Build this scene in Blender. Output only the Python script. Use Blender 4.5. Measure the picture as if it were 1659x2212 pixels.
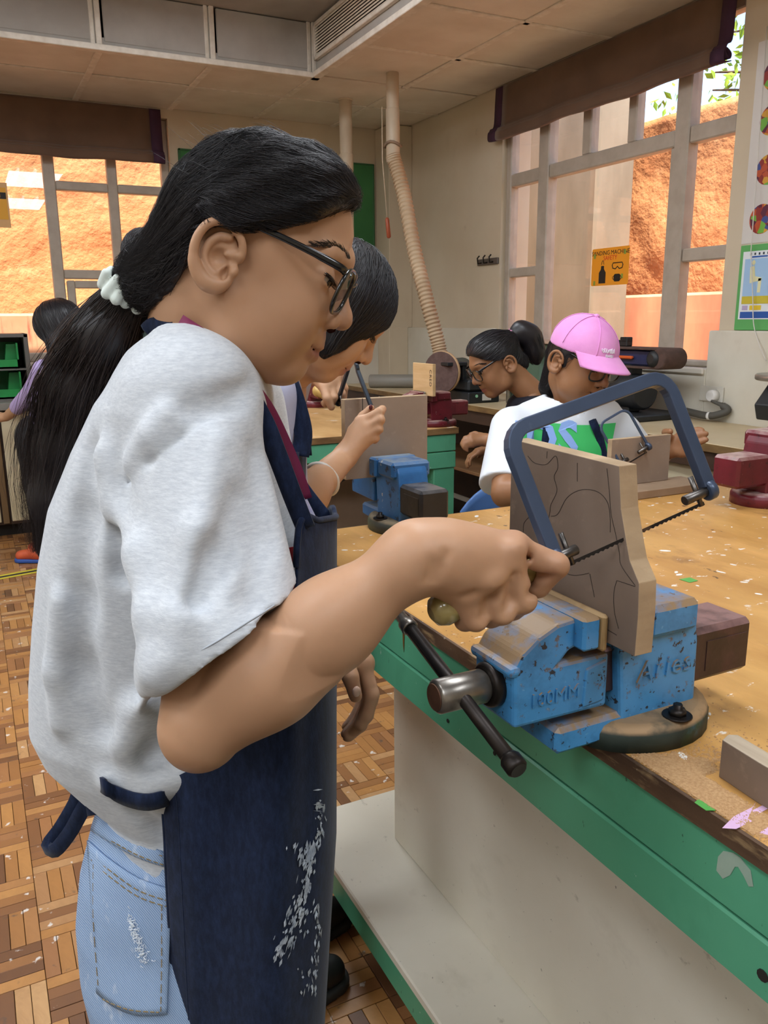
import bpy, bmesh, math, random
import numpy as np
from mathutils import Vector, Matrix
random.seed(7); RNG = np.random.RandomState(11)
for _o in list(bpy.data.objects): bpy.data.objects.remove(_o, do_unlink=True)
SC = bpy.context.scene; COL = SC.collection
# ------------------------------------------------------------------ camera (room axes: X along far wall, Y away, Z up)
CAM_H = 1.30; PITCH, YAW, ROLL = [math.radians(v) for v in (13.31, 26.51, .533)]; FPX = 1760.0; CXP, CYP = 829.5, 1106.0
_f = np.array([math.sin(YAW)*math.cos(PITCH), math.cos(YAW)*math.cos(PITCH), -math.sin(PITCH)])
_r = np.array([math.cos(YAW), -math.sin(YAW), 0.]); _d = np.cross(_f, _r)
_cr, _sr = math.cos(ROLL), math.sin(ROLL)
CM = np.array([_cr*_r+_sr*_d, -_sr*_r+_cr*_d, _f]); CC = np.array([0, 0, CAM_H])
FH = np.array([math.sin(YAW), math.cos(YAW), 0.]); RH = np.array([math.cos(YAW), -math.sin(YAW), 0.]); UP = np.array([0, 0, 1.])
cam = bpy.data.cameras.new('camera'); camo = bpy.data.objects.new('camera', cam); COL.objects.link(camo)
cam.sensor_fit = 'VERTICAL'; cam.sensor_height = 36; cam.lens = 36*FPX/2212; cam.clip_start = .02
mw = Matrix.Identity(4)
for i in range(3):
    mw[i][0] = CM[0][i]; mw[i][1] = -CM[1][i]; mw[i][2] = -CM[2][i]; mw[i][3] = CC[i]
camo.matrix_world = mw; SC.camera = camo
# ------------------------------------------------------------------ exposure, sky, sun
SC.view_settings.view_transform = 'Standard'; SC.view_settings.look = 'None'; SC.view_settings.gamma = 1
SC.view_settings.exposure = 0.0; SC.view_settings.use_curve_mapping = False
W = bpy.data.worlds.new('sky'); SC.world = W; W.use_nodes = True
_nt = W.node_tree; _sk = _nt.nodes.new('ShaderNodeTexSky'); _sk.sky_type = 'NISHITA'; _sk.sun_disc = False
_sk.sun_elevation = math.radians(56); _sk.sun_rotation = math.radians(200)
_nt.links.new(_sk.outputs[0], _nt.nodes['Background'].inputs[0]); _nt.nodes['Background'].inputs[1].default_value = .55
_su = bpy.data.lights.new('sun', 'SUN'); _su.energy = 14.; _su.angle = math.radians(.6); _su.color = (1, .88, .72)
sun = bpy.data.objects.new('sun', _su); COL.objects.link(sun)
sun.rotation_euler = Vector((-.19, -.37, .91)).to_track_quat('Z', 'Y').to_euler()

def ray(x, y): return np.array([(x-CXP)/FPX, (y-CYP)/FPX, 1.0]) @ CM
def onz(x, y, z): d = ray(x, y); return CC+d*(z-CAM_H)/d[2]
def onx(x, y, X): d = ray(x, y); return CC+d*X/d[0]
def ony(x, y, Y): d = ray(x, y); return CC+d*Y/d[1]
def Q(x, y, d): r = ray(x, y); return CC+r*d/(r@FH)      # point seen at (x, y), d metres in front of the camera measured level
def A3(*v): return np.array(v, float)
def nrm(v): v = np.asarray(v, float); return v/np.linalg.norm(v)

# ------------------------------------------------------------------ materials
MATS = {}
class NT:
    def __init__(s, name):
        s.m = bpy.data.materials.new(name); s.m.use_nodes = True; s.t = s.m.node_tree
        s.b = s.t.nodes['Principled BSDF']; s._c = {}
    def n(s, typ, **kw):
        q = s.t.nodes.new(typ)
        for k, v in kw.items():
            if k.startswith('i_'): q.inputs[k[2:].replace('_', ' ')].default_value = v
            else: setattr(q, k, v)
        return q
    def l(s, a, b): s.t.links.new(a, b)
    def co(s, scale=(1, 1, 1), rot=(0, 0, 0), kind='Object'):
        key = (tuple(scale), tuple(rot), kind)
        if key not in s._c:
            tc = s.n('ShaderNodeTexCoord'); mp = s.n('ShaderNodeMapping'); s.l(tc.outputs[kind], mp.inputs[0])
            mp.inputs['Scale'].default_value = scale; mp.inputs['Rotation'].default_value = rot
            s._c[key] = mp.outputs[0]
        return s._c[key]
    def noise(s, scale, detail=5, stretch=(1, 1, 1), rough=.55, rot=(0, 0, 0), dist=0, kind='Object'):
        q = s.n('ShaderNodeTexNoise'); s.l(s.co(stretch, rot, kind), q.inputs['Vector'])
        q.inputs['Scale'].default_value = scale; q.inputs['Detail'].default_value = detail; q.inputs['Roughness'].default_value = rough
        q.inputs['Distortion'].default_value = dist
        return q.outputs['Fac']
    def ramp(s, fac, lo, hi, a=0., b=1.):
        q = s.n('ShaderNodeMapRange'); q.inputs[1].default_value = lo; q.inputs[2].default_value = hi
        q.inputs[3].default_value = a; q.inputs[4].default_value = b; s.l(fac, q.inputs[0]); return q.outputs[0]
    def mix(s, fac, a, b, mode='MIX'):
        q = s.n('ShaderNodeMix', data_type='RGBA', blend_type=mode)
        if hasattr(fac, 'is_linked'): s.l(fac, q.inputs[0])
        else: q.inputs[0].default_value = fac
        for v, i in ((a, 6), (b, 7)):
            if hasattr(v, 'is_linked'): s.l(v, q.inputs[i])
            else: q.inputs[i].default_value = (*v, 1)
        return q.outputs[2]
    def math(s, op, a, b=None):
        q = s.n('ShaderNodeMath', operation=op)
        for v, i in ((a, 0), (b, 1)):
            if v is None: continue
            if hasattr(v, 'is_linked'): s.l(v, q.inputs[i])
            else: q.inputs[i].default_value = v
        return q.outputs[0]
    def bump(s, h, strength, dist=.002):
        q = s.n('ShaderNodeBump'); q.inputs['Strength'].default_value = strength; q.inputs['Distance'].default_value = dist
        s.l(h, q.inputs['Height']); s.l(q.outputs[0], s.b.inputs['Normal']); return q
def srgb(h):
    if isinstance(h, str): h = tuple(int(h[i:i+2], 16) for i in (0, 2, 4))
    return tuple(((c/255)/12.92 if c/255 <= .04045 else ((c/255+.055)/1.055)**2.4) for c in h)
def mat(name, col, rough=.55, metal=0., col2=None, scale=8, detail=5, stretch=(1, 1, 1), lo=.35, hi=.65, bump=0., bscale=80, bstretch=None,
        bdist=.002, layers=(), spec=.5, sheen=0., dust=None, trans=0., sss=0., emit=0., rot=(0, 0, 0), coat=0.):
    if name in MATS: return MATS[name]
    t = NT(name); c = srgb(col)
    out = c
    if col2 is not None: out = t.mix(t.ramp(t.noise(scale, detail, stretch, rot=rot), lo, hi), c, srgb(col2))
    for L in layers:     # (colour, scale, lo, hi, stretch, amount)
        lc, ls, llo, lhi = L[:4]; st = L[4] if len(L) > 4 else (1, 1, 1); am = L[5] if len(L) > 5 else 1.
        out = t.mix(t.ramp(t.noise(ls, 6, st, .62, rot=rot), llo, lhi, 0, am), out, srgb(lc))
    if dust:             # (colour, amount, threshold): what has settled on faces that look up
        g = t.n('ShaderNodeNewGeometry'); sp = t.n('ShaderNodeSeparateXYZ'); t.l(g.outputs['Normal'], sp.inputs[0])
        f = t.math('MULTIPLY', t.ramp(sp.outputs[2], dust[2], dust[2]+.25), t.ramp(t.noise(28, 6), .3, .55, 0, dust[1]))
        out = t.mix(f, out, srgb(dust[0]))
    if hasattr(out, 'is_linked'): t.l(out, t.b.inputs['Base Color'])
    else: t.b.inputs['Base Color'].default_value = (*out, 1)
    t.b.inputs['Roughness'].default_value = rough; t.b.inputs['Metallic'].default_value = metal
    t.b.inputs['Specular IOR Level'].default_value = spec
    if sheen: t.b.inputs['Sheen Weight'].default_value = sheen
    if coat: t.b.inputs['Coat Weight'].default_value = coat
    if trans: t.b.inputs['Transmission Weight'].default_value = trans
    if sss:
        t.b.inputs['Subsurface Weight'].default_value = sss; t.b.inputs['Subsurface Radius'].default_value = (1, .35, .2); t.b.inputs['Subsurface Scale'].default_value = .006
    if emit:
        t.b.inputs['Emission Color'].default_value = (*c, 1); t.b.inputs['Emission Strength'].default_value = emit
    if bump: t.bump(t.noise(bscale, 4, bstretch or (1, 1, 1), rot=rot), bump, bdist)
    MATS[name] = t.m; return t.m
def glass_mat(name, tint=(1, 1, 1), reflect=.08, rough=.0):
    if name in MATS: return MATS[name]
    t = NT(name); tr = t.n('ShaderNodeBsdfTransparent'); gl = t.n('ShaderNodeBsdfGlossy'); mx = t.n('ShaderNodeMixShader'); fr = t.n('ShaderNodeLayerWeight')
    tr.inputs[0].default_value = (*tint, 1); gl.inputs['Roughness'].default_value = rough; fr.inputs[0].default_value = .5
    t.l(t.math('ADD', t.math('MULTIPLY', t.math('POWER', fr.outputs[1], 5.), .8), reflect), mx.inputs[0]); t.l(tr.outputs[0], mx.inputs[1]); t.l(gl.outputs[0], mx.inputs[2])
    t.l(mx.outputs[0], t.t.nodes['Material Output'].inputs[0]); MATS[name] = t.m; return t.m

# ------------------------------------------------------------------ mesh building
class MB:
    def __init__(s): s.v = []; s.f = []; s.sm = []
    def add(s, v, f, smooth=False, xf=None):
        b = len(s.v)
        for p in v:
            p = np.asarray(p, float)
            if xf is not None: p = xf(p)
            s.v.append(tuple(p))
        s.f += [tuple(b+i for i in q) for q in f]; s.sm += [smooth]*len(f); return s
    def bm(s, bm, smooth=False, xf=None):
        bm.verts.index_update()
        return s.add([v.co[:] for v in bm.verts], [[v.index for v in f.verts] for f in bm.faces], smooth, xf)
    def box(s, lo, hi, bev=0., xf=None, seg=1):
        lo = np.asarray(lo, float); hi = np.asarray(hi, float); lo, hi = np.minimum(lo, hi), np.maximum(lo, hi)
        b = bmesh.new(); bmesh.ops.create_cube(b, size=1.0)
        for v in b.verts: v.co = Vector([lo[i]+(v.co[i]+.5)*(hi[i]-lo[i]) for i in range(3)])
        if bev: bmesh.ops.bevel(b, geom=list(b.edges), offset=min(bev, .45*min(hi-lo)), segments=seg, affect='EDGES', profile=.5)
        s.bm(b, False, xf); b.free(); return s
    def prism(s, poly, ext, bev=0., xf=None, smooth=False):   # poly: 3-D points (planar, any winding); ext: vector
        b = bmesh.new(); vs = [b.verts.new(p) for p in poly]; f = b.faces.new(vs)
        r = bmesh.ops.extrude_face_region(b, geom=[f]); nv = [e for e in r['geom'] if isinstance(e, bmesh.types.BMVert)]
        bmesh.ops.translate(b, verts=nv, vec=Vector(ext)); bmesh.ops.recalc_face_normals(b, faces=list(b.faces))
        if bev: bmesh.ops.bevel(b, geom=list(b.edges), offset=bev, segments=2, affect='EDGES', profile=.5, clamp_overlap=True)
        s.bm(b, smooth, xf); b.free(); return s
    def tube(s, pts, rad, n=10, cap=True, flat=None, closed=False, twist=0.):   # flat: (normal dir, ratio) squashes the section
        pts = [np.asarray(p, float) for p in pts]; m = len(pts)
        rad = [rad]*m if np.isscalar(rad) else list(rad)
        T = []
        for i in range(m):
            if closed: t = pts[(i+1) % m]-pts[i-1]
            else: t = pts[min(i+1, m-1)]-pts[max(i-1, 0)]
            T.append(nrm(t))
        ref = np.asarray(flat[0], float) if flat else (UP if abs(T[0][2]) < .9 else A3(1, 0, 0))
        u = nrm(ref-T[0]*(ref@T[0])); b = len(s.v)
        for i in range(m):
            if flat: u = nrm(ref-T[i]*(ref@T[i]))
            else: u = nrm(u-T[i]*(u@T[i]))
            w = np.cross(T[i], u); ru, rw = (rad[i]*flat[1], rad[i]) if flat else (rad[i], rad[i])
            for k in range(n):
                a = 2*math.pi*k/n+math.pi/n+twist; s.v.append(tuple(pts[i]+u*ru*math.cos(a)+w*rw*math.sin(a)))
        for i in range(m if closed else m-1):
            j = (i+1) % m
            for k in range(n):
                k2 = (k+1) % n; s.f.append((b+i*n+k, b+i*n+k2, b+j*n+k2, b+j*n+k)); s.sm.append(n > 4)
        if cap and not closed:
            s.f.append(tuple(b+k for k in range(n))[::-1]); s.f.append(tuple(b+(m-1)*n+k for k in range(n))); s.sm += [False]*2
        return s
    def lathe(s, axis0, axis1, prof, n=24):     # prof: list of (t along axis in metres, radius)
        a0 = np.asarray(axis0, float); T = nrm(np.asarray(axis1, float)-a0)
        return s.tube_prof([a0+T*t for t, r in prof], [max(r, 1e-5) for t, r in prof], T, n)
    def tube_prof(s, pts, rad, T, n):
        ref = UP if abs(T[2]) < .9 else A3(1, 0, 0); u = nrm(ref-T*(ref@T)); w = np.cross(T, u); b = len(s.v); m = len(pts)
        for i in range(m):
            for k in range(n):
                a = 2*math.pi*k/n; s.v.append(tuple(pts[i]+u*rad[i]*math.cos(a)+w*rad[i]*math.sin(a)))
        for i in range(m-1):
            for k in range(n):
                k2 = (k+1) % n; s.f.append((b+i*n+k, b+i*n+k2, b+(i+1)*n+k2, b+(i+1)*n+k)); s.sm.append(True)
        s.f.append(tuple(b+k for k in range(n))[::-1]); s.f.append(tuple(b+(m-1)*n+k for k in range(n))); s.sm += [False]*2
        return s
    def cyl(s, a, b, r, n=20, r2=None):
        L = np.linalg.norm(np.asarray(b, float)-np.asarray(a, float)); r2 = r if r2 is None else r2; e = min(r*.15, L*.2)
        return s.lathe(a, b, [(0, r-e), (e, r), (L-e, r2), (L, r2-e)], n)
    def grid(s, P, smooth=True, closeu=False):   # P: (m, n, 3)
        m, n = P.shape[:2]; b = len(s.v); s.v += [tuple(p) for p in P.reshape(-1, 3)]
        for i in range(m-1):
            for j in range(n if closeu else n-1):
                j2 = (j+1) % n; s.f.append((b+i*n+j, b+i*n+j2, b+(i+1)*n+j2, b+(i+1)*n+j)); s.sm.append(smooth)
        return s
    def sphere(s, c, r, n=12, xf=None):
        b = bmesh.new(); bmesh.ops.create_uvsphere(b, u_segments=n, v_segments=max(6, n//2+2), radius=1.0)
        r = np.ones(3)*np.asarray(r); c = np.asarray(c, float)
        f = (lambda p: c+p*r) if xf is None else (lambda p: xf(c+p*r)); s.bm(b, True, f); b.free(); return s
def catmull(P, n):
    P = np.asarray(P, float); m = len(P); t = np.linspace(0, m-1, n); i = np.clip(t.astype(int), 0, m-2); u = (t-i)[:, None]
    g = lambda k: P[np.clip(k, 0, m-1)]
    p0, p1, p2, p3 = g(i-1), g(i), g(i+1), g(i+2)
    return .5*((2*p1)+(-p0+p2)*u+(2*p0-5*p1+4*p2-p3)*u*u+(-p0+3*p1-3*p2+p3)*u**3)

ORG = {}
def mesh_of(name, mb, origin=(0, 0, 0)):
    me = bpy.data.meshes.new(name)
    if len(mb.v): me.from_pydata([tuple(np.asarray(p)-np.asarray(origin)) for p in mb.v], [], mb.f)
    me.polygons.foreach_set('use_smooth', mb.sm); me.update(); return me
def org(o): return ORG.get(o.name, np.zeros(3)) if o is not None else np.zeros(3)
def obj(name, mb, m, parent=None, base=None, solid=0., bevel=0., sub=0, label=None, offs=-1.):
    """one mesh object; mb in room coordinates, moved to base (or to the parent's base)"""
    b = np.asarray(base, float) if base is not None else org(parent)
    me = mesh_of(name, mb, b); o = bpy.data.objects.new(name, me); COL.objects.link(o); ORG[o.name] = b
    if m is not None:
        for q in (m if isinstance(m, (list, tuple)) else [m]): me.materials.append(q)
    if parent is not None: o.parent = parent; o.location = b-org(parent)
    else: o.location = b
    if solid: q = o.modifiers.new('thickness', 'SOLIDIFY'); q.thickness = solid; q.offset = offs
    if bevel: q = o.modifiers.new('bevel', 'BEVEL'); q.width = bevel; q.segments = 2; q.limit_method = 'ANGLE'
    if sub: q = o.modifiers.new('sub', 'SUBSURF'); q.levels = sub; q.render_levels = sub
    if label: o['label'] = label
    return o
def tag(o, label=None, cat=None, group=None, kind=None):
    for k, v in (('label', label), ('category', cat), ('group', group), ('kind', kind)):
        if v: o[k] = v
    return o
def thing(name, label, cat, loc, group=None):
    o = bpy.data.objects.new(name, None); COL.objects.link(o); o.empty_display_size = .05; o.location = loc; ORG[o.name] = np.asarray(loc, float)
    return tag(o, label, cat, group)
def struct(name, mb, m, label=None, base=None, **kw):
    o = obj(name, mb, m, None, base, **kw); o['kind'] = 'structure'
    if label: o['label'] = label
    return o
def inst(src, parent, loc, name=None, rot=None):
    """a copy that shares mesh data, placed at room position loc"""
    o = src.copy(); COL.objects.link(o); o.parent = parent; o.location = np.asarray(loc, float)-org(parent); ORG[o.name] = np.asarray(loc, float)
    if rot is not None: o.rotation_euler = rot
    return o
def text_mb(txt, o, ux, uy, size, ext=.001, align='CENTER', shear=0., spacing=1., bold=0.):
    """lettering as mesh: o = anchor, ux/uy unit axes of the writing plane"""
    c = bpy.data.curves.new('lettering', 'FONT'); c.body = txt; c.size = size; c.extrude = ext; c.align_x = align; c.align_y = 'CENTER'; c.shear = shear
    c.space_character = spacing; c.offset = bold; c.resolution_u = 2
    t = bpy.data.objects.new('lettering', c); COL.objects.link(t); dg = bpy.context.evaluated_depsgraph_get(); e = t.evaluated_get(dg); me = e.to_mesh()
    o = np.asarray(o, float); ux = nrm(ux); uy = nrm(uy); uz = np.cross(ux, uy); mb = MB()
    mb.add([o+ux*v.co[0]+uy*v.co[1]+uz*v.co[2] for v in me.vertices], [tuple(p.vertices) for p in me.polygons])
    e.to_mesh_clear(); bpy.data.objects.remove(t); bpy.data.curves.remove(c); return mb

# ------------------------------------------------------------------ smooth solids for bodies and cloth: distance fields meshed with surface nets
def P_rc(a, b, ra, rb=None, sq=None):      # tapered limb; sq=(dir, s): thinner (s>1) along dir
    a = np.asarray(a, float); b = np.asarray(b, float); rb = ra if rb is None else rb; R = max(ra, rb)
    if sq: sd = nrm(sq[0]); ss = sq[1]
    def f(p):
        ab = b-a; L2 = ab@ab+1e-12; q = p-a; t = np.clip((q@ab)/L2, 0, 1); v = q-t[..., None]*ab
        if sq: v = v+(v@sd)[..., None]*sd*(ss-1)
        return np.sqrt((v*v).sum(-1))-(ra+(rb-ra)*t)
    return f, np.minimum(a, b)-R, np.maximum(a, b)+R
def P_el(c, r, R=None):                    # ellipsoid, R: 3x3 rows = local axes
    c = np.asarray(c, float); r = np.asarray(r, float); R = np.eye(3) if R is None else np.asarray(R, float)
    def f(p):
        q = (p-c)@R.T; k0 = np.sqrt(((q/r)**2).sum(-1)); k1 = np.sqrt(((q/(r*r))**2).sum(-1))+1e-9
        return k0*(k0-1)/k1
    ext = np.sqrt(((R.T*r)**2).sum(1))
    return f, c-ext, c+ext
def P_fn(f, lo, hi): return f, np.asarray(lo, float), np.asarray(hi, float)
def sdf_eval(prims, P, far=1.):
    D = np.full(P.shape[:-1], far, np.float64)
    for pr in prims: D = comb(D, pr[0][0](P), pr[1], pr[2] if len(pr) > 2 else '+')
    return D
def comb(D, d, k, op):
    if op == '+':
        if k <= 0: return np.minimum(D, d)
        h = np.maximum(k-np.abs(D-d), 0)/k; return np.minimum(D, d)-h*h*k*.25
    if op == '-':
        d = -d
        if k <= 0: return np.maximum(D, d)
        h = np.maximum(k-np.abs(D-d), 0)/k; return np.maximum(D, d)+h*h*k*.25
    if op == '&':
        if k <= 0: return np.maximum(D, d)
        h = np.maximum(k-np.abs(D-d), 0)/k; return np.maximum(D, d)+h*h*k*.25
    if op == 'd': return D+d         # displacement
def sdf_mesh(prims, h, smooth=1, clip=None):
    los = np.array([p[0][1] for p in prims if (len(p) < 3 or p[2] == '+')]); his = np.array([p[0][2] for p in prims if (len(p) < 3 or p[2] == '+')])
    lo = los.min(0)-3*h; hi = his.max(0)+3*h
    if clip is not None: lo = np.maximum(lo, clip[0]); hi = np.minimum(hi, clip[1])
    n = np.ceil((hi-lo)/h).astype(int)+1; D = np.full(n, 1., np.float32)
    for p in prims:
        (f, a, b), k = p[0], p[1]; op = p[2] if len(p) > 2 else '+'; pad = k+3*h
        i0 = np.clip(np.floor((a-pad-lo)/h).astype(int), 0, n); i1 = np.clip(np.ceil((b+pad-lo)/h).astype(int)+1, 0, n)
        if (i1 <= i0).any(): continue
        ax = [lo[j]+h*np.arange(i0[j], i1[j]) for j in range(3)]
        sl = (slice(i0[0], i1[0]), slice(i0[1], i1[1]), slice(i0[2], i1[2]))
        G = np.stack(np.meshgrid(*ax, indexing='ij'), -1); D[sl] = comb(D[sl], f(G), k, op)
    V, F = nets(D, lo, h)
    if smooth: V = relax(V, F, smooth)
    mb = MB(); mb.v = V; mb.f = F.tolist(); mb.sm = [True]*len(F); return mb
def nets(D, lo, h):
    s = D < 0; nx, ny, nz = D.shape; S = lambda A, i, j, k: A[i:nx-1+i, j:ny-1+j, k:nz-1+k]
    cnt = np.zeros((nx-1, ny-1, nz-1), np.int8)
    for i in (0, 1):
        for j in (0, 1):
            for k in (0, 1): cnt += S(s, i, j, k)
    I = np.argwhere((cnt > 0) & (cnt < 8)); ids = np.full(cnt.shape, -1, np.int32); ids[I[:, 0], I[:, 1], I[:, 2]] = np.arange(len(I))
    cv = {}
    for i in (0, 1):
        for j in (0, 1):
            for k in (0, 1): cv[i, j, k] = D[I[:, 0]+i, I[:, 1]+j, I[:, 2]+k].astype(float)
    acc = np.zeros((len(I), 3)); w = np.zeros(len(I))
    for ax in range(3):
        for a in (0, 1):
            for b in (0, 1):
                c0 = [a, b]; c0.insert(ax, 0); c1 = [a, b]; c1.insert(ax, 1); d0 = cv[tuple(c0)]; d1 = cv[tuple(c1)]
                m = (d0 < 0) != (d1 < 0); t = np.where(m, d0/np.where(m, d0-d1, 1), 0); p = np.tile(np.array(c0, float), (len(I), 1)); p[:, ax] += t
                acc[m] += p[m]; w[m] += 1
    V = lo+h*(I+acc/w[:, None]); F = []
    for ax in range(3):
        u, v = [(1, 2), (2, 0), (0, 1)][ax]; sh = [slice(None)]*3; sh2 = [slice(None)]*3; sh[ax] = slice(0, -1); sh2[ax] = slice(1, None)
        a = s[tuple(sh)]; b = s[tuple(sh2)]; E = np.argwhere(a != b)
        E = E[(E[:, u] > 0) & (E[:, v] > 0) & (E[:, u] < D.shape[u]-1) & (E[:, v] < D.shape[v]-1)]
        inside = a[E[:, 0], E[:, 1], E[:, 2]]
        def g(du, dv): q = E.copy(); q[:, u] -= du; q[:, v] -= dv; return ids[q[:, 0], q[:, 1], q[:, 2]]
        q = np.stack([g(1, 1), g(0, 1), g(0, 0), g(1, 0)], 1); q[~inside] = q[~inside][:, ::-1]; F.append(q)
    F = np.concatenate(F); F = F[(F >= 0).all(1)]; return V, F
def relax(V, F, it):
    for _ in range(it):
        acc = np.zeros_like(V); w = np.zeros(len(V))
        for i in range(4):
            j = (i+1) % 4
            np.add.at(acc, F[:, i], V[F[:, j]]); np.add.at(w, F[:, i], 1); np.add.at(acc, F[:, j], V[F[:, i]]); np.add.at(w, F[:, j], 1)
        V = V*.5+.5*acc/np.maximum(w, 1)[:, None]
    return V
def join(*mbs):
    r = MB()
    for m in mbs:
        b = len(r.v); r.v = list(r.v)+[tuple(p) for p in m.v]; r.f += [tuple(b+i for i in q) for q in m.f]; r.sm += list(m.sm)
    return r
# ================================================================== the room
XR, YF, ZC, ZU = 3.153, 6.02, 2.70, 2.98       # right wall, far wall, low ceiling band, raised ceiling
XL, YB = -3.2, -3.2; BZ = .85                  # left and back walls; bench height
m_wall = mat('wall_paint', 'd2c5ae', .75, col2='c4b49a', scale=1.6, lo=.3, hi=.75, layers=[('b09a80', 3.5, .6, .85, (1, 1, .5), .35), ('8f7b66', 9, .68, .8, (1, 1, 1), .3)], bump=.12, bscale=120)
m_dado = mat('dado_paint', 'd8d2c3', .6, col2='cbc4b3', scale=2.5, layers=[('a89a84', 5, .62, .85, (1, 1, 1), .4)], bump=.1, bscale=90)
m_ceil = mat('ceiling_tile_board', 'e2d8ca', .8, col2='d4c8b8', scale=3, bump=.25, bscale=260, layers=[('a08f7d', 4, .62, .85, (1, 1, 1), .3)])
m_batten = mat('ceiling_batten', 'e8dfd2', .6, col2='d6cbbc', scale=20, bump=.15, bscale=150)
m_bulk = mat('bulkhead_panel', 'b2aca4', .8, col2='a39c94', scale=4, bump=.3, bscale=300)
m_frame = mat('window_frame_paint', 'b5aa9c', .5, col2='a89c8d', scale=12, layers=[('7f7264', 20, .66, .8, (1, 1, 1), .35)], bump=.05)
m_pane = glass_mat('window_glass', (.97, .96, .94), .035)
m_gasket = mat('gasket_rubber', '3a322c', .7)

# floor: basket-weave strips, the biggest 300 in view as parts, the rest as one
def floor_mat(name, src):
    t = NT(name)
    if src == 'obj': r = t.n('ShaderNodeObjectInfo').outputs['Random']
    else: a = t.n('ShaderNodeAttribute'); a.attribute_name = 'tone'; r = a.outputs['Fac']
    cr = t.n('ShaderNodeValToRGB'); t.l(r, cr.inputs[0]); e = cr.color_ramp.elements
    e[0].position = 0; e[0].color = (*srgb('5f3f2a'), 1); e[1].position = 1; e[1].color = (*srgb('c9a06e'), 1)
    for p, c in ((.22, '875b38'), (.42, 'ad7942'), (.62, 'b98750'), (.82, '966640')):
        q = e.new(p); q.color = (*srgb(c), 1)
    g = t.noise(9, 6, (1, 1, 1), .7, dist=1.6, kind='Object'); out = t.mix(t.ramp(g, .35, .7, 0, .45), cr.outputs[0], srgb('7d532f'))
    gx = t.n('ShaderNodeNewGeometry'); nn = t.n('ShaderNodeTexNoise'); t.l(gx.outputs['Position'], nn.inputs['Vector']); nn.inputs['Scale'].default_value = 26; nn.inputs['Detail'].default_value = 3
    out = t.mix(t.ramp(nn.outputs['Fac'], .665, .70, 0, .8), out, srgb('d9d3cc'))
    n2 = t.n('ShaderNodeTexNoise'); t.l(gx.outputs['Position'], n2.inputs['Vector']); n2.inputs['Scale'].default_value = 17; n2.inputs['Detail'].default_value = 4
    out = t.mix(t.ramp(n2.outputs['Fac'], .30, .345, .75, 0), out, srgb('4b423c'))
    t.l(out, t.b.inputs['Base Color']); t.b.inputs['Roughness'].default_value = .38; t.bump(g, .15, .001); MATS[name] = t.m; return t.m
mf1 = floor_mat('parquet_strip', 'obj'); mf2 = floor_mat('parquet_far', 'attr')
fl = struct('floor', MB().box((XL, YB, -.06), (XR+.2, YF+.2, -.006)), mat('floor_grout', '3a2a1e', .8), 'worn basket-weave wooden parquet floor spattered with paint')
B_ = .12; S_ = .03; sx = []; ph = []
for i in range(int(-1.3/B_), int(2.55/B_)):
    for j in range(int(.55/B_), int(5.9/B_)):
        for k in range(4):
            if (i+j) % 2: cx_, cy_, dx_, dy_ = i*B_+S_*(k+.5), j*B_+B_/2, S_/2, B_/2
            else: cx_, cy_, dx_, dy_ = i*B_+B_/2, j*B_+S_*(k+.5), B_/2, S_/2
            q = CM@(np.array([cx_, cy_, 0])-CC)
            if q[2] < .3: continue
            u, v = CXP+FPX*q[0]/q[2], CYP+FPX*q[1]/q[2]
            if -500 < u < 1500 and v < 2700: sx.append((cx_, cy_, dx_, dy_, q[2], u, v))
def strip_box(dx, dy): g = .0006; return MB().box((-dx+g, -dy+g, -.006), (dx-g, dy-g, 0), .0008)
def in_view(s):
    u, v = s[5], s[6]
    return ((-20 < u < 240 and 1240 < v < 2250 and u < 60+max(0, (v-1700))*.35+25) or (700 < u < 870 and 1440 < v < 1745) or (690 < u < 930 and 1960 < v < 2260 and (v-1900) > (u-700)*1.5))
vis = sorted([s for s in sx if in_view(s)], key=lambda s: s[4])[:300]; visid = set(id(s) for s in vis)
protoA = obj('parquet_strip', strip_box(S_/2, B_/2), mf1, fl, base=(0, 0, 0)); protoB = obj('parquet_strip', strip_box(B_/2, S_/2), mf1, fl, base=(0, 0, 0)); usedp = {0: False, 1: False}
for s in vis:
    k = 0 if s[2] < s[3] else 1; pr = (protoA, protoB)[k]; loc = (s[0], s[1], random.uniform(-.0006, .0004))
    if not usedp[k]: pr.location = loc; usedp[k] = True
    else: o = pr.copy(); COL.objects.link(o); o.parent = fl; o.location = loc
rest = MB(); tone = []
for s in sx:
    if id(s) in visid: continue
    g = .0006; z = random.uniform(-.0006, .0004); x0, x1, y0, y1 = s[0]-s[2]+g, s[0]+s[2]-g, s[1]-s[3]+g, s[1]+s[3]-g; b = len(rest.v)
    rest.v += [(x0, y0, -.006), (x1, y0, -.006), (x1, y1, -.006), (x0, y1, -.006), (x0, y0, z), (x1, y0, z), (x1, y1, z), (x0, y1, z)]
    rest.f += [(b+4, b+5, b+6, b+7), (b, b+1, b+5, b+4), (b+1, b+2, b+6, b+5), (b+2, b+3, b+7, b+6), (b+3, b, b+4, b+7)]; rest.sm += [False]*5; tone += [random.random()]*8
ro = obj('parquet_field', rest, mf2, fl); ro['kind'] = 'stuff'
ro.data.attributes.new('tone', 'FLOAT', 'POINT').data.foreach_set('value', tone)

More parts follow.
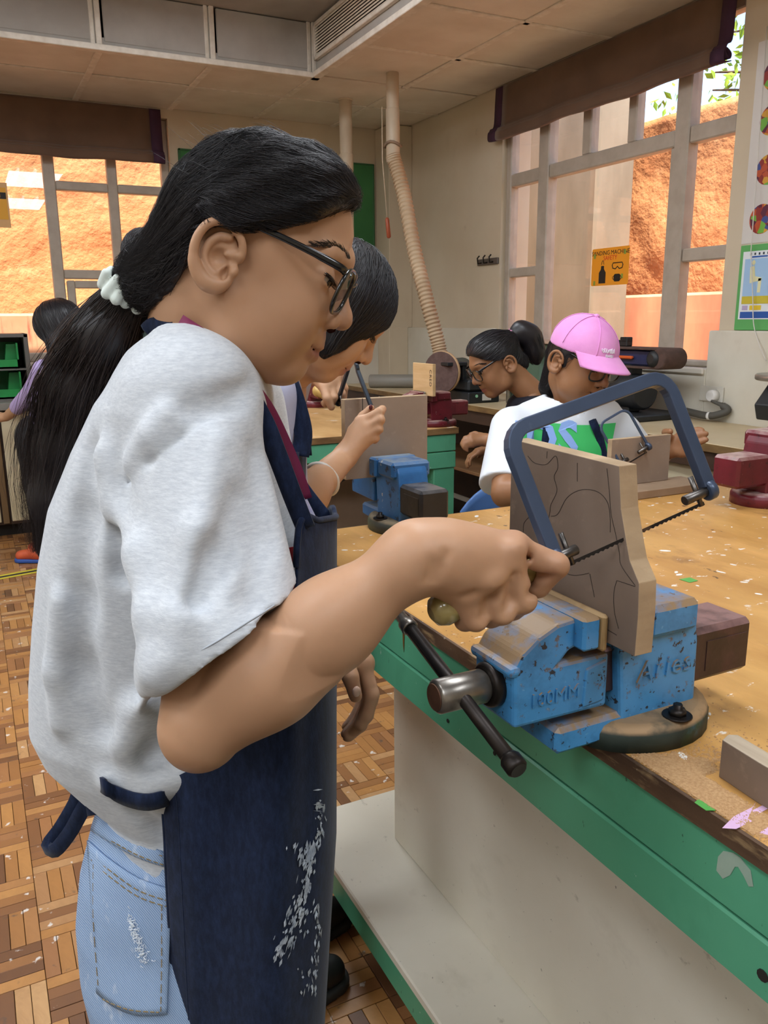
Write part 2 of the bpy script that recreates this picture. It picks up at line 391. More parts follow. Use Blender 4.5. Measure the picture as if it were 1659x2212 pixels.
# ---- far wall and right wall with their openings
T = .22; wx0, wx1, wz0, wz1 = -1.6, 1.385, 1.04, 2.64          # left window opening in the far wall
wy0, wy1, vz0, vz1 = 2.79, 4.60, 1.06, 2.66                    # right window opening in the right wall
w = MB().box((XL-T, YF, 0), (XR+T, YF+T, wz0)).box((XL-T, YF, wz1), (XR+T, YF+T, 3.03)).box((XL-T, YF, wz0), (wx0, YF+T, wz1)).box((wx1, YF, wz0), (XR+T, YF+T, wz1))
struct('wall_far', w, m_wall, 'far cream wall with the wide left window and green board')
w = MB().box((XR, YB-T, 0), (XR+T, YF, vz0)).box((XR, YB-T, vz1), (XR+T, YF, 3.03)).box((XR, YB-T, vz0), (XR+T, wy0, vz1)).box((XR, wy1, vz0), (XR+T, YF, vz1))
struct('wall_right', w, m_wall, 'right cream wall around the big window')
struct('wall_left', MB().box((XL-T, YB-T, 0), (XL, YF+T, 3.03)), m_wall, 'left cream wall')
struct('wall_back', MB().box((XL-T, YB-T, 0), (XR+T, YB, 3.03)), m_wall, 'cream wall behind the camera')
# thicker dado along both walls, and the boxed corner
d = MB().box((1.42, YF-.045, .0), (XR, YF, 1.235), .006).box((XR-.045, wy1+.01, 0), (XR, YF-.045, 1.235), .006).box((XR-.045, YB, 0), (XR, wy0+.02, 1.235), .006).box((XR-.045, wy0+.02, 0), (XR, wy1+.01, vz0-.005), .004)
struct('trim_1', d, m_dado, 'cream boxed dado ledge along the walls')
struct('trim_2', MB().box((2.955, 5.79, 1.235), (XR, YF, ZC), .004).box((2.94, 5.775, 0), (XR-.045, YF-.045, 1.24), .004), m_wall, 'narrow boxed pier in the far corner')

# ---- windows
def bar(win, lo, hi, m=m_frame): return obj('frame_bar', MB().box(lo, hi, .006), m, win)
def pane(win, lo, hi): return obj('pane', MB().box(lo, hi), m_pane, win)
w1 = thing('window_1', 'wide left window with painted frame, sunlit orange rock outside', 'window', (0, YF+.08, wz0)); w1['kind'] = 'structure'; del w1['category']
y0, y1 = YF+.05, YF+.115; yp0, yp1 = YF+.078, YF+.083
X1a, X1b, X2a, X2b = .565, .637, .969, 1.033
bar(w1, (X1a, y0, wz0), (X1b, y1, wz1)); bar(w1, (X2a, y0+.004, 1.586), (X2b, y1-.004, wz1)); bar(w1, (wx1-.05, y0, wz0), (wx1, y1, wz1))
bar(w1, (X1b, y0+.003, 2.151), (X2a, y1, 2.208)); bar(w1, (X2b, y0+.003, 2.151), (wx1-.05, y1, 2.208)); bar(w1, (X1b, y0+.003, 1.586), (wx1-.05, y1, 1.645))
bar(w1, (wx0, y0, wz1-.06), (X1a, y1, wz1)); bar(w1, (X1b, y0+.002, wz1-.06), (wx1-.05, y1, wz1)); bar(w1, (wx0, y0, wz0), (X1a, y1, wz0+.06)); bar(w1, (X1b, y0+.002, wz0), (wx1-.05, y1, wz0+.05)); bar(w1, (wx0, y0, wz0), (wx0+.06, y1, wz1))
sh = obj('sash', MB().box((X1b+.012, y0-.012, 1.09), (X1b+.062, y1-.02, 1.574), .006).box((X1b+.0622, y0-.011, 1.524), (wx1-.1102, y1-.021, 1.5735), .006).box((wx1-.11, y0-.012, 1.09), (wx1-.06, y1-.02, 1.574), .006).box((X1b+.0622, y0-.011, 1.0905), (wx1-.1102, y1-.021, 1.14), .006), m_frame, w1)
obj('pane', MB().box((X1b+.06, yp0, 1.13), (wx1-.1, yp1, 1.53)), m_pane, sh)
pane(w1, (wx0, yp0, wz0), (X1a+.01, yp1, wz1)); pane(w1, (X1b-.01, yp0, 2.2), (X2a+.01, yp1, wz1)); pane(w1, (X2b-.01, yp0, 2.2), (wx1-.04, yp1, wz1))
pane(w1, (X1b-.01, yp0, 1.64), (X2a+.01, yp1, 2.16)); pane(w1, (X2b-.01, yp0, 1.64), (wx1-.04, yp1, 2.16))
obj('sill', MB().box((wx0, YF-.03, wz0-.03), (wx1, YF+.05, wz0), .006), mat('sill_paint', 'd8d2c6', .5), w1)
w2 = thing('window_2', 'big right window with five top panes and rock bank outside', 'window', (XR+.08, 3.6, vz0)); w2['kind'] = 'structure'; del w2['category']
x0, x1 = XR+.035, XR+.10; xp0, xp1 = XR+.066, XR+.071; M1, M2 = (4.163, 4.26), (3.09, 3.182)
bar(w2, (x0, wy1-.05, vz0), (x1, wy1, vz1)); bar(w2, (x0, wy0, vz0), (x1, wy0+.03, vz1))
for a, b in (M1, M2): bar(w2, (x0-.008, a, vz0), (x1, b, vz1))
bar(w2, (x0, M1[1], 2.105), (x1, wy1-.05, 2.181)); bar(w2, (x0, M2[1], 2.105), (x1, M1[0], 2.181)); bar(w2, (x0, wy0+.03, 2.105), (x1, M2[0], 2.181))
for a, b in ((3.809, 3.882), (3.461, 3.524)): bar(w2, (x0+.004, a, 2.181), (x1, b, vz1))
bar(w2, (x0+.003, M1[1], 1.555), (x1, wy1-.05, 1.612)); bar(w2, (x0+.003, wy0+.03, 1.56), (x1, M2[0], 1.623)); bar(w2, (x0, wy0+.03, vz0), (x1, wy1-.05, vz0+.03)); bar(w2, (x0, wy0+.03, vz1-.05), (x1, wy1-.05, vz1))
bar(w2, (x0+.01, M2[1], vz0+.03), (x1, M2[1]+.035, 2.105))
ys = [wy0+.03, M2[0], M2[1], 3.461, 3.524, 3.809, 3.882, M1[0], M1[1], wy1-.05]
for i in range(0, 10, 2): pane(w2, (xp0, ys[i]-.008, 2.175), (xp1, ys[i+1]+.008, vz1))
pane(w2, (xp0, wy0+.02, 1.615), (xp1, M2[0]+.01, 2.11)); pane(w2, (xp0, wy0+.02, vz0), (xp1, M2[0]+.01, 1.565)); pane(w2, (xp0, M2[1]-.01, vz0), (xp1, M1[0]+.01, 2.11))
pane(w2, (xp0, M1[1]-.01, 1.605), (xp1, wy1-.04, 2.11)); pane(w2, (xp0, M1[1]-.01, vz0), (xp1, wy1-.04, 1.56))
obj('sill', MB().box((XR-.06, wy0+.025, vz0-.03), (XR+.035, wy1, vz0), .006), mat('sill_paint', 'd8d2c6', .5), w2)

# ---- ceiling: low band with tiles and battens, bulkhead, raised field
XS, YS = 2.01, 4.88
cl = struct('ceiling', MB().box((XL, YS, ZC+.012), (XR, YF, ZC+.05)).box((XS, YB, ZC+.012), (XR, YS, ZC+.05)).box((XL, YB, ZU), (XS+.1, YS+.1, ZU+.045)).box((XL-T, YB-T, 3.03), (XR+T, YF+T, 3.09)), m_bulk, 'suspended ceiling with a lower tiled band along the windows')
gx = [XS-.605*k for k in range(8, 0, -1)]+[XS, 2.605, XR]; gy = [YS, 5.405, YF]
cells = [(gx[i], gx[i+1], gy[j], gy[j+1]) for i in range(len(gx)-1) for j in range(2)]
gy2 = [YS-.628*k for k in range(0, 9)]
cells += [(a, b, gy2[j+1], gy2[j]) for a, b in ((XS, 2.605), (2.605, XR)) for j in range(8)]
for a, b, c, d_ in cells: obj('ceiling_tile', MB().box((a+.012, c+.012, 0), (b-.012, d_-.012, .014), .004), m_ceil, cl, base=(0, 0, ZC+random.uniform(-.002, .004)))
for o in cl.children: o.location = (0, 0, ORG[o.name][2])
for o in list(cl.children):      # tiles were built at z=0 of their own base
    for v in o.data.vertices: v.co.z += ORG[o.name][2]
def batten(lo, hi): return obj('ceiling_batten', MB().box(lo, hi, .003), m_batten, cl)
for x in gx[:-1]: batten((x-.019, YS+.02, ZC-.007), (x+.019, YF, ZC+.004))
batten((XL, 5.405-.012, ZC-.005), (XR, 5.405+.012, ZC+.004))
for y in gy2[1:]: batten((XS+.02, y-.016, ZC-.007), (XR, y+.016, ZC+.004))
batten((2.605-.019, YB, ZC-.007), (2.605+.019, YS, ZC+.004))
batten((XL, YS-.03, ZC-.02), (XS+.03, YS+.022, ZC+.01)); batten((XS-.03, YB, ZC-.02), (XS+.022, YS+.022, ZC+.01))
for i in range(7): obj('bulkhead_panel', MB().box((XS-.605*(i+1)+.02, YS-.004, ZC+.03), (XS-.605*i-.02, YS+.01, ZU-.005), .004), m_bulk, cl)
for i in range(8): obj('bulkhead_post', MB().box((XS-.605*i-.022, YS-.016, ZC+.01), (XS-.605*i+.006, YS+.01, ZU), .004).box((XS-.605*i-.05, YS-.008, ZC+.01), (XS-.605*i-.028, YS+.01, ZU), .003), m_batten, cl)
obj('bulkhead_panel', MB().box((XS-.004, YB, ZC+.01), (XS+.012, YS, ZU)), m_bulk, cl)
vent = thing('ceiling_vent', 'long slatted air vent in the bulkhead near the ceiling', 'vent', (XS-.01, 3.6, 2.86))
obj('vent_frame', MB().box((XS-.03, 2.3, 2.765), (XS-.004, 4.83, 2.785), .003).box((XS-.03, 2.3, 2.94), (XS-.004, 4.83, 2.96), .003).box((XS-.03, 4.815, 2.765), (XS-.004, 4.835, 2.96), .003).box((XS-.03, 2.3, 2.765), (XS-.004, 2.32, 2.96), .003), m_batten, vent)
obj('vent_back', MB().box((XS-.0055, 2.31, 2.77), (XS-.0042, 4.83, 2.955)), mat('vent_dark', '4b3f38', .9), vent)
for k in range(10): obj('slat', MB().box((-.007, 2.32, -.0035), (.007, 4.815, .0035), 0, xf=lambda p, k=k: A3(XS-.017+p[0]*.8-p[2]*.6, p[1], 2.794+k*.0158+p[2]*.8+p[0]*.6)), m_batten, vent)
# ceiling lights of the raised field (above and behind the camera)
m_tube = mat('tube_light', 'f4f7ff', .5, emit=6.)
def troffer(x, y, e):
    t = thing('ceiling_light', 'recessed fluorescent ceiling light, %s row, on the %s side of the raised ceiling' % ({3.4: 'farthest', 1.2: 'middle', -1.0: 'nearest'}[y], 'right' if x > 0 else 'middle' if x > -2 else 'left'), 'light', (x, y, ZU), 'fluorescent ceiling lights')
    obj('housing', MB().box((x-.31, y-.62, ZU-.012), (x+.31, y+.62, ZU-.001), .003), mat('light_housing', 'e6e6e6', .4), t)
    for k in (-1, 0, 1): obj('tube', MB().cyl((x+k*.18, y-.57, ZU-.03), (x+k*.18, y+.57, ZU-.03), .013, 10), m_tube, t)
    L = bpy.data.lights.new('ceiling_light_glow', 'AREA'); L.shape = 'RECTANGLE'; L.size = .56; L.size_y = 1.16; L.energy = e; L.color = (.88, .94, 1.0)
    o = bpy.data.objects.new('lamp', L); COL.objects.link(o); o.parent = t; o.location = (0, 0, -.05)
LE = 28
for x in (.9, -1.0, -2.6):
    for y in (3.4, 1.2, -1.0): troffer(x, y, LE)

# ---- outside: rock bank, curb, concrete pier, leaves
def fnoise(x, y, seed):
    r = np.random.RandomState(seed); o = np.zeros_like(x); a = 1.
    for k in range(5):
        for _ in range(3):
            th = r.rand()*6.28; f = (1.7**k)*1.6; o += a*np.sin(f*(x*math.cos(th)+y*math.sin(th))+r.rand()*6.28)
        a *= .6
    return o/5
m_rock = mat('rock_face', 'd79c6a', .85, col2='bd8152', scale=2.2, detail=8, lo=.35, hi=.7, layers=[('e5b888', 5, .55, .75, (1, 1, 1), .7), ('a06a48', 9, .6, .75, (1, 1, 1), .5), ('b9704a', 1.1, .58, .7, (1, 1, 1), .4)], bump=.6, bscale=14, bdist=.03)
def rock(P0, U, V, nu, nv, amp, seed, N):
    u = np.linspace(0, 1, nu); v = np.linspace(0, 1, nv); uu, vv = np.meshgrid(u, v, indexing='ij')
    L = np.linalg.norm(U); Hh = np.linalg.norm(V); d = fnoise(uu*L, vv*Hh, seed)+.35*np.abs(fnoise(uu*L*3, vv*Hh*3, seed+5))
    return P0+uu[..., None]*U+vv[..., None]*V+amp*d[..., None]*np.asarray(N)
rb = MB().grid(rock(A3(-4, 7.75, -.3), A3(10.3, 0, 0), A3(0, 0, 5.2), 150, 80, .10, 3, (0, -1, 0)), True)
tag(obj('rock_bank', rb, m_rock, None, (0, 7.7, 0), solid=.3, offs=1), 'sunlit orange rock bank outside the left window', 'rock')
rb = MB().grid(rock(A3(5.4, 7.6, -.3), A3(0, -7.5, 0), A3(0, 0, 3.22), 120, 60, .09, 8, (-1, 0, 0)), True)
tag(obj('rock_bank', rb, m_rock, None, (5.4, 4, 0), solid=.3, offs=1), 'rough orange rock bank outside the right window', 'rock')
m_curb = mat('curb_plaster', 'e0b494', .8, col2='d2a080', scale=4, layers=[('b8483c', 6, .55, .68, (2.5, 2.5, .4), .8)])
tag(obj('curb', MB().box((-3, 7.05, -.3), (1.9, 7.35, 1.37), .02), m_curb, None, (0, 7.2, -.2)), 'pale curb with red paint streaks outside the left window', 'curb')
tag(obj('curb', MB().box((4.78, 1.2, -.3), (5.0, 6.6, 1.47), .02), mat('curb_red', 'd9826a', .8, col2='e8b08c', scale=3, stretch=(1, 1, .3)), None, (4.9, 4, -.2)), 'reddish curb outside the right window', 'curb')
m_conc = mat('old_concrete', '93897a', .85, col2='776d5e', scale=3, lo=.3, hi=.7, stretch=(1, 1, .4), bump=.3, bscale=30)
ol = MB().box((4.35, 5.1, -.2), (4.72, 7.4, 3.6), .02)
tag(obj('concrete_pier', ol, m_conc, None, (4.5, 6.2, -.2)), 'weathered grey concrete pier outside the right window', 'pier')
m_leaf = mat('leaf_green', '9bb53e', .5, col2='5f7f22', scale=6, spec=.3); m_bark = mat('bark', '6b5a45', .9, col2='4a3d2f', scale=20, bump=.4)
tr = thing('leafy_tree', 'bright leafy tree above the rock bank outside the right window', 'tree', (7.05, 4.9, -.3))
tk = MB().tube(catmull([(7.05, 4.9, 2.5), (7.0, 4.95, 3.3), (7.05, 4.9, 4.2)], 8), [.07, .06, .05, .05, .04, .04, .03, .03], 8)
for k in range(9):
    a = random.random()*6.28; z = 2.9+random.random()*.9; tk.tube(catmull([(7.03, 4.92, z), (7.03+.5*math.cos(a), 4.92+.8*math.sin(a), z+.35), (7.03+.7*math.cos(a), 4.92+1.5*math.sin(a), z+.5)], 6), [.03, .025, .02, .015, .012, .008], 5)
tk.tube([(7.05, 4.9, -.3), (7.05, 4.9, 2.5)], [.09, .07], 8); obj('trunk', tk, m_bark, tr)
lf = MB()
for k in range(2600):
    c = A3(7.0+max(-.7, random.gauss(0, .28)), 4.6+random.gauss(0, 1.0), 3.55+random.gauss(0, .5)); n = nrm(RNG.normal(size=3)); u = nrm(np.cross(n, RNG.normal(size=3))); v = np.cross(n, u); s = random.uniform(.03, .065)
    lf.add([c-u*s, c+v*s*.5+n*s*.12, c+u*s*1.2, c-v*s*.5+n*s*.12], [(0, 1, 2), (0, 2, 3)])
l_ = obj('foliage', lf, m_leaf, tr); l_['kind'] = 'stuff'
tag(obj('ground', MB().box((-6, YF+T, -.6), (9, 11, -.3)).box((XR+T, -5, -.6), (9, YF+T, -.3)), mat('pale_bounce_ground', 'dcc8aa', .9, col2='cbb493', scale=4)), 'ground outside the windows, made pale to bounce sunlight indoors', kind='structure')  # unseen ground, pale colour chosen to throw sunlight up onto the ceiling
# ================================================================== benches, vises, saws
def setmi(o, fn):
    for p in o.data.polygons: p.material_index = fn(p)
def frame_fn(c, u, v, s=1.):
    c = np.asarray(c, float); u = nrm(u); v = nrm(v)
    return lambda p: c+s*(u*p[0]+v*p[1]+UP*p[2])
m_top = mat('bench_ply', 'cf9f5c', .36, col2='b58345', scale=5, stretch=(2.2, .7, 1), lo=.3, hi=.7, detail=7, bump=.2, bscale=60, bstretch=(2, .6, 1), layers=[('dba662', 11, .52, .7, (1.6, .5, 1), .7), ('6b4526', 7, .60, .74, (1.5, .8, 1), .75), ('efe6da', 34, .645, .67, (.8, 1.6, 1), .9), ('e8ddcf', 13, .675, .70, (1, 1, 1), .75), ('3d2c22', 30, .67, .70, (1.2, .6, 1), .8), ('8a3a34', 21, .705, .725, (1, 1, 1), .7)])
m_edge = mat('bench_edge', '6b5039', .6, col2='463224', scale=14, stretch=(1, .5, 2), layers=[('a08560', 30, .55, .68, (1, .5, 2), .85), ('d8cdb8', 60, .68, .70, (1, 1, 1), .7)], bump=.3, bscale=70)
m_green = mat('bench_green_paint', '5aa884', .40, col2='4d9877', scale=4, layers=[('3a7d60', 12, .58, .8, (1, 1, .5), .5), ('1f3d30', 90, .68, .70, (1, 1, .4), .8), ('c3d2c8', 80, .695, .71, (1, 1, .5), .7)], bump=.06)
m_cream = mat('bench_cream_board', 'e2dccd', .45, col2='d6cfbe', scale=2.5, layers=[('a39a86', 9, .6, .8, (1, .7, 1), .35), ('8f8674', 40, .66, .72, (1, .7, 1), .4), ('6f675a', 110, .69, .71, (1, 1, 1), .7)], bump=.04)
m_dark = mat('dark_gap', '231d19', .9)
XF, YE, X2, Y0 = .572, 1.613, 1.87, -.75
bn = thing('workbench', 'big paint-splattered workbench with green apron boards and cream lower shelf', 'workbench', (1.2, .5, 0))
obj('worktop', MB().box((XF+.004, Y0, .8255), (X2, YE-.004, BZ), .002), m_top, bn)
obj('worktop_edge', MB().box((XF, Y0, .8255), (XF+.0045, YE, BZ-.0008), .0008).box((XF, YE-.0045, .8255), (X2, YE, BZ-.0008), .0008), m_edge, bn)
for z0, z1, nm in ((.7575, .8245, 'upper'), (.694, .7545, 'lower')):
    obj('apron_board', MB().box((XF+.007, Y0, z0), (XF+.028, YE-.008, z1), .0025), m_green, bn); obj('apron_board', MB().box((XF+.028, YE-.03, z0), (X2-.02, YE-.008, z1), .0025), m_green, bn)
    obj('apron_board', MB().box((X2-.03, Y0, z0), (X2-.008, YE-.03, z1), .0025), m_green, bn)
obj('carcass', MB().box((XF+.03, Y0, .755), (X2-.03, YE-.03, .8255)), m_dark, bn)
obj('pedestal', MB().box((.735, Y0+.05, .165), (1.72, 1.437, .80), .003), m_cream, bn)
obj('lower_shelf', MB().box((.574, Y0, .1455), (X2, YE-.002, .165), .003), m_cream, bn)
obj('shelf_edge', MB().box((.579, Y0, .083), (.60, YE-.006, .145), .002).box((.60, YE-.028, .083), (X2-.01, YE-.006, .145), .002), m_green, bn)
for x in (.85, 1.6):
    for y in (-.5, 1.3): obj('foot', MB().box((x-.05, y-.05, 0), (x+.05, y+.05, .146), .004), m_edge, bn)
# drips and worn patches on the green boards
p = onx(872, 1352, XF+.0065); obj('varnish_drip', MB().prism([(p[0], p[1]+a, p[2]+b) for a, b in ((-.007, .012), (.009, .016), (.008, -.004), (.003, -.012), (.0015, -.034), (-.001, -.045), (-.003, -.012), (-.006, -.004))], (-.0006, 0, 0)), mat('varnish', '6f4a1d', .3), bn)
for px, py, r in ((968, 1557, .0032), (1069, 1627, .0032), (1648, 2107, .006)): q = onx(px, py, XF+.0066); obj('screw_hole', MB().cyl(q, q+A3(-.0012, 0, 0), r, 10), m_dark, bn)
q = np.array([onx(x, y, XF+.0066) for x, y in ((1552, 1850), (1563, 1838), (1585, 1842), (1600, 1852), (1612, 1868), (1622, 1880), (1628, 1915), (1618, 1915), (1607, 1892), (1595, 1872), (1588, 1872), (1578, 1890), (1562, 1898), (1548, 1880))])
obj('worn_patch', MB().prism([tuple(p) for p in q], (-.0005, 0, 0)), mat('worn_primer', 'a3b7a8', .5, col2='8fa898', scale=20), bn)
for pts in ([(1560, 1790), (1585, 1765), (1625, 1745), (1632, 1735), (1615, 1770), (1625, 1775), (1590, 1792)], [(1625, 1752), (1659, 1735), (1659, 1748), (1630, 1764)], [(1640, 1800), (1659, 1788), (1659, 1805)]): obj('paint_smear', MB().prism([tuple(onz(x, y, BZ)+A3(0, 0, .0004)) for x, y in pts], (0, 0, .0004)), mat('pink_paint', 'd9b3d6', .4), bn)
for pts in ([(1500, 1735), (1515, 1722), (1540, 1745), (1545, 1752), (1525, 1752)], [(1467, 1252), (1490, 1248), (1508, 1255), (1490, 1259)]): obj('paint_smear', MB().prism([tuple(onz(x, y, BZ)+A3(0, 0, .0004)) for x, y in pts], (0, 0, .0004)), mat('green_splat', '57a34c', .4), bn)
pp = MB()
for k in range(150):
    x, y = random.uniform(.62, 1.8), random.uniform(.45, 1.58); s = random.uniform(.003, .011)*random.random()+.002; a = random.random()*3.1; e = random.uniform(.25, .7)
    pp.prism([(x+s*math.cos(t)*math.cos(a)-s*e*math.sin(t)*math.sin(a), y+s*math.cos(t)*math.sin(a)+s*e*math.sin(t)*math.cos(a), BZ+.0001) for t in np.linspace(0, 5.4, 7)], (0, 0, .0005))
o_ = obj('paint_drop', pp, mat('white_paint_drop', 'ebe6de', .4), bn); o_['kind'] = 'stuff'

# second bench
b2 = thing('workbench', 'further workbench with green apron and leg beyond the second blue vise', 'workbench', (1.4, 3.6, 0))
bx0, bx1, by0, by1 = .93, 1.835, 2.965, 4.25
obj('worktop', MB().box((bx0, by0, .822), (bx1, by1, BZ), .004), mat('bench_ply_pale', 'c9a06a', .5, col2='b08450', scale=5, stretch=(2, .7, 1), layers=[('e6dccb', 9, .6, .68, (1, 1, 1), .85), ('7d5a38', 16, .64, .72, (1, 1, 1), .7)]), b2)
obj('worktop_edge', MB().box((bx0, by0-.004, .822), (bx1+.003, by0, BZ-.002), .001), mat('bench_edge_pale', '8a6a42', .6, col2='6a4c2c', scale=16, stretch=(.5, 1, 2)), b2)
for z0, z1 in ((.748, .820), (.675, .744)):
    obj('apron_board', MB().box((bx0, by0+.004, z0), (bx1-.005, by0+.026, z1), .003), m_green, b2); obj('apron_board', MB().box((bx1-.03, by0+.028, z0), (bx1-.008, by1, z1), .003), m_green, b2)
for x in (bx0, bx1-.115):
    for y in (by0+.012, by1-.1): obj('leg', MB().box((x+.005, y, 0), (x+.108, y+.06, .674), .003), m_green, b2)
obj('back_panel', MB().box((bx0+.12, by0+.28, .12), (bx1-.13, by0+.3, .8)), mat('mdf_panel', '8b7663', .7, col2='7c6856', scale=6), b2)

# ---- bench vise
m_blue = mat('vise_blue_paint', '4b93cc', .42, col2='4187bd', scale=14, layers=[('2f6896', 26, .5, .7, (1, 1, 1), .7), ('6b5236', 60, .60, .66, (1, 1, 1), .85), ('2a2320', 95, .615, .64, (1, 1, 1), .95), ('241f1e', 22, .67, .70, (1, 1, 1), .9), ('74add6', 120, .655, .69, (1, 1, 1), .6)], dust=('94795a', 1.0, .22), bump=.2, bscale=45)
m_blue2 = mat('vise_blue_paint_worn', '2f6ba6', .4, col2='285e94', scale=14, layers=[('1f1c1c', 40, .61, .65, (1, 1, 1), .9), ('1c4a78', 18, .5, .7, (1, 1, 1), .6), ('d8cdb8', 60, .67, .69, (1, 1, 1), .8)], dust=('9fa8a8', .6, .6), bump=.2, bscale=45)
m_maroon = mat('vise_maroon_paint', '6d1f2b', .35, col2='571722', scale=14, layers=[('2a1214', 40, .60, .68, (1, 1, 1), .8), ('d9c8c0', 60, .66, .68, (1, 1, 1), .8)], dust=('c9ada4', .75, .6), bump=.15)
m_slide = mat('vise_slide_brown', '3d2a2a', .4, col2='2b1e1e', scale=20, layers=[('59343b', 8, .55, .7, (1, 1, 1), .7), ('a58d8d', 30, .68, .72, (1, 1, 1), .6)], dust=('8c6a66', .9, .5), bump=.25)
m_black = mat('vise_black_paint', '26262a', .42, col2='1b1b1e', scale=18, layers=[('6a6a70', 22, .66, .72, (1, 1, 1), .6)], dust=('6f6a68', .8, .6), bump=.2)
m_steel = mat('worn_steel', '9a958e', .32, .85, col2='6f6860', scale=25, layers=[('5b3f2c', 14, .62, .72, (1, 1, 1), .8)])
m_iron = mat('dark_iron', '3a3431', .42, .75, col2='2a2624', scale=30, layers=[('7a5f48', 16, .64, .75, (1, 1, 1), .6)])
m_base = mat('vise_base_iron', '37423c', .6, .2, col2='23302c', scale=12, layers=[('3f6f8f', 9, .62, .72, (1, 1, 1), .8), ('2c5a3a', 7, .6, .7, (1, 1, 1), .6)], dust=('a98a66', .97, .3), bump=.3)
def make_vise(label, c, u, v, mb_, ms, mbase, s=1., liner=None, txt=False, handle=1, hdir=None, group='bench vises'):
    X = frame_fn(c, u, v, s); t = thing('bench_vise', label, 'vise', c, group)
    P = lambda poly, hw, bev=.004: MB().prism([(a, -hw, b) for a, b in poly], (0, 2*hw, 0), bev, X)
    obj('fixed_jaw', join(P([(-.050, .012), (-.058, .10), (-.058, .150), (.040, .150), (.050, .132), (.056, .10), (.058, .026)], .036), MB().box((-.060, -.052, .112), (-.028, .052, .1545), .004, X), MB().box((-.028, -.047, .118), (.044, .047, .154), .006, X)), mb_, t)
    obj('moving_jaw', join(P([(-.191, .051), (-.193, .113), (-.183, .129), (-.164, .143), (-.141, .153), (-.100, .157), (-.100, .128), (-.125, .122), (-.137, .110), (-.072, .110), (-.072, .049)], .035), MB().box((-.120, -.050, .124), (-.0985, .050, .159), .003, X)), mb_, t)
    obj('front_lip', MB().box((-.199, -.037, .106), (-.184, .037, .118), .005, X, 2), mb_, t)
    obj('jaw_liner', MB().box((-.0985, -.053, .121), (-.0905, .053, .1605), .003, X), liner or m_steel, t)
    obj('slide_bar', join(MB().box((.05, -.034, .045), (.145, .034, .110), .006, X), MB().box((-.10, -.024, .056), (.05, .024, .108), .003, X)), ms, t)
    obj('slide_recess', MB().box((.072, -.0348, .058), (.135, -.034, .094), .0, X), ms, t)
    obj('tongue', MB().box((-.136, -.035, .006), (-.045, .035, .036), .005, X), mb_, t)
    n = 28; a = np.linspace(0, 2*math.pi, n, endpoint=False); rings = []
    for z, k in ((0, 1.0), (.018, 1.0), (.026, .95), (.029, .86)): rings.append([X(A3(.0+.092*k*math.cos(q), .003+.076*k*math.sin(q), z)) for q in a])
    mbs = MB().grid(np.array(rings), True, True); b = len(mbs.v); mbs.v.append(tuple(X(A3(0, 0, .029)))); mbs.f += [(b-n+i, b-n+(i+1) % n, b) for i in range(n)]; mbs.sm += [False]*n
    b = len(mbs.v); mbs.v.append(tuple(X(A3(0, 0, 0)))); mbs.f += [((i+1) % n, i, b) for i in range(n)]; mbs.sm += [False]*n
    obj('swivel_base', mbs, mbase, t)
    for vv in (-.058, .058):
        bo = obj('bolt', MB().lathe(X(A3(.008, vv, .030)), X(A3(.008, vv, .05)), [(0, .0095*s), (.007*s, .0095*s), (.0072*s, .0055*s), (.013*s, .005*s)], 6), m_iron, t)
        obj('washer', MB().cyl(X(A3(.008, vv, .0285)), X(A3(.008, vv, .0308)), .016*s, 20), m_iron, bo)
    obj('screw_collar', MB().cyl(X(A3(-.204, 0, .087)), X(A3(-.190, 0, .087)), .0235*s, 24), m_iron, t)
    bs = obj('screw_boss', MB().lathe(X(A3(-.262, 0, .087)), X(A3(-.2, 0, .087)), [(0, .0145*s), (.003*s, .0175*s), (.055*s, .0175*s), (.058*s, .0155*s), (.066*s, .0155*s)], 26), m_steel, t)
    obj('boss_face', MB().cyl(X(A3(-.2632, 0, .087)), X(A3(-.2615, 0, .087)), .0138*s, 24), mat('rusty_face', '6b4a38', .6, .4, col2='4f3629', scale=40), bs)
    if handle:
        hd = nrm(hdir if hdir is not None else (0, .953, .302)); c0 = X(A3(-.236, 0, .089)); e1 = c0-hd*.098*s; e2 = c0+hd*.108*s
        h = obj('handle', MB().tube([e1, e2], .0073*s, 14), m_iron, t)
        obj('handle_end', MB().lathe(e1-hd*.013*s, e1+hd, [(0, .008*s), (.003*s, .0105*s), (.014*s, .0105*s), (.018*s, .008*s)], 16), m_iron, h)
        obj('handle_end', MB().lathe(e2-hd*.006*s, e2+hd, [(0, .0088*s), (.002*s, .0098*s), (.012*s, .0092*s), (.014*s, .0066*s), (.028*s, .006*s)], 16), m_steel, h)
    if txt:
        obj('lettering', text_mb('Aries', X(A3(.006, -.0362, .078)), u, UP, .033, .0024, shear=.12, spacing=1.12), mb_, t, label='raised lettering Aries'); obj('lettering', text_mb('100MM', X(A3(-.142, -.0352, .076)), u, UP, .021, .0018, spacing=1.0), mb_, t, label='raised lettering 100MM')
        obj('cast_patch', P([(-.106, .055), (-.103, .098), (-.076, .104), (-.078, .058)], .037, .002), mb_, t)
    return t
VC = A3(.635, .64, BZ)
m_liner = mat('jaw_liner_ply', 'a98a5e', .7, col2='86683f', scale=90, stretch=(3, .3, .3), dust=('b89a70', .9, .3))
make_vise('blue bench vise with 100MM and Aries lettering holding the big board', VC, (1, 0, 0), (0, 1, 0), m_blue, m_slide, m_base, liner=m_liner, txt=True)
make_vise('blue bench vise with black slide bar at the far end of the workbench', (.818, 1.55, BZ), (0, -1, 0), (1, 0, 0), m_blue2, m_black, mat('vise_base_black', '2c2f2c', .6, col2='4b5a48', scale=10, dust=('8a7a62', .9, .5)), 1.0, hdir=(-.93, 0, -.36))
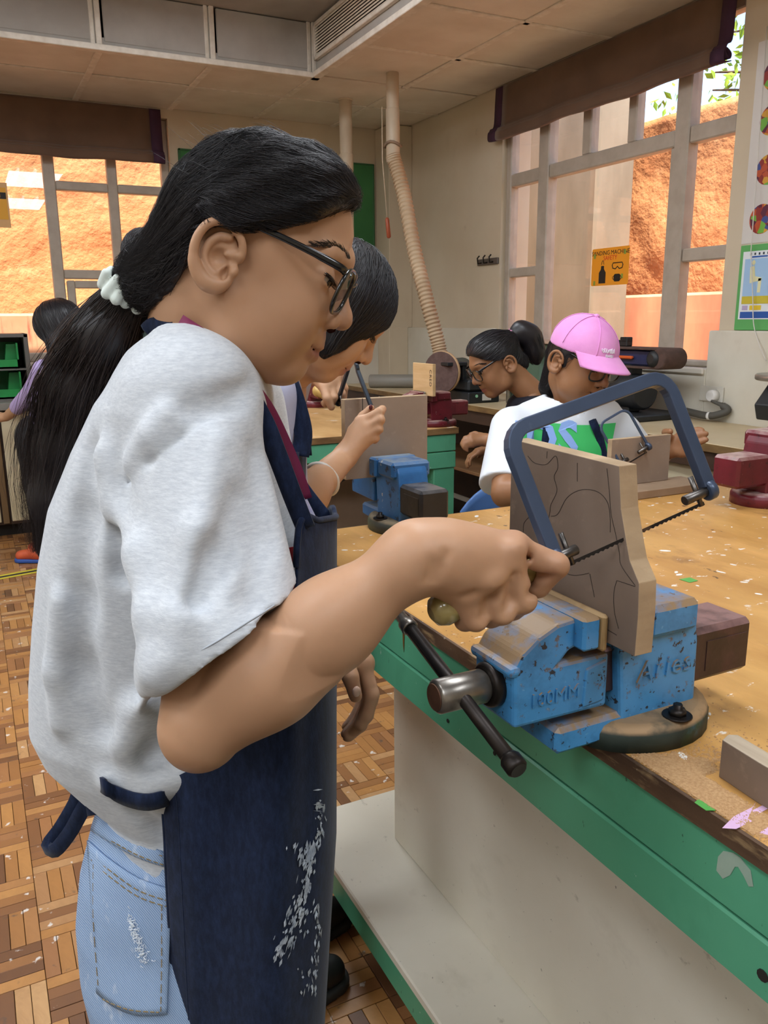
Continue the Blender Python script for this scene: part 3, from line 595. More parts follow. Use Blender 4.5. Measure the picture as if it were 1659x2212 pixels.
make_vise('maroon bench vise with dusty slide bar near the right edge of the workbench', (1.745, 1.345, BZ), (-1, 0, 0), (0, -1, 0), m_maroon, m_maroon, m_maroon, 1.15)
make_vise('maroon bench vise clamping a small pale wood block on the further workbench', (1.785, 3.05, BZ), (1, 0, 0), (0, 1, 0), m_maroon, m_maroon, m_maroon, .95)
make_vise('maroon bench vise on the further workbench behind the two sawing girls', (1.62, 4.1, BZ), (0, -1, 0), (1, 0, 0), m_maroon, m_maroon, m_maroon, 1.15)

# ---- the boards
m_mdf = mat('mdf_face', '826f60', .75, col2='746254', scale=7, layers=[('a08c78', 40, .6, .75, (1, 1, 1), .4), ('6b594c', 4, .58, .75, (1, 1, .6), .5)], bump=.08, bscale=200)
m_mdfe = mat('mdf_edge', 'b39a7a', .85, col2='a2896b', scale=12, stretch=(1, 1, 3), bump=.35, bscale=90, bdist=.003)
bx = .5455; brd = thing('wooden_board', 'thick brown board with pencilled outline clamped in the big blue vise', 'board', (bx+.011, .65, .98), 'boards being sawn')
prof = [(.764, 1.165), (.588, 1.161), (.582, 1.12), (.571, 1.086), (.566, 1.072), (.552, 1.0535), (.5505, 1.022), (.5515, .979), (.70, .979), (.764, .985)]
bo = obj('panel', MB().prism([(bx, a, b) for a, b in prof], (.0225, 0, 0), .0008), [m_mdf, m_mdfe], brd); setmi(bo, lambda p: 0 if abs(p.normal[0]) > .9 else 1)
def pen(parent, lines, fn, r=.0003):
    m = MB()
    for L in lines: m.tube(catmull([fn(x, y) for x, y in L], max(6, 5*len(L))), r, 4, flat=None)
    return obj('pencil_line', m, mat('pencil', '2e2622', .8), parent)
pl = [[(1140, 985), (1155, 1000), (1180, 1003), (1200, 985), (1205, 1010), (1197, 1030), (1203, 1060), (1190, 1090), (1188, 1105), (1185, 1120)], [(1190, 1115), (1205, 1110), (1225, 1075), (1255, 1058), (1290, 1062), (1312, 1085), (1318, 1120), (1318, 1150)],
      [(1311, 1012), (1316, 1060), (1320, 1110), (1330, 1155), (1338, 1195), (1342, 1222), (1372, 1265)], [(1247, 1000), (1247, 1040)], [(1130, 1150), (1132, 1130), (1145, 1115), (1153, 1108)], [(1215, 1235), (1240, 1243), (1272, 1238)], [(1274, 1240), (1280, 1270), (1284, 1290)],
      [(1332, 1254), (1345, 1258), (1372, 1267)], [(1332, 1255), (1326, 1280), (1327, 1320), (1336, 1358)], [(1300, 1353), (1332, 1372)], [(1182, 975), (1181, 990)]]
pen(brd, pl, lambda x, y: onx(x, y, bx-.0002)); q0 = onx(1306, 1334, bx-.0002)
obj('pencil_line', MB().tube([q0+.0026*A3(0, math.cos(t), 1.3*math.sin(t)) for t in np.linspace(0, 6.28, 13)[:-1]], .0003, 4, closed=True), mat('pencil', '2e2622'), brd)
# second board
b2o = thing('wooden_board', 'grey-brown board clamped in the second blue vise at the bench end', 'board', (.82, 1.63, .955), 'boards being sawn')
q = obj('panel', MB().box((.714, 1.6195, .955), (.921, 1.6375, 1.132), .001), [mat('mdf_face_pale', '9b8878', .75, col2='8e7b6c', scale=9, layers=[('b3a08d', 60, .6, .75, (1, 1, 1), .35), ('76655a', 3, .55, .75, (1, 1, .3), .4)]), m_mdfe], b2o); setmi(q, lambda p: 0 if abs(p.normal[1]) > .9 else 1)
obj('saw_cut', MB().box((.757, 1.619, 1.06), (.7585, 1.6196, 1.1325)), m_dark, b2o)
# wood block CRED in maroon vise
cb = thing('wood_block', 'small pale wood block stencilled CRED in the maroon vise', 'wood block', (1.72, 3.04, 1.02))
q = obj('block', MB().box((1.704, 2.955, .985), (1.72, 3.125, 1.118), .0015), mat('pale_pine', 'd3b183', .6, col2='c7a272', scale=6, stretch=(1, 1, 8)), cb)
obj('lettering', text_mb('CRED', (1.7036, 2.972, 1.06), (0, 0, -1), (0, -1, 0), .026, .0002, spacing=1.1), m_dark, cb, label='stencilled letters CRED')

# ---- offcut and sawdust
oc = MB().prism([(.626, .508, BZ), (.640, .513, BZ), (.648, .508, BZ), (.637, .36, BZ), (.560+.06, .36, BZ), (.622, .46, BZ)], (0, 0, .041), .001)
o = obj('wood_offcut', oc, [m_mdf, mat('offcut_top', 'b3a28c', .7, col2='a08f79', scale=10, stretch=(6, .6, 1))], None, (.63, .44, BZ)); setmi(o, lambda p: 1 if p.normal[2] > .9 else 0)
tag(o, 'tapered wood offcut lying on the bench front beside the vise', 'offcut')
sd = MB(); RS = np.random.RandomState(5)
for k in range(9000):
    if k % 3: x = .575+abs(RS.normal(0, .045)); y = .50+RS.normal(0, .05)
    else: x = .60+RS.normal(0, .06); y = .66+RS.normal(0, .14)
    if x < .576 or x > 1.0 or y < .3: continue
    if ((x-VC[0])/.095)**2+((y-VC[1]-.003)/.079)**2 < 1 or (.495 < x < .7 and .60 < y < .68): continue
    if .615 < x < .655 and .3 < y < .515: continue
    s_ = RS.uniform(.0006, .0021); a = RS.uniform(0, 3.1); c, q = math.cos(a)*s_, math.sin(a)*s_
    sd.add([(x-c, y-q, BZ+.0002), (x+q*.6, y-c*.6, BZ+.0002), (x+c, y+q, BZ+.0002), (x-q*.6, y+c*.6, BZ+.0002), (x, y, BZ+.0002+s_*.6)], [(0, 1, 4), (1, 2, 4), (2, 3, 4), (3, 0, 4)])
gx_, gy_ = np.meshgrid(np.linspace(.577, .70, 90), np.linspace(.36, .60, 150), indexing='ij'); hh = fnoise(gx_*28, gy_*28, 12)+.5*fnoise(gx_*90, gy_*90, 14)+1.1-((gx_-.60)/.055)**2*1.0-((gy_-.50)/.085)**2*1.1
dm = hh > .25; zz0 = BZ+.0002+np.clip(hh-.2, 0, 1.6)*.0008+RS.uniform(0, .00035, hh.shape); vi = np.full(hh.shape, -1); 
for i in range(89):
    for j in range(149):
        if dm[i, j] and dm[i+1, j] and dm[i, j+1] and dm[i+1, j+1] and not (.612 < gx_[i, j] < .66 and gy_[i, j] < .517) and ((gx_[i, j]-VC[0])/.093)**2+((gy_[i, j]-VC[1]-.003)/.077)**2 > 1:
            sd.add([(gx_[a, b], gy_[a, b], zz0[a, b]) for a, b in ((i, j), (i+1, j), (i+1, j+1), (i, j+1))], [(0, 1, 2, 3)])
tag(obj('sawdust', sd, mat('sawdust', 'c09a6d', .9, col2='a98157', scale=400), None, (.62, .55, BZ)), 'loose sawdust scattered on the bench around the big blue vise', 'sawdust', kind='stuff')

# ---- coping saws
def make_saw(label, P1, P2, n, depth, fm, hm, hl=.118, bar=(.0058, 1.0), ferr=None, grip=True, splay=0., group='coping saws'):
    P1 = np.asarray(P1, float); P2 = np.asarray(P2, float); B = nrm(P2-P1); n = nrm(np.asarray(n, float)-B*(np.asarray(n, float)@B)); s = np.cross(B, n)
    t = thing('coping_saw', label, 'saw', P1, group); r = .022; a, b = P1-B*.008, P2+B*.008
    ua, ub = a+B*splay, b-B*splay; r = min(r, np.linalg.norm(ub-ua)*.45); pts = [a+n*.004, ua+n*(depth-r)]; pts += [ua+n*(depth-r)+B*r*(1-math.cos(q))+n*r*math.sin(q) for q in np.linspace(.25, math.pi/2, 5)]
    e = ub+n*(depth-r)-B*r; pts += [e+n*r*math.cos(q)+B*r*math.sin(q) for q in np.linspace(0, math.pi/2-.25, 5)]; pts += [ub+n*(depth-r), b+n*.004]
    obj('frame', MB().tube(pts, bar[0]*1.35, 4, flat=(s, bar[1]), twist=0), fm, t, bevel=.0012)
    for c, d_ in ((a, -1), (b, 1)):
        obj('eyelet', MB().cyl(c-B*.005, c+B*.005, .0105, 18), fm, t)
        pn = obj('blade_holder', MB().cyl(c-B*.006+B*(.004 if d_ < 0 else -.028), c+B*(.026 if d_ < 0 else .008), .0052, 14), m_steel2, t)
        c2 = c-d_*B*.016; obj('cross_pin', MB().tube([c2-n*.012, c2+n*.02], .0028, 8), m_steel2, pn)
    e0, e1 = P1+B*.004-n*.0115, P2-B*.004-n*.0115; N = 60; ply = [e0+n*.0032]+[e1+n*.0032]
    for k in range(N, -1, -1): q = e0+(e1-e0)*k/N; ply.append(q+n*(.0006 if k % 2 else -.0006))
    obj('blade', MB().prism([tuple(p) for p in ply], tuple(s*.0007)), m_iron, t)
    if grip:
        ax = -B; h0 = P1+ax*.016; L = hl
        obj('ferrule', MB().lathe(h0-ax*.006, h0+ax, [(0, .006), (.002, .0085), (.016, .0092), (.018, .0085)], 18), ferr or m_steel2, t)
        obj('handle', MB().lathe(h0+ax*.010, h0+ax*2, [(0, .0085), (.012, .0108), (.035, .0135), (.06, .0135), (.078, .0118), (.09, .0128), (L-.022, .0152), (L-.012, .0155), (L-.004, .0125), (L, .006)], 24), hm, t)
    return t
m_steel2 = mat('saw_steel', '6f6a66', .35, .9, col2='4f4a47', scale=40)
m_saw = mat('saw_blue_lacquer', '46536b', .34, .25, col2='3b475c', scale=12, layers=[('5b6880', 30, .66, .72, (1, 1, 1), .4)])
m_saw2 = mat('saw_dark_lacquer', '2b333d', .32, .4); m_hand = mat('varnished_handle', 'a3925f', .22, col2='857343', scale=12, stretch=(.6, 3, 3), layers=[('5f4f2f', 12, .6, .75, (1, 1, 1), .6)], coat=.5)
S1, S2 = A3(.474, .58, 1.0835), A3(.652, .58, 1.1255)
make_saw('blue-grey coping saw cutting the big board in the vise', S1, S2, (-.026, .045, .115), .126, m_saw, m_hand, bar=(.0074, .8))
# ================================================================== counters, machines, things on the walls
m_ctop = mat('counter_top', 'cdbb98', .5, col2='bda883', scale=3, stretch=(1, 1, 1), layers=[('9a8460', 6, .62, .75, (1, 1, 1), .4)])
m_cedge = mat('counter_ply_edge', '8a6d42', .6, col2='6d5230', scale=9, stretch=(1, 1, 4)); m_brown = mat('dark_brown_board', '4a3527', .6, col2='3b2a20', scale=5)
m_cab = mat('cabinet_cream', 'd3c7a8', .5, col2='c7ba98', scale=3)
CX0, CX1 = 2.53, XR-.045
ct = thing('counter', 'long pale wall counter with ply edge under the right window', 'counter', (2.8, 3, 0))
obj('worktop', MB().box((CX0, -1.6, .785), (CX1, 5.77, .82), .003), m_ctop, ct); obj('worktop_edge', MB().box((CX0-.004, -1.6, .787), (CX0, 5.77, .818), .001), m_cedge, ct)
obj('rail', MB().box((CX0+.012, -1.6, .715), (CX0+.035, 5.77, .785), .002), m_brown, ct)
for y0_, y1_ in ((2.02, 2.62), (1.40, 2.0), (.78, 1.38)): obj('cabinet_door', MB().box((CX0+.05, y0_+.012, .1), (CX0+.07, y1_-.012, .712), .004), m_cab, ct)
for y in (2.63, 2.01, 1.39): obj('cabinet_post', MB().box((CX0+.045, y-.02, 0), (CX0+.072, y+.012, .714), .003), m_cedge, ct)
obj('cabinet_body', MB().box((CX0+.072, .7, .08), (CX1, 2.64, .78)), m_brown, ct)
for y in (3.3, 4.5, 5.6): obj('leg', MB().box((CX0+.03, y, 0), (CX0+.09, y+.06, .785), .003), m_brown, ct)
obj('under_shelf', MB().box((CX0+.05, 2.66, .40), (CX1, 5.7, .42), .003), mat('shelf_wood', '8f6a45', .6, col2='79573a', scale=5), ct); obj('under_back', MB().box((CX1-.02, 2.66, .05), (CX1, 5.7, .78)), m_brown, ct)
for y, z, l, c in ((3.0, .4205, .26, 'a0774c'), (3.5, .4205, .26, '8b6440'), (3.02, .461, .22, 'b08458')): tag(obj('wood_plank', MB().box((CX0+.08, y, z), (CX0+.3, y+l, z+.04), .003), mat('plank_'+c, c, .6, col2='7a5636', scale=6, stretch=(1, .3, 1)), None, (CX0+.2, y+l/2, z)), {3.0: 'brown plank lying on the dark shelf below the counter', 3.5: 'darker plank further back on the shelf below the counter', 3.02: 'light plank stacked on a plank below the counter'}[y], 'plank', 'planks under the counter')
# hose hanging under the counter
pts = catmull([(CX0-.02, 3.42, .78), (CX0-.04, 3.42, .6), (CX0-.03, 3.4, .4), (CX0-.03, 3.42, .2), (CX0-.03, 3.44, .012)], 60)
pts = [p+.008*A3(math.sin(i*.55), math.cos(i*.55), 0) for i, p in enumerate(pts)]
tag(obj('hanging_cable', MB().tube(pts, .014, 8), mat('grey_conduit', '6e665e', .6), None, pts[-1]), 'grey wavy conduit hanging below the counter edge', 'cable')

# ---- left cabinet with green trays
lc = thing('cabinet', 'cream cabinet with brown trim and grey top under the left window', 'cabinet', (-.6, 5.6, 0))
obj('worktop', MB().box((-1.8, 5.36, .79), (.36, 5.97, .835), .004), mat('grey_top', '7d7a72', .5, col2='6b6861', scale=5), lc); obj('body', MB().box((-1.8, 5.44, .08), (.34, 5.97, .79)), m_brown, lc); obj('plinth', MB().box((-1.8, 5.5, 0), (.33, 5.95, .08)), m_dark, lc)
for a, b in ((-1.2, -.56), (-.54, .08), (.12, .34)):
    dr = obj('door', MB().box((a+.01, 5.42, .1), (b-.01, 5.44, .775), .004), m_cab, lc); obj('door_handle', MB().tube([(b-.05, 5.412, .45), (b-.05, 5.412, .56)], .007, 8), m_iron, dr)
obj('trim', MB().box((.08, 5.415, .09), (.115, 5.44, .785), .003), mat('brown_trim', '6f5636', .6), lc)
rk = thing('tray_rack', 'grey rack with green plastic trays on the left cabinet', 'rack', (0, 5.65, .835))
m_rack = mat('grey_rack', '5d5a55', .5); m_tray = mat('green_plastic', '1d8f45', .4, col2='177a3a', scale=5)
obj('rack_frame', MB().box((-.9, 5.45, .835), (.33, 5.85, .85)).box((-.9, 5.45, 1.215), (.33, 5.85, 1.235)).box((.305, 5.45, .835), (.33, 5.85, 1.235), .003).box((-.9, 5.45, .835), (-.875, 5.85, 1.235)).box((-.9, 5.84, .835), (.33, 5.85, 1.235)), m_rack, rk)
obj('rack_shelf', MB().box((-.875, 5.46, 1.02), (.305, 5.84, 1.03)), m_rack, rk)
for i, x in enumerate((-.85, -.47, -.09)):
    for z, h in ((.851, .16), (1.031, .15)):
        x1_ = x+.36; t_ = MB().box((x, 5.47, z), (x1_, 5.82, z+.01)).box((x, 5.47, z), (x+.01, 5.82, z+h)).box((x1_-.01, 5.47, z), (x1_, 5.82, z+h)).box((x, 5.81, z), (x1_, 5.82, z+h)).box((x, 5.47, z), (x1_, 5.48, z+h*.35)).prism([(x1_-.08, 5.55, z+.01), (x1_-.01, 5.55, z+.01), (x1_-.01, 5.55, z+h*.95), (x1_-.06, 5.55, z+h*.95)], (0, .15, 0))
        wh = ['leftmost', 'middle', 'rightmost'][i]; tag(obj('plastic_tray', t_, m_tray, None, (x+.18, 5.65, z)), 'green plastic tray, %s in the %s row of the grey rack' % (wh, 'lower' if z < 1 else 'upper'), 'tray', 'green trays in the rack')
# floor tape
tp = thing('floor_tape', 'yellow and black hazard tape stuck across the floor', 'tape', (0, 4.5, 0))
for k, c in enumerate(('c9b93a', '2b2b28', 'c9b93a')):
    o0 = A3(-.9, 4.33+.028*k, .001); o1 = A3(.45, 4.60+.028*k, .001); obj('tape_strip', MB().prism([o0, o1, o1+A3(0, .026, 0), o0+A3(0, .026, 0)], (0, 0, .0008)), mat('tape_'+c, c, .6), tp)

# ---- blinds
m_bl = mat('blind_fabric', '6d5340', .85, col2='5f4736', scale=4, bump=.25, bscale=500, sheen=.2); m_bp = mat('blind_band', '40233a', .85, bump=.2, bscale=500)
def blind(label, o, ax, out, L, ztop, zbot, taper=0.):
    t = thing('roman_blind', label, 'blind', o, 'roman blinds'); ax = nrm(ax); out = nrm(out)
    prof = [(.012, ztop), (.016, (ztop+zbot)/2+.06), (.022, zbot+.085), (.050, zbot+.06), (.056, zbot+.03), (.030, zbot+.008), (.026, zbot+.028), (.06, zbot+.045), (.066, zbot+.012), (.058, zbot-.006), (.02, zbot)]
    pr = catmull([(a, 0, b) for a, b in prof], 40)
    def strip(s0, s1, lift=0., wob=.004):
        n = max(2, int((s1-s0)/.06)+1); P = []
        for s in np.linspace(s0, s1, n):
            w_ = wob*math.sin(s*7.3)+wob*.6*math.sin(s*17+1)
            P.append([np.asarray(o, float)*[1, 1, 0]+ax*s+out*(a+lift+w_*.5*((ztop-z)/(ztop-zbot)))+UP*(z+taper*(s/L)*((ztop-z)/(ztop-zbot))+w_*((ztop-z)/(ztop-zbot))) for a, _, z in pr])
        return MB().grid(np.array(P), True)
    obj('fabric', strip(.075, L-.075), m_bl, t, solid=.003); obj('edge_band', strip(0, .076, .001), m_bp, t, solid=.004); obj('edge_band', strip(L-.076, L, .001), m_bp, t, solid=.004)
    a0 = np.asarray(o, float)*[1, 1, 0]+UP*(ztop-.005); obj('head_rail', MB().tube([a0+ax*.01+out*.0, a0+ax*(L-.01)+out*.0], .012, 8), m_batten, t)
blind('brown roman blind half drawn over the left window', (1.335, YF-.012, 2.3), (-1, 0, 0), (0, -1, 0), 2.95, 2.685, 2.345)
blind('brown roman blind half drawn over the big right window', (XR-.012, 2.815, 2.3), (0, 1, 0), (-1, 0, 0), 1.83, 2.692, 2.385)

# ---- green board, pipes, cord
gb = thing('green_board', 'wide green notice board on the far wall behind the girls', 'board', (2.19, YF, 1.75)); obj('felt', MB().box((1.455, YF-.018, 1.767), (2.925, YF-.004, 2.443)), mat('green_felt', '3f7a45', .9, col2='356c3c', scale=3, bump=.2, bscale=300), gb)
obj('board_frame', MB().box((1.441, YF-.022, 1.755), (2.937, YF, 1.769), .003).box((1.441, YF-.022, 2.441), (2.937, YF, 2.455), .003).box((1.441, YF-.022, 1.755), (1.456, YF, 2.455), .003).box((2.922, YF-.022, 1.755), (2.937, YF, 2.455), .003), mat('green_frame', '2f6238', .6), gb)
m_pvc = mat('cream_pvc_pipe', 'cdbfa9', .45, col2='bfae95', scale=5, layers=[('8a745c', 8, .62, .75, (1, 1, 1), .4)])
dp = thing('dust_pipe', 'cream ceiling dust pipe partly hidden behind the nearest girl', 'pipe', (2.387, 5.296, 1.3), 'dust pipes'); obj('pipe', MB().cyl((2.387, 5.296, 1.5), (2.387, 5.296, ZC+.005), .042, 24), m_pvc, dp); obj('pipe_joint', MB().cyl((2.387, 5.296, 2.25), (2.387, 5.296, 2.37), .0465, 24), m_pvc, dp); obj('ceiling_collar', MB().cyl((2.387, 5.296, ZC-.008), (2.387, 5.296, ZC+.002), .05, 20), m_pvc, dp)
dp = thing('dust_pipe', 'cream ceiling dust pipe with ribbed flexible hose running to the disc sander', 'pipe', (2.399, 4.645, .95), 'dust pipes')
zj = ony(853, 352, 4.645)[2]; obj('pipe', MB().cyl((2.399, 4.645, zj+.06), (2.399, 4.645, ZC+.005), .037, 24), m_pvc, dp); obj('pipe_joint', MB().cyl((2.399, 4.645, zj+.0), (2.399, 4.645, zj+.30), .041, 24), m_pvc, dp)
obj('rope_tie', join(*[MB().tube([(2.399+.05*math.cos(t), 4.645+.05*math.sin(t), zj+.1+.01*math.sin(2*t+k)+.018*k) for t in np.linspace(0, 6.28, 17)[:-1]], .008, 6, closed=True) for k in (0,)]), mat('rope', '8f7a66', .9), dp)
hc = catmull([(2.399, 4.645, zj+.04), tuple(ony(872, 420, 4.58)), tuple(ony(895, 540, 4.45)), tuple(ony(922, 650, 4.32)), tuple(ony(948, 750, 4.25)), (2.50, 4.22, .99)], 448)
hr = [.041+.0045*math.cos(2*math.pi*i/7.) for i in range(448)]
obj('flexible_hose', MB().tube(hc, hr, 18), mat('ribbed_hose', 'c9b294', .5, col2='b39a7c', scale=4), dp)
pc = thing('pull_cord', 'pull cord with small red wooden handle beside the hose', 'cord', (2.33, 4.645, 1.65)); q0, q1, q2 = ony(826, 345, 4.6), ony(836, 470, 4.6), ony(840, 512, 4.6)
obj('cord', MB().tube([A3(q0[0], q0[1], ZC-.2), q0, q1], .003, 6), m_pvc, pc); obj('cord_handle', MB().lathe(q1, q2, [(0, .006), (.01, .012), (.11, .013), (.118, .007)], 12), mat('red_wood', '9c4a2c', .5), pc)
hk = thing('coat_hooks', 'small dark coat hook rail on the right wall', 'hooks', (XR, 4.73, 1.67)); obj('rail', MB().box((XR-.014, 4.61, 1.645), (XR, 4.85, 1.685), .003), mat('hook_rail', '5a5048', .5), hk)
for y in (4.66, 4.73, 4.80): obj('hook', MB().tube([(XR-.014, y, 1.66), (XR-.04, y, 1.655), (XR-.045, y, 1.69), (XR-.03, y, 1.705)], .005, 6), m_iron, hk)

# ---- safety signs
def text(parent, nm, txt, o, ux, uy, size, m, lab=None, **k): return obj(nm, text_mb(txt, o, ux, uy, size, .0003, **k), m, parent, label=lab)
m_sign = mat('sign_orange', 'f09a1c', .5); m_ink = mat('sign_ink', '1c1712', .6); m_redink = mat('sign_red', 'd83a1e', .6)
xs = XR+.062; sy0, sy1, sz0, sz1 = 3.478, 3.775, 1.472, 1.672; sc = (sy0+sy1)/2
sg = thing('safety_sign', 'orange sanding machine safety sign taped on the right window', 'sign', (xs, sc, sz0), 'safety signs')
def signp(y, z, d=0.): return A3(xs-d, sc-y, sz0+.1+z)      # y to the viewer's right
def rpoly(w, h, r, n=5):
    P = []
    for cx_, cy_, a0 in ((w-r, h-r, 0), (-w+r, h-r, 90), (-w+r, -h+r, 180), (w-r, -h+r, 270)):
        P += [(cx_+r*math.cos(math.radians(a0+90*k/n)), cy_+r*math.sin(math.radians(a0+90*k/n))) for k in range(n+1)]
    return P
obj('sheet', MB().prism([signp(a, b) for a, b in rpoly(.148, .10, .01)], (-.0015, 0, 0)), m_sign, sg)
UX = A3(0, -1, 0); text(sg, 'lettering', 'SANDING MACHINE', signp(0, .073, .002), UX, UP, .033, m_ink, 'black heading SANDING MACHINE'); text(sg, 'lettering', 'SAFETY', signp(.0, .045, .002), UX, UP, .033, m_redink, 'red word SAFETY')
apr = [(-.085, -.088), (-.03, -.088), (-.03, -.03), (-.045, -.012), (-.046, .006), (-.069, .006), (-.07, -.012), (-.085, -.03)]
obj('apron_symbol', join(MB().prism([signp(a, b, .002) for a, b in apr], (-.0004, 0, 0)), MB().tube([signp(-.057+.009*math.cos(t), .012+.022*math.sin(t), .002) for t in np.linspace(0, 3.14, 9)], .0016, 5)), m_ink, sg)
obj('goggles_symbol', MB().tube([signp(.062+a, .005+b, .002) for a, b in ((-.035, .012), (.035, .012), (.042, 0), (.036, -.016), (.015, -.02), (0, -.008), (-.015, -.02), (-.036, -.016), (-.042, 0))], .0028, 6, closed=True), m_ink, sg)
obj('mask_symbol', join(MB().prism([signp(.062+a, -.062+b, .002) for a, b in rpoly(.026, .02, .012)], (-.0004, 0, 0)), MB().tube([signp(.062+.036*math.cos(t), -.062+.014*math.sin(t), .0022) for t in np.linspace(0, 6.28, 17)[:-1]], .0016, 5, closed=True)), m_ink, sg)
m_tp = mat('green_tape', '8f9a3a', .6)
for a, b in ((-.125, .06), (.115, .07), (-.12, -.085), (.1, -.055)): obj('tape', MB().prism([signp(a-.008, b-.012, .0022), signp(a+.008, b-.012, .0022), signp(a+.008, b+.012, .0022), signp(a-.008, b+.012, .0022)], (-.0003, 0, 0)), m_tp, sg)
ys_ = YF+.07; s0 = ony(14, 395, ys_); s1 = ony(16, 492, ys_)
sg = thing('safety_sign', 'yellow and black safety sign taped on the left window', 'sign', (s0[0]-.1, ys_, s1[2]), 'safety signs')
obj('sheet', MB().box((s0[0]-.26, ys_-.002, s1[2]), (s0[0], ys_, s0[2])), mat('clear_sleeve', 'd9a96a', .4), sg); obj('print', MB().box((s0[0]-.25, ys_-.0035, s1[2]+.05), (s0[0]-.01, ys_-.002, s0[2]-.03)), mat('sign_yellow', 'e5a722', .5), sg)
obj('heading', MB().box((s0[0]-.24, ys_-.0045, s0[2]-.10), (s0[0]-.012, ys_-.0035, s0[2]-.06)), m_ink, sg); text(sg, 'lettering', 'CAUTION', (s0[0]-.125, ys_-.005, s0[2]-.08), (1, 0, 0), UP, .036, mat('sign_yellow', 'e5a722'))
# ---- papers on the right wall
pw = thing('paper_chart', 'white paper chart with a column of colourful discs on the right wall', 'poster', (XR, 2.3, 1.6)); obj('paper', MB().box((XR-.002, 1.9, 1.612), (XR-.0002, 2.705, 2.43)), mat('white_paper', 'd8d4cf', .7, col2='cfcac5', scale=3), pw)
def disc_mat():
    t = NT('puzzle_disc'); v = t.n('ShaderNodeTexVoronoi'); t.l(t.co((1, 1, 1)), v.inputs['Vector']); v.inputs['Scale'].default_value = 40
    cr = t.n('ShaderNodeValToRGB'); sp_ = t.n('ShaderNodeSeparateColor'); t.l(v.outputs['Color'], sp_.inputs[0]); t.l(sp_.outputs[0], cr.inputs[0]); e = cr.color_ramp.elements; cr.color_ramp.interpolation = 'CONSTANT'
    e[0].color = (*srgb('5a1f3a'), 1); e[1].position = .85; e[1].color = (*srgb('6fae3f'), 1)
    for p, c in ((.2, '8f2f2a'), (.45, 'b8502c'), (.65, 'd09a35'), (.78, '3b4a8a')): q = e.new(p); q.color = (*srgb(c), 1)
    t.l(cr.outputs[0], t.b.inputs['Base Color']); t.b.inputs['Roughness'].default_value = .5; return t.m
m_disc = disc_mat()
for px, py in ((1676, 160), (1668, 258), (1660, 366), (1645, 473)): c = onx(px, py, XR-.002); obj('disc', MB().cyl(c, c+A3(-.0012, 0, 0), .062, 28), m_disc, pw)
gp = thing('poster_board', 'green board with a blue safety poster on the right wall', 'poster', (XR, 2.4, 1.24)); obj('backing', MB().box((XR-.012, 1.8, 1.237), (XR, 2.697, 1.605), .002), mat('green_board', '5fa85f', .8), gp)
ps = obj('poster', MB().box((XR-.0135, 2.2, 1.285), (XR-.012, 2.678, 1.577)), mat('poster_white', 'dfe6ea', .4), gp)
def pblock(nm, y0_, y1_, z0_, z1_, c, k=0): return obj(nm, MB().box((XR-.0145-k*.0006, y0_, z0_), (XR-.0135, y1_, z1_)), mat('poster_'+c, c, .4), ps)
pblock('poster_panel', 2.25, 2.665, 1.375, 1.545, '9fc3e6'); pblock('poster_hill', 2.25, 2.665, 1.352, 1.385, 'c9b93f', 1); pblock('poster_band', 2.25, 2.668, 1.29, 1.318, '2459a8'); pblock('poster_heading', 2.55, 2.63, 1.549, 1.556, '2a5fae')
for k in range(5): pblock('poster_letter', 2.545+k*.022, 2.553+k*.022, 1.56, 1.57, '33424f')
pblock('poster_box', 2.56, 2.62, 1.325, 1.345, 'e0c23a'); pblock('poster_box', 2.63, 2.66, 1.325, 1.345, 'b5a8c9')
fg = MB(); y = 2.60; fg.sphere((XR-.0145, y+.018, 1.528), (.001, .009, .011), 10); fg.prism([(XR-.0145, y+a, 1.44+b) for a, b in ((.03, 0), (.034, .07), (.012, .075), (.004, .03), (-.03, .022), (-.028, .01), (.008, .006))], (-.0008, 0, 0)); fg.prism([(XR-.0145, y+a, 1.40+b) for a, b in ((-.03, .06), (-.014, .06), (-.012, 0), (-.028, 0))], (-.0008, 0, 0))
obj('seated_figure_print', fg, mat('poster_fig', 'e0dcaf', .5), ps)
for k, dz in enumerate((0,)):
    sp_ = catmull([tuple(onx(1622, 545, XR-.03)), tuple(onx(1626, 640, XR-.03)), tuple(onx(1628, 700, XR-.04)), tuple(onx(1640, 745, XR-.06)), tuple(onx(1655, 780, XR-.06))], 24)
    tag(obj('blind_cord', MB().tube([sp_[0]+A3(0, .02, .9)]+list(sp_), .0022, 6), mat('white_cord', 'd5d0c8', .6), None, sp_[-1]), 'thin white blind cord hanging in front of the posters', 'cord')
# ---- socket and cable
so = thing('wall_socket', 'square wall socket with a white round plug', 'socket', (XR-.045, 2.76, .94)); xw = XR-.045; so0 = onx(1515, 832, xw); so1 = onx(1563, 870, xw)
obj('faceplate', MB().box((xw-.01, so1[1], so1[2]), (xw, so0[1], so0[2]), .003), mat('socket_plate', 'd2cec3', .4), so); pcn = onx(1541, 855, xw-.02); obj('plug', MB().lathe((xw-.045, pcn[1], pcn[2]), (xw, pcn[1], pcn[2]), [(0, .022), (.006, .028), (.035, .029)], 20), mat('plug_white', 'e4e2df', .35), so)
cp = catmull([(xw-.04, pcn[1]-.01, pcn[2]-.02), tuple(onx(1572, 885, xw-.02)), tuple(onx(1545, 897, xw-.05)), tuple(onx(1520, 897, xw-.06)), tuple(onx(1482, 888, xw-.05))], 40)
for p in cp: p[2] = max(p[2], .84)
cw = thing('grey_hose', 'grey cable sleeve lying curled on the counter under the socket', 'cable', cp[20]); obj('sleeve', MB().tube(cp, [.008]*6+[.017]*34, 12), mat('grey_sleeve', '55524c', .7), cw); obj('tie', MB().tube(cp[24:27], .0185, 12), mat('plug_white', 'e4e2df'), cw)

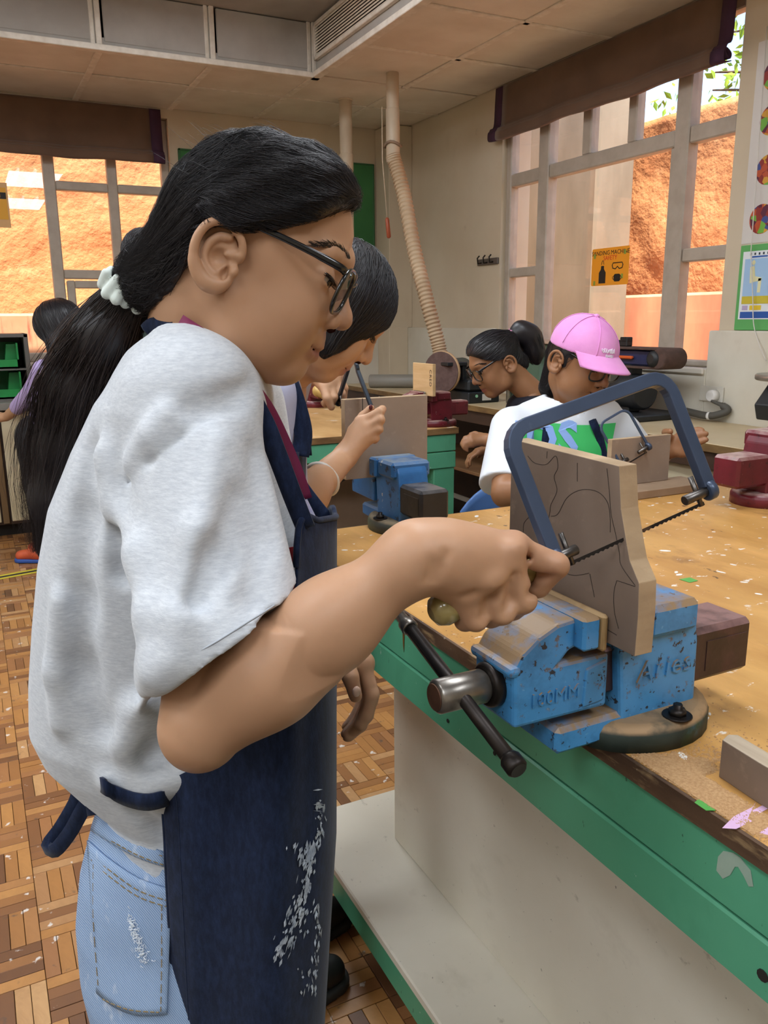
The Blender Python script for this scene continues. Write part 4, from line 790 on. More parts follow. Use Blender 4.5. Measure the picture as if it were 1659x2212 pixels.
# ---- disc sander
m_mach = mat('machine_green', '5f7a66', .5, col2='536c5a', scale=8, layers=[('b9b3a4', 14, .66, .72, (1, 1, 1), .5)]); m_mblk = mat('machine_black', '26282b', .5, col2='1c1e20', scale=8)
D0 = A3(2.66, 4.08, .82); ds = thing('disc_sander', 'black based disc sander with brown sanding disc on the counter', 'sander', D0)
obj('base', MB().box((2.545, 4.0, .82), (2.76, 4.3, .885), .006).box((2.55, 4.01, .888), (2.755, 4.29, .955), .012), m_mblk, ds)
dc = ony(953, 804, 4.14); dn_ = nrm((-.90, -.43, 0)); obj('sanding_disc', MB().cyl(dc, dc+dn_*.006, .118, 36), mat('sandpaper_brown', '6d5650', .9, col2='5b4540', scale=30), ds); obj('disc_rim', MB().cyl(dc-dn_*.024, dc-dn_*.001, .121, 36), mat('disc_wood', 'caa57a', .6), ds)
obj('motor', MB().lathe(dc-dn_*.03, dc-dn_*.3, [(0, .05), (.02, .07), (.05, .075), (.2, .075), (.22, .05)], 24), mat('machine_dkgreen', '3d4a40', .5), ds)
obj('work_table', MB().box((2.44, 4.06, 1.035), (2.575, 4.22, 1.055), .003), m_mblk, ds); obj('table_bracket', MB().box((2.555, 4.08, .95), (2.585, 4.14, 1.04), .003), m_mblk, ds)
obj('switch', MB().box((2.66, 4.02, .955), (2.72, 4.06, .965), .003), mat('switch_red', 'd8422e', .4), ds); obj('label_plate', MB().box((2.64, 3.997, .835), (2.70, 4.0, .872)), mat('label_pale', 'cfcac2', .5), ds); obj('lamp_button', MB().cyl((2.60, 4.0, .862), (2.60, 3.995, .862), .009, 12), mat('button_green', '8fc7a2', .4), ds)
mc = thing('wood_lathe', 'pale green cast machine with a wooden rest behind the ponytail girl', 'lathe', (2.9, 3.7, .82)); obj('bed', MB().box((2.80, 3.42, .82), (3.05, 3.985, .93), .01), m_mach, mc); obj('headstock', MB().box((2.80, 3.66, .93), (3.06, 3.96, 1.13), .02), m_mach, mc)
obj('post', MB().cyl((2.775, 3.93, .82), (2.775, 3.93, 1.131), .014, 12), m_steel, mc); obj('tool_rest', MB().box((2.72, 3.46, 1.131), (2.98, 3.97, 1.165), .006), m_mach, mc); obj('rest_board', MB().box((2.70, 3.46, 1.166), (2.98, 3.95, 1.18), .003), mat('rest_ply', 'b89c86', .7), mc)
fp = thing('floor_duct', 'grey duct pipe lying along the back of the counter', 'pipe', (2.7, 5.55, .87)); obj('pipe', MB().cyl((2.56, 5.35, .868), (3.05, 5.02, .868), .047, 20), mat('grey_duct', '8b867c', .5), fp)
# ---- belt sander
b0 = A3(2.93, 2.96, .82); bs = thing('belt_sander', 'dark blue belt sander with brown belt roller in front of the window', 'sander', b0); bxf = lambda p: b0+A3(p[0], p[1], p[2])
m_navy = mat('navy_machine', '20305a', .4, col2='1a2749', scale=8); obj('base', MB().box((2.74, 2.86, .82), (3.06, 3.25, .85), .006), m_mblk, bs)
obj('motor', MB().cyl((2.86, 2.93, .95), (2.86, 3.2, .95), .085, 26), m_mblk, bs); obj('gear_case', MB().cyl((2.86, 3.2, .96), (2.86, 3.3, .96), .10, 26), m_navy, bs); obj('column', MB().box((2.82, 3.0, .85), (2.9, 3.2, 1.08), .006), m_mblk, bs)
A_, B2_ = onx(1345, 805, 2.86), onx(1468, 797, 2.86); obj('arm', MB().box((2.82, 2.86, 1.075), (2.90, 3.42, 1.15), .008), m_navy, bs)
obj('drive_roller', MB().cyl((2.79, 2.80, 1.112), (2.93, 2.80, 1.112), .048, 28), mat('sand_belt', '5b443c', .9, col2='4d3931', scale=30), bs); bl = obj('sanding_belt', MB().box((2.795, 2.80, 1.15), (2.925, 3.45, 1.160), .002).box((2.795, 2.80, 1.064), (2.925, 3.45, 1.074), .002), mat('sand_belt', '5b443c'), bs)
obj('roller_cap', MB().lathe((2.775, 2.83, 1.112), (2.80, 2.83, 1.112), [(0, .02), (.01, .035), (.03, .04)], 20), m_mblk, bs); obj('tension_lever', MB().box((2.80, 2.98, 1.105), (2.82, 3.08, 1.12), .005), mat('lever_orange', 'd8622e', .4), bs); obj('stop_bracket', MB().box((2.86, 3.08, 1.16), (2.90, 3.22, 1.19), .004).box((2.86, 3.08, 1.18), (2.90, 3.13, 1.205), .004), m_mblk, bs)
tag(obj('metal_plate', MB().box((2.66, 2.88, .8205), (2.80, 3.0, .832), .002), m_steel, None, (2.7, 2.9, .82)), 'thin steel plate lying in front of the belt sander', 'plate')
# ---- scroll saw at the right edge
s0 = onz(1655, 957, .82); ss = thing('scroll_saw', 'black machine with round tilting steel table at the right edge', 'machine', (s0[0]+.08, s0[1], .82)); cxs, cys = s0[0]+.10, s0[1]
obj('base', MB().lathe((cxs, cys, .82), (cxs, cys, 1), [(0, .08), (.012, .078), (.02, .05), (.10, .045), (.11, .06)], 24), m_mblk, ss); zt = onz(1610, 862, 1.02)
obj('table', MB().cyl((cxs+.03, cys, 1.055), (cxs+.03, cys, 1.078), .145, 36), mat('cast_table', 'a8a29a', .35, .7), ss); obj('body', MB().prism([(cxs-.06, cys, .90), (cxs+.12, cys, .90), (cxs+.12, cys, 1.05), (cxs-.0, cys, 1.05), (cxs-.08, cys, .96)], (0, .09, 0), .006), m_mblk, ss)
obj('tilt_quadrant', MB().tube([(cxs+.03-.11*math.cos(a), cys-.02, 1.05-.11*math.sin(a)) for a in np.linspace(0.05, 1.25, 12)], .011, 6, flat=((0, 1, 0), .5)), mat('cast_grey', '9b968f', .4, .6), ss); obj('lock_knob', MB().lathe((cxs-.09, cys-.06, .965), (cxs-.06, cys-.02, .965), [(0, .012), (.006, .022), (.02, .022), (.024, .008), (.05, .008)], 16), m_mblk, ss)
cl_ = [(cxs+.06+.016*math.cos(i*.9), cys+.016*math.sin(i*.9), 1.24+.0022*i-.00002*i*i) for i in range(60)]; obj('coiled_hose', MB().tube([(cxs+.02+.02*math.sin(t*3), cys, 1.09+.2*t) for t in np.linspace(0, 1, 80)], [.012+.004*math.cos(i*1.3) for i in range(80)], 10), m_mblk, ss)
# ---- board on base in front of the pink-capped girl, her chair
pb = thing('wooden_board', 'plain board standing on a flat base board before the pink-capped girl', 'board', (1.5, 1.57, BZ), 'boards being sawn'); PY = 1.585
a, b, c_, d_ = ony(1322, 950, PY), ony(1450, 940, PY), ony(1450, 1025, PY), ony(1400, 1060, PY-.08)
q = obj('panel', MB().box((a[0], PY, BZ+.022), (b[0], PY+.016, a[2]), .001), [mat('mdf_face_pale', '9b8878'), m_mdfe], pb); setmi(q, lambda p: 0 if abs(p.normal[1]) > .9 else 1)
obj('base_board', MB().box((a[0]-.1, PY-.075, BZ+.0005), (b[0]+.075, PY+.028, BZ+.0215), .0015), mat('base_ply', 'a58b73', .7, col2='917961', scale=8), pb)
t1, t2 = ony(1352, 1000, PY-.02), ony(1398, 968, PY-.02)
make_saw('thin dark coping saw leaning on the board of the pink-capped girl', t1+A3(0, .012, .0), t2+A3(0, .004, 0), (-.14, .25, .66), .115, m_saw, m_hand, grip=False, bar=(.0032, 1.))
# ================================================================== people
def skin_mat(name, c, c2, lip=None):
    t = NT(name); n = t.noise(9, 4); out = t.mix(t.ramp(n, .35, .7, 0, .3), srgb(c), srgb(c2))
    out = t.mix(t.ramp(t.noise(60, 5), .55, .75, 0, .18), out, srgb(c2))
    a = t.n('ShaderNodeAttribute'); a.attribute_name = 'blush'; out = t.mix(a.outputs['Fac'], out, srgb(lip or 'a8655a'))
    t.l(out, t.b.inputs['Base Color']); t.b.inputs['Roughness'].default_value = .46; t.b.inputs['Specular IOR Level'].default_value = .35
    t.b.inputs['Subsurface Weight'].default_value = .12; t.b.inputs['Subsurface Radius'].default_value = (1, .4, .25); t.b.inputs['Subsurface Scale'].default_value = .004
    t.bump(t.noise(420, 3), .06, .0006); return t.m
def hair_mat(name, c, c2, st=(1, 1, 1)):
    t = NT(name); out = t.mix(t.ramp(t.noise(14, 4), .3, .7), srgb(c), srgb(c2)); t.l(out, t.b.inputs['Base Color'])
    t.b.inputs['Roughness'].default_value = .42; t.b.inputs['Specular IOR Level'].default_value = .5; t.b.inputs['Anisotropic'].default_value = .4; return t.m
m_hair = hair_mat('black_hair', '1b181a', '262226'); m_hairb = hair_mat('dark_brown_hair', '2a2120', '372b27')
m_gl = mat('glasses_black', '101012', .22, coat=.4); m_lens = glass_mat('spectacle_lens', (.98, .98, .99), .10)
m_eyew = mat('eye_white', 'a39890', .25); m_iris = mat('eye_dark', '1d130f', .15); m_nost = mat('nostril_dark', '2b1712', 1., spec=0.)

EYE = [(.0755, .0470, .0305), (.0845, .0452, .0296), (.0900, .0400, .0272), (.0918, .0330, .0245), (.0900, .0255, .0222)]
def head_prims(sc=1., ears=True, mouth_open=False):
    P = []; E = lambda c, r, k, op='+', R=None: P.append((P_el(A3(*c)*sc, A3(*r)*sc, R), k*sc, op)); C_ = lambda a, b, r1, r2, k, op='+': P.append((P_rc(A3(*a)*sc, A3(*b)*sc, r1*sc, r2*sc), k*sc, op))
    E((.0, 0, .046), (.083, .073, .080), 0); E((.040, 0, .004), (.056, .059, .070), .03); E((.048, 0, -.041), (.047, .046, .046), .03)
    C_((.060, 0, .085), (.080, 0, .056), .018, .014, .03)
    E((.078, 0, -.0685), (.0185, .020, .0180), .018)
    for s in (-1, 1):
        C_((.004, s*.053, -.030), (.026, s*.046, -.056), .020, .018, .025); C_((.026, s*.046, -.056), (.070, s*.016, -.0725), .018, .016, .02)
        E((.063, s*.034, -.014), (.030, .025, .032), .02); E((.044, s*.036, -.040), (.034, .019, .032), .022); C_((.078, s*.038, .050), (.090, s*.008, .0485), .0085, .0095, .014)
        E((.101, s*.033, .0275), (.0125, .0165, .0120), .014, '-'); E((.0775, s*.034, .026), (.0148, .0158, .0145), .004)
        [C_((a_[0], s*a_[1], a_[2]-.0032), (b_[0], s*b_[1], b_[2]-.0032), .0024, .0024, .0015, '-') for a_, b_ in zip(EYE[1:-1], EYE[2:])]
    C_((.088, 0, .040), (.108, 0, .004), .0075, .0090, .012); E((.1112, 0, -.0045), (.0118, .0115, .0112), .008)
    for s in (-1, 1): E((.1005, s*.0138, -.0098), (.0115, .0082, .0100), .004); E((.1065, s*.0075, -.0165), (.0068, .0042, .0050), .002, '-')
    E((.090, 0, -.032), (.0135, .020, .0105), .010)
    for q in (1, -1):
        C_((.0995, 0, -.0385), (.0945, q*.014, -.0385), .0054, .0046, .004); C_((.0945, q*.014, -.0385), (.0868, q*.0265, -.0362), .0046, .0022, .004)
        C_((.0970, 0, -.0500), (.0925, q*.012, -.0485), .0064, .0054, .005); C_((.0925, q*.012, -.0485), (.0862, q*.024, -.0408), .0052, .0022, .005)
    mo = .0036 if mouth_open else .0016
    for q in (-1, 1): C_((.1055, 0, -.0440), (.0975, q*.014, -.0425), mo, mo, .0016, '-'); C_((.0975, q*.014, -.0425), (.0866, q*.0295, -.0355), mo, .0018, .0016, '-')
    return P
def ear_mesh(sc, h):
    out = []
    for s in (-1, 1):
        P = []; E = lambda c, r, k, op='+', R=None: P.append((P_el(A3(*c)*sc, A3(*r)*sc, R), k*sc, op)); C_ = lambda a, b, r1, r2, k, op='+': P.append((P_rc(A3(*a)*sc, A3(*b)*sc, r1*sc, r2*sc), k*sc, op))
        hx = [(.0080, .008, .0760), (.0085, .016, .0785), (.0045, .0255, .0805), (-.005, .0325, .083), (-.017, .0340, .0865), (-.0270, .0265, .0895), (-.0315, .012, .0905), (-.0295, -.003, .0895), (-.0225, -.0145, .0865), (-.0115, -.0215, .0835), (-.0015, -.0200, .0800), (.0045, -.011, .0770)]
        rr = [.0028, .0029, .0030, .0032, .0034, .0035, .0036, .0040, .0052, .0068, .0060, .0036]; Rt = np.array([[.96, 0, .28], [0, 1, 0], [-.28, 0, .96]])
        E((-.0115, s*.0775, .006), (.0185, .0042, .0260), 0, '+', Rt); E((-.010, s*.068, .002), (.014, .014, .022), .006)
        E((-.0110, s*.0785, -.0145), (.0125, .0048, .0090), .006)
        hc_ = catmull([(a, s*c, b) for a, b, c in hx], 46); hr_ = np.interp(np.linspace(0, 11, 46), range(12), rr)
        for i in range(45): C_(hc_[i], hc_[i+1], hr_[i], hr_[i+1], .0022 if i < 30 else .004)
        an = [(-.0060, .0235), (-.0150, .0205), (-.0215, .0115), (-.0215, .001), (-.0150, -.0085), (-.0075, -.0125)]
        ac_ = catmull([(a, s*.0822, b) for a, b in an], 22)
        for i in range(21): C_(ac_[i], ac_[i+1], .0030, .0030, .003)
        E((-.0080, s*.0845, .0035), (.0098, .0085, .0090), .0035, '-'); E((.0005, s*.0830, -.0065), (.0038, .0080, .0072), .0025, '-'); E((.0075, s*.0785, -.003), (.0042, .0052, .0058), .0035)
        C_((-.0045, s*.0800, .0085), (.008, s*.0785, .0125), .0022, .0030, .003); m = sdf_mesh(P, h, 2); out.append(m)
    return join(*out)
class Head:
    """head in its own frame: x forward, y left, z up, origin between the ears"""
    def __init__(s, E0, fwd, pitch, roll=0., sc=1.):
        f = nrm(A3(fwd[0], fwd[1], 0)); l = np.cross(UP, f); p = math.radians(pitch); r = math.radians(roll)
        F = math.cos(p)*f-math.sin(p)*UP; U = math.sin(p)*f+math.cos(p)*UP
        L = math.cos(r)*l+math.sin(r)*U; U = np.cross(F, L); s.E = np.asarray(E0, float); s.R = np.array([F, L, U]); s.sc = sc
    def w(s, p): return s.E+(np.asarray(p, float)*s.sc)@s.R
    def l(s, p): return ((np.asarray(p, float)-s.E)@s.R.T)
    def to_world(s, mb): mb.v = s.E+np.asarray(mb.v)@s.R; return mb
def neck_prims(H, base, r0=.052, r1=.058):
    b = H.l(base); return [(P_rc(A3(-.018, 0, -.03)*H.sc, b, r0, r1), .03), (P_rc(A3(-.02, 0, -.01)*H.sc, A3(-.025, 0, -.05)*H.sc, .058*H.sc, .05*H.sc), .02)]
def blush_attr(o, H, extra=None):
    me = o.data; n = len(me.vertices); co = np.empty(n*3); me.vertices.foreach_get('co', co); co = co.reshape(-1, 3)+org(o); q = ((co-H.E)@H.R.T)/H.sc
    lip = np.exp(-((q[:, 2]+.045)/.0085)**2)*np.exp(-(q[:, 1]/.021)**4)*np.clip((q[:, 0]-.086)/.006, 0, 1)
    nose = .22*np.exp(-(((q-A3(.112, 0, -.005))/.014)**2).sum(1)); near = (np.abs(q) < .2).all(1)
    v = np.clip(np.maximum(lip*.95, nose)*near, 0, 1)
    if extra is not None: v = np.maximum(v, extra(co))
    me.attributes.new('blush', 'FLOAT', 'POINT').data.foreach_set('value', v)
def add_face(H, parent, brow=True, eyes=True, side=(-1, 1), glass=True, lash=True, bcol=None):
    s_ = H.sc
    for s in side:
        if eyes:
            e = obj('eyeball', MB().sphere(H.w((.0775, s*.034, .026)), .0134*s_, 18), m_eyew, parent)
            i0 = H.w((.0775, s*.034, .026)); dv = nrm(H.R[0]*.88-H.R[2]*.28+H.R[1]*s*.16); obj('iris', MB().lathe(i0+dv*.0112*s_, i0+dv*.0140*s_, [(0, .0076*s_), (.001*s_, .0072*s_), (.0026*s_, .0040*s_)], 16), m_iris, e)
        obj('nostril', MB().sphere(H.w((.1052, s*.0138, -.0172)), .0042*s_, 12), m_nost, parent)
        if s > 0: obj('mouth_line', MB().tube(catmull([H.w((x-.0012, y, z)) for x, y, z in ((.0866, -.0295, -.0355), (.0925, -.022, -.0395), (.0975, -.014, -.0425), (.1010, 0, -.0440), (.0975, .014, -.0425), (.0925, .022, -.0395), (.0866, .0295, -.0355))], 24), .0011*s_, 6), m_nost, parent)
        if lash:
            pts = [H.w((x, s*y, z)) for x, y, z in ((x*1.0+.0006, y*1.012, z) for x, y, z in EYE)]
            ls = obj('eyelash', MB().tube(catmull(pts, 14), [.0008, .0013, .0016, .0018, .0019, .0019, .0019, .0019, .0019, .0018, .0017, .0014, .0010, .0006], 6), m_iris, parent)
            lm = MB(); 
            for k, p in enumerate(catmull(pts, 18)): lm.tube([p, p+H.R[0]*.0045-H.R[2]*.002+H.R[1]*s*.001, p+H.R[0]*.0088-H.R[2]*.0016+H.R[1]*s*.001], [.0004, .0003, .0001], 3)
            q = obj('lash_hairs', lm, m_iris, ls); q['kind'] = 'stuff'
        if brow:
            b = MB(); c = catmull([H.w((x, s*y, z)) for x, y, z in ((.0655, .0560, .0500), (.0780, .0470, .0555), (.0890, .0330, .0555), (.0965, .0190, .0500), (.0995, .0110, .0450))], 60); Rb = np.random.RandomState(3)
            for k in range(240):
                i = Rb.randint(0, 57); wv = 1-abs(i/59-.7)*.9; p = c[i]+H.R[2]*Rb.uniform(-.0045, .004)*wv-H.R[0]*.0008; d = nrm(c[max(i-2, 0)]-c[min(i+2, 59)])+H.R[2]*Rb.uniform(.0, .45)
                b.tube([p, p+nrm(d)*.004+H.R[0]*.0006, p+nrm(d)*.0085+H.R[0]*.0002], [.00032, .00028, .0001], 3)
            q = obj('eyebrow', b, bcol or m_hair, parent); q['kind'] = 'stuff'
def add_glasses(H, parent, w=.0265, h=.0215, r=.0022, x0=.1045, label='black rimmed glasses'):
    g = obj('glasses', MB().tube(catmull([H.w((x0+.003, .0085, .030)), H.w((x0+.0065, 0, .033)), H.w((x0+.003, -.0085, .030))], 7), r*H.sc, 8), m_gl, parent, label=label)
    for s in (-1, 1):
        pts = []
        for a in np.linspace(0, 2*math.pi, 41)[:-1]:
            ca, sa = math.cos(a), math.sin(a); yy = .0345+w*np.sign(ca)*abs(ca)**.75; zz = .0205+h*np.sign(sa)*abs(sa)**.75+(.001 if sa > 0 else 0)
            pts.append(H.w((x0+.003-(yy-.008)*.13+(zz-.0205)*.05, s*yy, zz)))
        rim = obj('rim', MB().tube(pts, r*H.sc, 8, closed=True), m_gl, g)
        P = np.array(pts); c = P.mean(0); mb = MB(); mb.v = [tuple(p) for p in P]+[tuple(c)]; mb.f = [(i, (i+1) % 40, 40) for i in range(40)]; mb.sm = [True]*40; obj('lens', mb, m_lens, g)
        tp = catmull([H.w((x0-.004, s*.0615, .0385)), H.w((x0-.012, s*.067, .0405)), H.w((.06, s*.0720, .0425)), H.w((.02, s*.0735, .043)), H.w((-.008, s*.0710, .040)), H.w((-.03, s*.0680, .018))], 30)
        obj('temple', MB().tube(tp, [.0040*H.sc]*10+list(np.linspace(.0036, .0024, 20)*H.sc), 8, flat=(H.R[1], .45)), m_gl, g)
    return g
# ---- hair: a smooth under-shape plus strands that run over it
def grad(f, p, e=.001):
    return np.stack([f(p+A3(e, 0, 0))-f(p-A3(e, 0, 0)), f(p+A3(0, e, 0))-f(p-A3(0, e, 0)), f(p+A3(0, 0, e))-f(p-A3(0, 0, e))], -1)/(2*e)
def ribbon(mb, pts, r):       # three-sided tapered strand
    n = len(pts); b = len(mb.v); T = np.gradient(pts, axis=0); T /= np.linalg.norm(T, axis=1)[:, None]+1e-9; ref = A3(.31, .77, .55); u = np.cross(T, ref); u /= np.linalg.norm(u, axis=1)[:, None]+1e-9; w = np.cross(T, u); rr = r*np.concatenate([np.linspace(.6, 1, n//3), np.linspace(1, .2, n-n//3)])[:, None]
    for k in range(3): a = 2.094*k; mb.v += (pts+rr*(u*math.cos(a)+w*math.sin(a))).tolist()
    for i in range(n-1):
        for k in range(3): k2 = (k+1) % 3; mb.f.append((b+k*n+i, b+k2*n+i, b+k2*n+i+1, b+k*n+i+1)); mb.sm.append(True)
def flow_strands(prims, seeds, target, n=18, step=.012, off=(.0004, .0024), r=(.0003, .0009), seed=1, swirl=.25, down=0., jit=.0025, minr=.012, way=None, clip=None):
    R = np.random.RandomState(seed); f = lambda p: sdf_eval(prims, p); p = seeds.copy(); o = R.uniform(off[0], off[1], len(p)); paths = [p.copy()]; al = np.ones(len(p), bool); jd = R.normal(size=p.shape)*.12
    for i in range(n):
        g = grad(f, p); g /= np.linalg.norm(g, axis=1)[:, None]+1e-9; d = target-p; L = np.linalg.norm(d, axis=1)[:, None]
        if way is not None: wm = (p[:, 0] > way[0])[:, None]; wt = np.stack([np.full(len(p), way[1]), p[:, 1]*.95+np.sign(p[:, 1])*.006, np.maximum(p[:, 2], way[2])*.55+way[2]*.45], 1); d = np.where(wm, wt-p, d); L = np.where(wm, .05, L)
        d = d/(np.linalg.norm(d, axis=1)[:, None]+1e-9)+jd+A3(0, 0, -down); d -= (d*g).sum(1)[:, None]*g; d /= np.linalg.norm(d, axis=1)[:, None]+1e-9
        q = p+d*np.minimum(step, L*.9); dd = f(q); q -= g*(dd-o)[:, None]*.9; q += R.normal(size=q.shape)*jit*.15; p = np.where((L > minr), q, p); paths.append(p.copy())
    paths = np.array(paths).transpose(1, 0, 2); mb = MB()
    for k in range(len(paths)):
        P = paths[k]; keep = np.concatenate([[True], np.linalg.norm(np.diff(P, axis=0), axis=1) > step*.15]); P = P[keep]
        if clip is not None: P = P[clip[0](P) < clip[1]]
        if len(P) > 4: ribbon(mb, P, R.uniform(*r))
    return mb
def surf_seeds(prims, lo, hi, n, cond, seed=2):
    R = np.random.RandomState(seed); f = lambda p: sdf_eval(prims, p); p = R.uniform(lo, hi, (n, 3))
    for _ in range(6): g = grad(f, p); p = p-(f(p))[:, None]*g/np.maximum((g*g).sum(1), .2)[:, None]
    ok = (np.abs(f(p)) < .002) & cond(p); return p[ok]
def hit(prims, x, y, d0, d1, n=500):
    r = ray(x, y); r = r/(r@FH); ts = np.linspace(d0, d1, n); D = sdf_eval(prims, CC+ts[:, None]*r); i = np.argmax(D < 0)
    if D[i] >= 0: return None
    if i == 0: return CC+ts[0]*r
    t = ts[i-1]+(ts[i]-ts[i-1])*D[i-1]/(D[i-1]-D[i]+1e-12); return CC+t*r
def limb(P, pts, rad, k=.02, sq=None):
    for i in range(len(pts)-1): P.append((P_rc(pts[i], pts[i+1], rad[i], rad[i+1], sq), k if i else 0))
    return P
def hand(P, wrist, knuckles, fingers, thumb, fr=.0078, k=.006, thick=.010, toward=None):
    """palm from wrist to the four knuckles, then four bent fingers and a thumb; every list holds room points"""
    wrist = np.asarray(wrist, float)
    for i, kn in enumerate(knuckles): P.append((P_rc(wrist+(np.asarray(kn)-wrist)*.12, kn, thick*1.35, thick*(1.02 if i < 3 else .92)), .014))
    for i in range(3): P.append((P_rc(knuckles[i], knuckles[i+1], thick*.92, thick*.92), .008))
    for i, fg in enumerate(fingers):
        r = fr*(1.0, 1.03, .98, .86)[i]; pts = [knuckles[i]]+list(fg); rr = [r*1.12, r*1.06, r*.96, r*.84]
        for j in range(len(pts)-1): P.append((P_rc(pts[j], pts[j+1], rr[j], rr[min(j+1, 3)]), k if j == 0 else .003))
    rr = [thick*1.25, fr*1.3, fr*1.12, fr*.92]; pts = [wrist+(np.asarray(thumb[0])-wrist)*.2]+list(thumb)
    for j in range(len(pts)-1): P.append((P_rc(pts[j], pts[j+1], rr[j], rr[min(j+1, 3)]), .012 if j == 0 else .004))
    return P
def relaxed_hand(P, wrist, d, n, side=1, sc=1.):
    """half-curled resting hand: d = pointing direction, n = back-of-hand normal"""
    d = nrm(d); n = nrm(np.asarray(n, float)-d*(np.asarray(n, float)@d)); u = np.cross(n, d)*side; w = np.asarray(wrist, float); g = lambda a, b, c: w+(d*a+u*b+n*c)*sc
    kn = [g(.078-.004*abs(i-1), .024-.0165*i, .002) for i in range(4)]; fg = []
    for i in range(4): b = .025-.0175*i; L = (.9, 1., .94, .76)[i]; fg.append([g(.078+.036*L, b, -.008), g(.078+.054*L, b, -.026*L-.004), g(.078+.058*L, b, -.046*L-.004)])
    return hand(P, w, kn, fg, [g(.03, .034, -.010), g(.055, .044, -.020), g(.078, .040, -.030)], .0082*sc, .006, .0115*sc)
def P_loft(rows, t0, b, k=1.):
    """upright body loft: rows = (z, s_back, s_front, half width) in metres along RH; t0 = distance along FH"""
    rows = sorted(rows); z = np.array([r[0] for r in rows]); c = np.array([(r[1]+r[2])/2 for r in rows]); a = np.array([abs(r[2]-r[1])/2 for r in rows]); bb = np.array([r[3] for r in rows])
    def f(p):
        s = p@RH; t = p@FH-t0; zz = p[..., 2]; cc = np.interp(zz, z, c); aa = np.interp(zz, z, a); b2 = np.interp(zz, z, bb); m = np.minimum(aa, b2)
        q = np.sqrt(((s-cc)/aa)**2+(t/b2)**2); return np.maximum((q-1)*m*.9, np.maximum(zz-z[-1], z[0]-zz))
    s0 = min(r[1] for r in rows); s1 = max(r[2] for r in rows); B = bb.max(); cs = [RH*s+FH*(t0+t) for s in (s0, s1) for t in (-B, B)]; cs = np.array(cs); lo = cs.min(0); hi = cs.max(0); lo[2] = z[0]; hi[2] = z[-1]
    return f, lo, hi
def px_rows(L, d):   # (py, back px, front px, half width) -> loft rows
    R = []
    for py, xb, xf, hw in L:
        a = Q(xb, py, d); b = Q(xf, py, d); R.append(((a[2]+b[2])/2, a@RH, b@RH, hw))
    return R
def shoe(P0, fwd, parent, mu, ms, L=.235):
    f = nrm(A3(fwd[0], fwd[1], 0)); l = np.cross(UP, f); P0 = np.asarray(P0, float)*[1, 1, 0]; g = lambda a, b, c: P0+f*a+l*b+UP*c
    P = [(P_rc(g(-.05, 0, .055), g(.04, 0, .05), .04, .036), 0), (P_rc(g(.04, 0, .048), g(L-.095, 0, .036), .037, .030), .03), (P_rc(g(-.05, 0, .06), g(-.045, 0, .10), .038, .040), .03), (P_fn(lambda p: .018-p[..., 2], P0-.3, P0+.3), 0, '&')]
    up = obj('shoe_upper', sdf_mesh(P, .005), mu, parent); so = [(P_rc(g(-.05, 0, .012), g(L-.095, 0, .012), .044, .038), 0), (P_fn(lambda p: np.maximum(p[..., 2]-.022, .0005-p[..., 2]), P0-.3, P0+.3), 0, '&')]
    obj('shoe_sole', sdf_mesh(so, .005, 0), ms, parent); return up
# ------------------------------------------------------------------ the girl sawing in the foreground
G = thing('person', 'girl with glasses and long ponytail in grey T-shirt and navy apron sawing', 'person', tuple((Q(430, 1900, .87)*A3(1, 1, 0))))
m_skin = skin_mat('skin_tan', 'b98f70', 'a37a5c', '94594f')
H = Head(Q(495, 575, .79)+FH*.07, RH, 24.); nb = Q(425, 835, .875)
head = H.to_world(join(sdf_mesh(head_prims()+neck_prims(H, nb, .050, .062), .0021, 1), ear_mesh(1., .0009)))
# right arm and the fist round the saw handle
ax = nrm(S1-S2); hp = lambda L: S1+ax*L           # handle axis
EL = Q(440, 1562, .648); SH = Q(455, 890, .775); WR = Q(898, 1203, .657)
A = []; limb(A, [SH, SH*.45+EL*.55, EL], [.038, .037, .036], .03); A.append((P_el(Q(424, 1590, .650), (.022, .022, .024)), .03))
limb(A, [EL, EL*.68+WR*.32, EL*.4+WR*.6, WR], [.0375, .0385, .0325, .0250], .04)
A.append((P_rc(WR, Q(950, 1196, .664), .0250, .0245), .03))
kn = [Q(1108, 1183, .688), Q(1094, 1214, .676), Q(1052, 1243, .669), Q(1015, 1265, .666)]
fg = [[Q(1200, 1222, .697), Q(1162, 1266, .708), Q(1132, 1262, .733)], [Q(1130, 1296, .680), Q(1106, 1314, .698), Q(1080, 1290, .726)], [Q(1085, 1321, .672), Q(1060, 1331, .688), Q(1036, 1300, .718)], [Q(1028, 1339, .668), Q(1004, 1341, .682), Q(986, 1310, .708)]]
hand(A, Q(945, 1200, .665), kn, fg, [Q(1010, 1195, .715), Q(1075, 1215, .742), Q(1130, 1228, .750)], .0112, .006, .0140)
A.append((P_el(Q(985, 1200, .676), (.030, .028, .022)), .03)); A.append((P_rc(Q(970, 1245, .670), Q(998, 1292, .674), .016, .012), .016))
Ab = list(A)
for pl, r_ in (([(1140, 1196), (1146, 1240), (1147, 1283)], .0024), ([(1112, 1246), (1102, 1298), (1092, 1326)], .0024), ([(1078, 1268), (1060, 1296), (1045, 1334)], .0024), ([(1004, 1290), (1026, 1281)], .0014), ([(964, 1200), (952, 1230), (944, 1252)], .0010), ([(936, 1214), (924, 1252)], .0010), ([(1150, 1242), (1172, 1246), (1190, 1240)], .0012)):
    hs = [hit(Ab, x, y, .5, .85) for x, y in pl]; hs = [h_ for h_ in hs if h_ is not None]
    for i in range(len(hs)-1): A.append((P_rc(hs[i], hs[i+1], r_, r_), .008, '-'))
for x, y, r_ in ((1112, 1186, .006), (1062, 1256, .005), (1205, 1222, .004)):
    h_ = hit(Ab, x, y, .5, .85)
    if h_ is not None: A.append((P_el(h_+FH*.004, (r_*1.6, r_*1.3, r_)), .012))
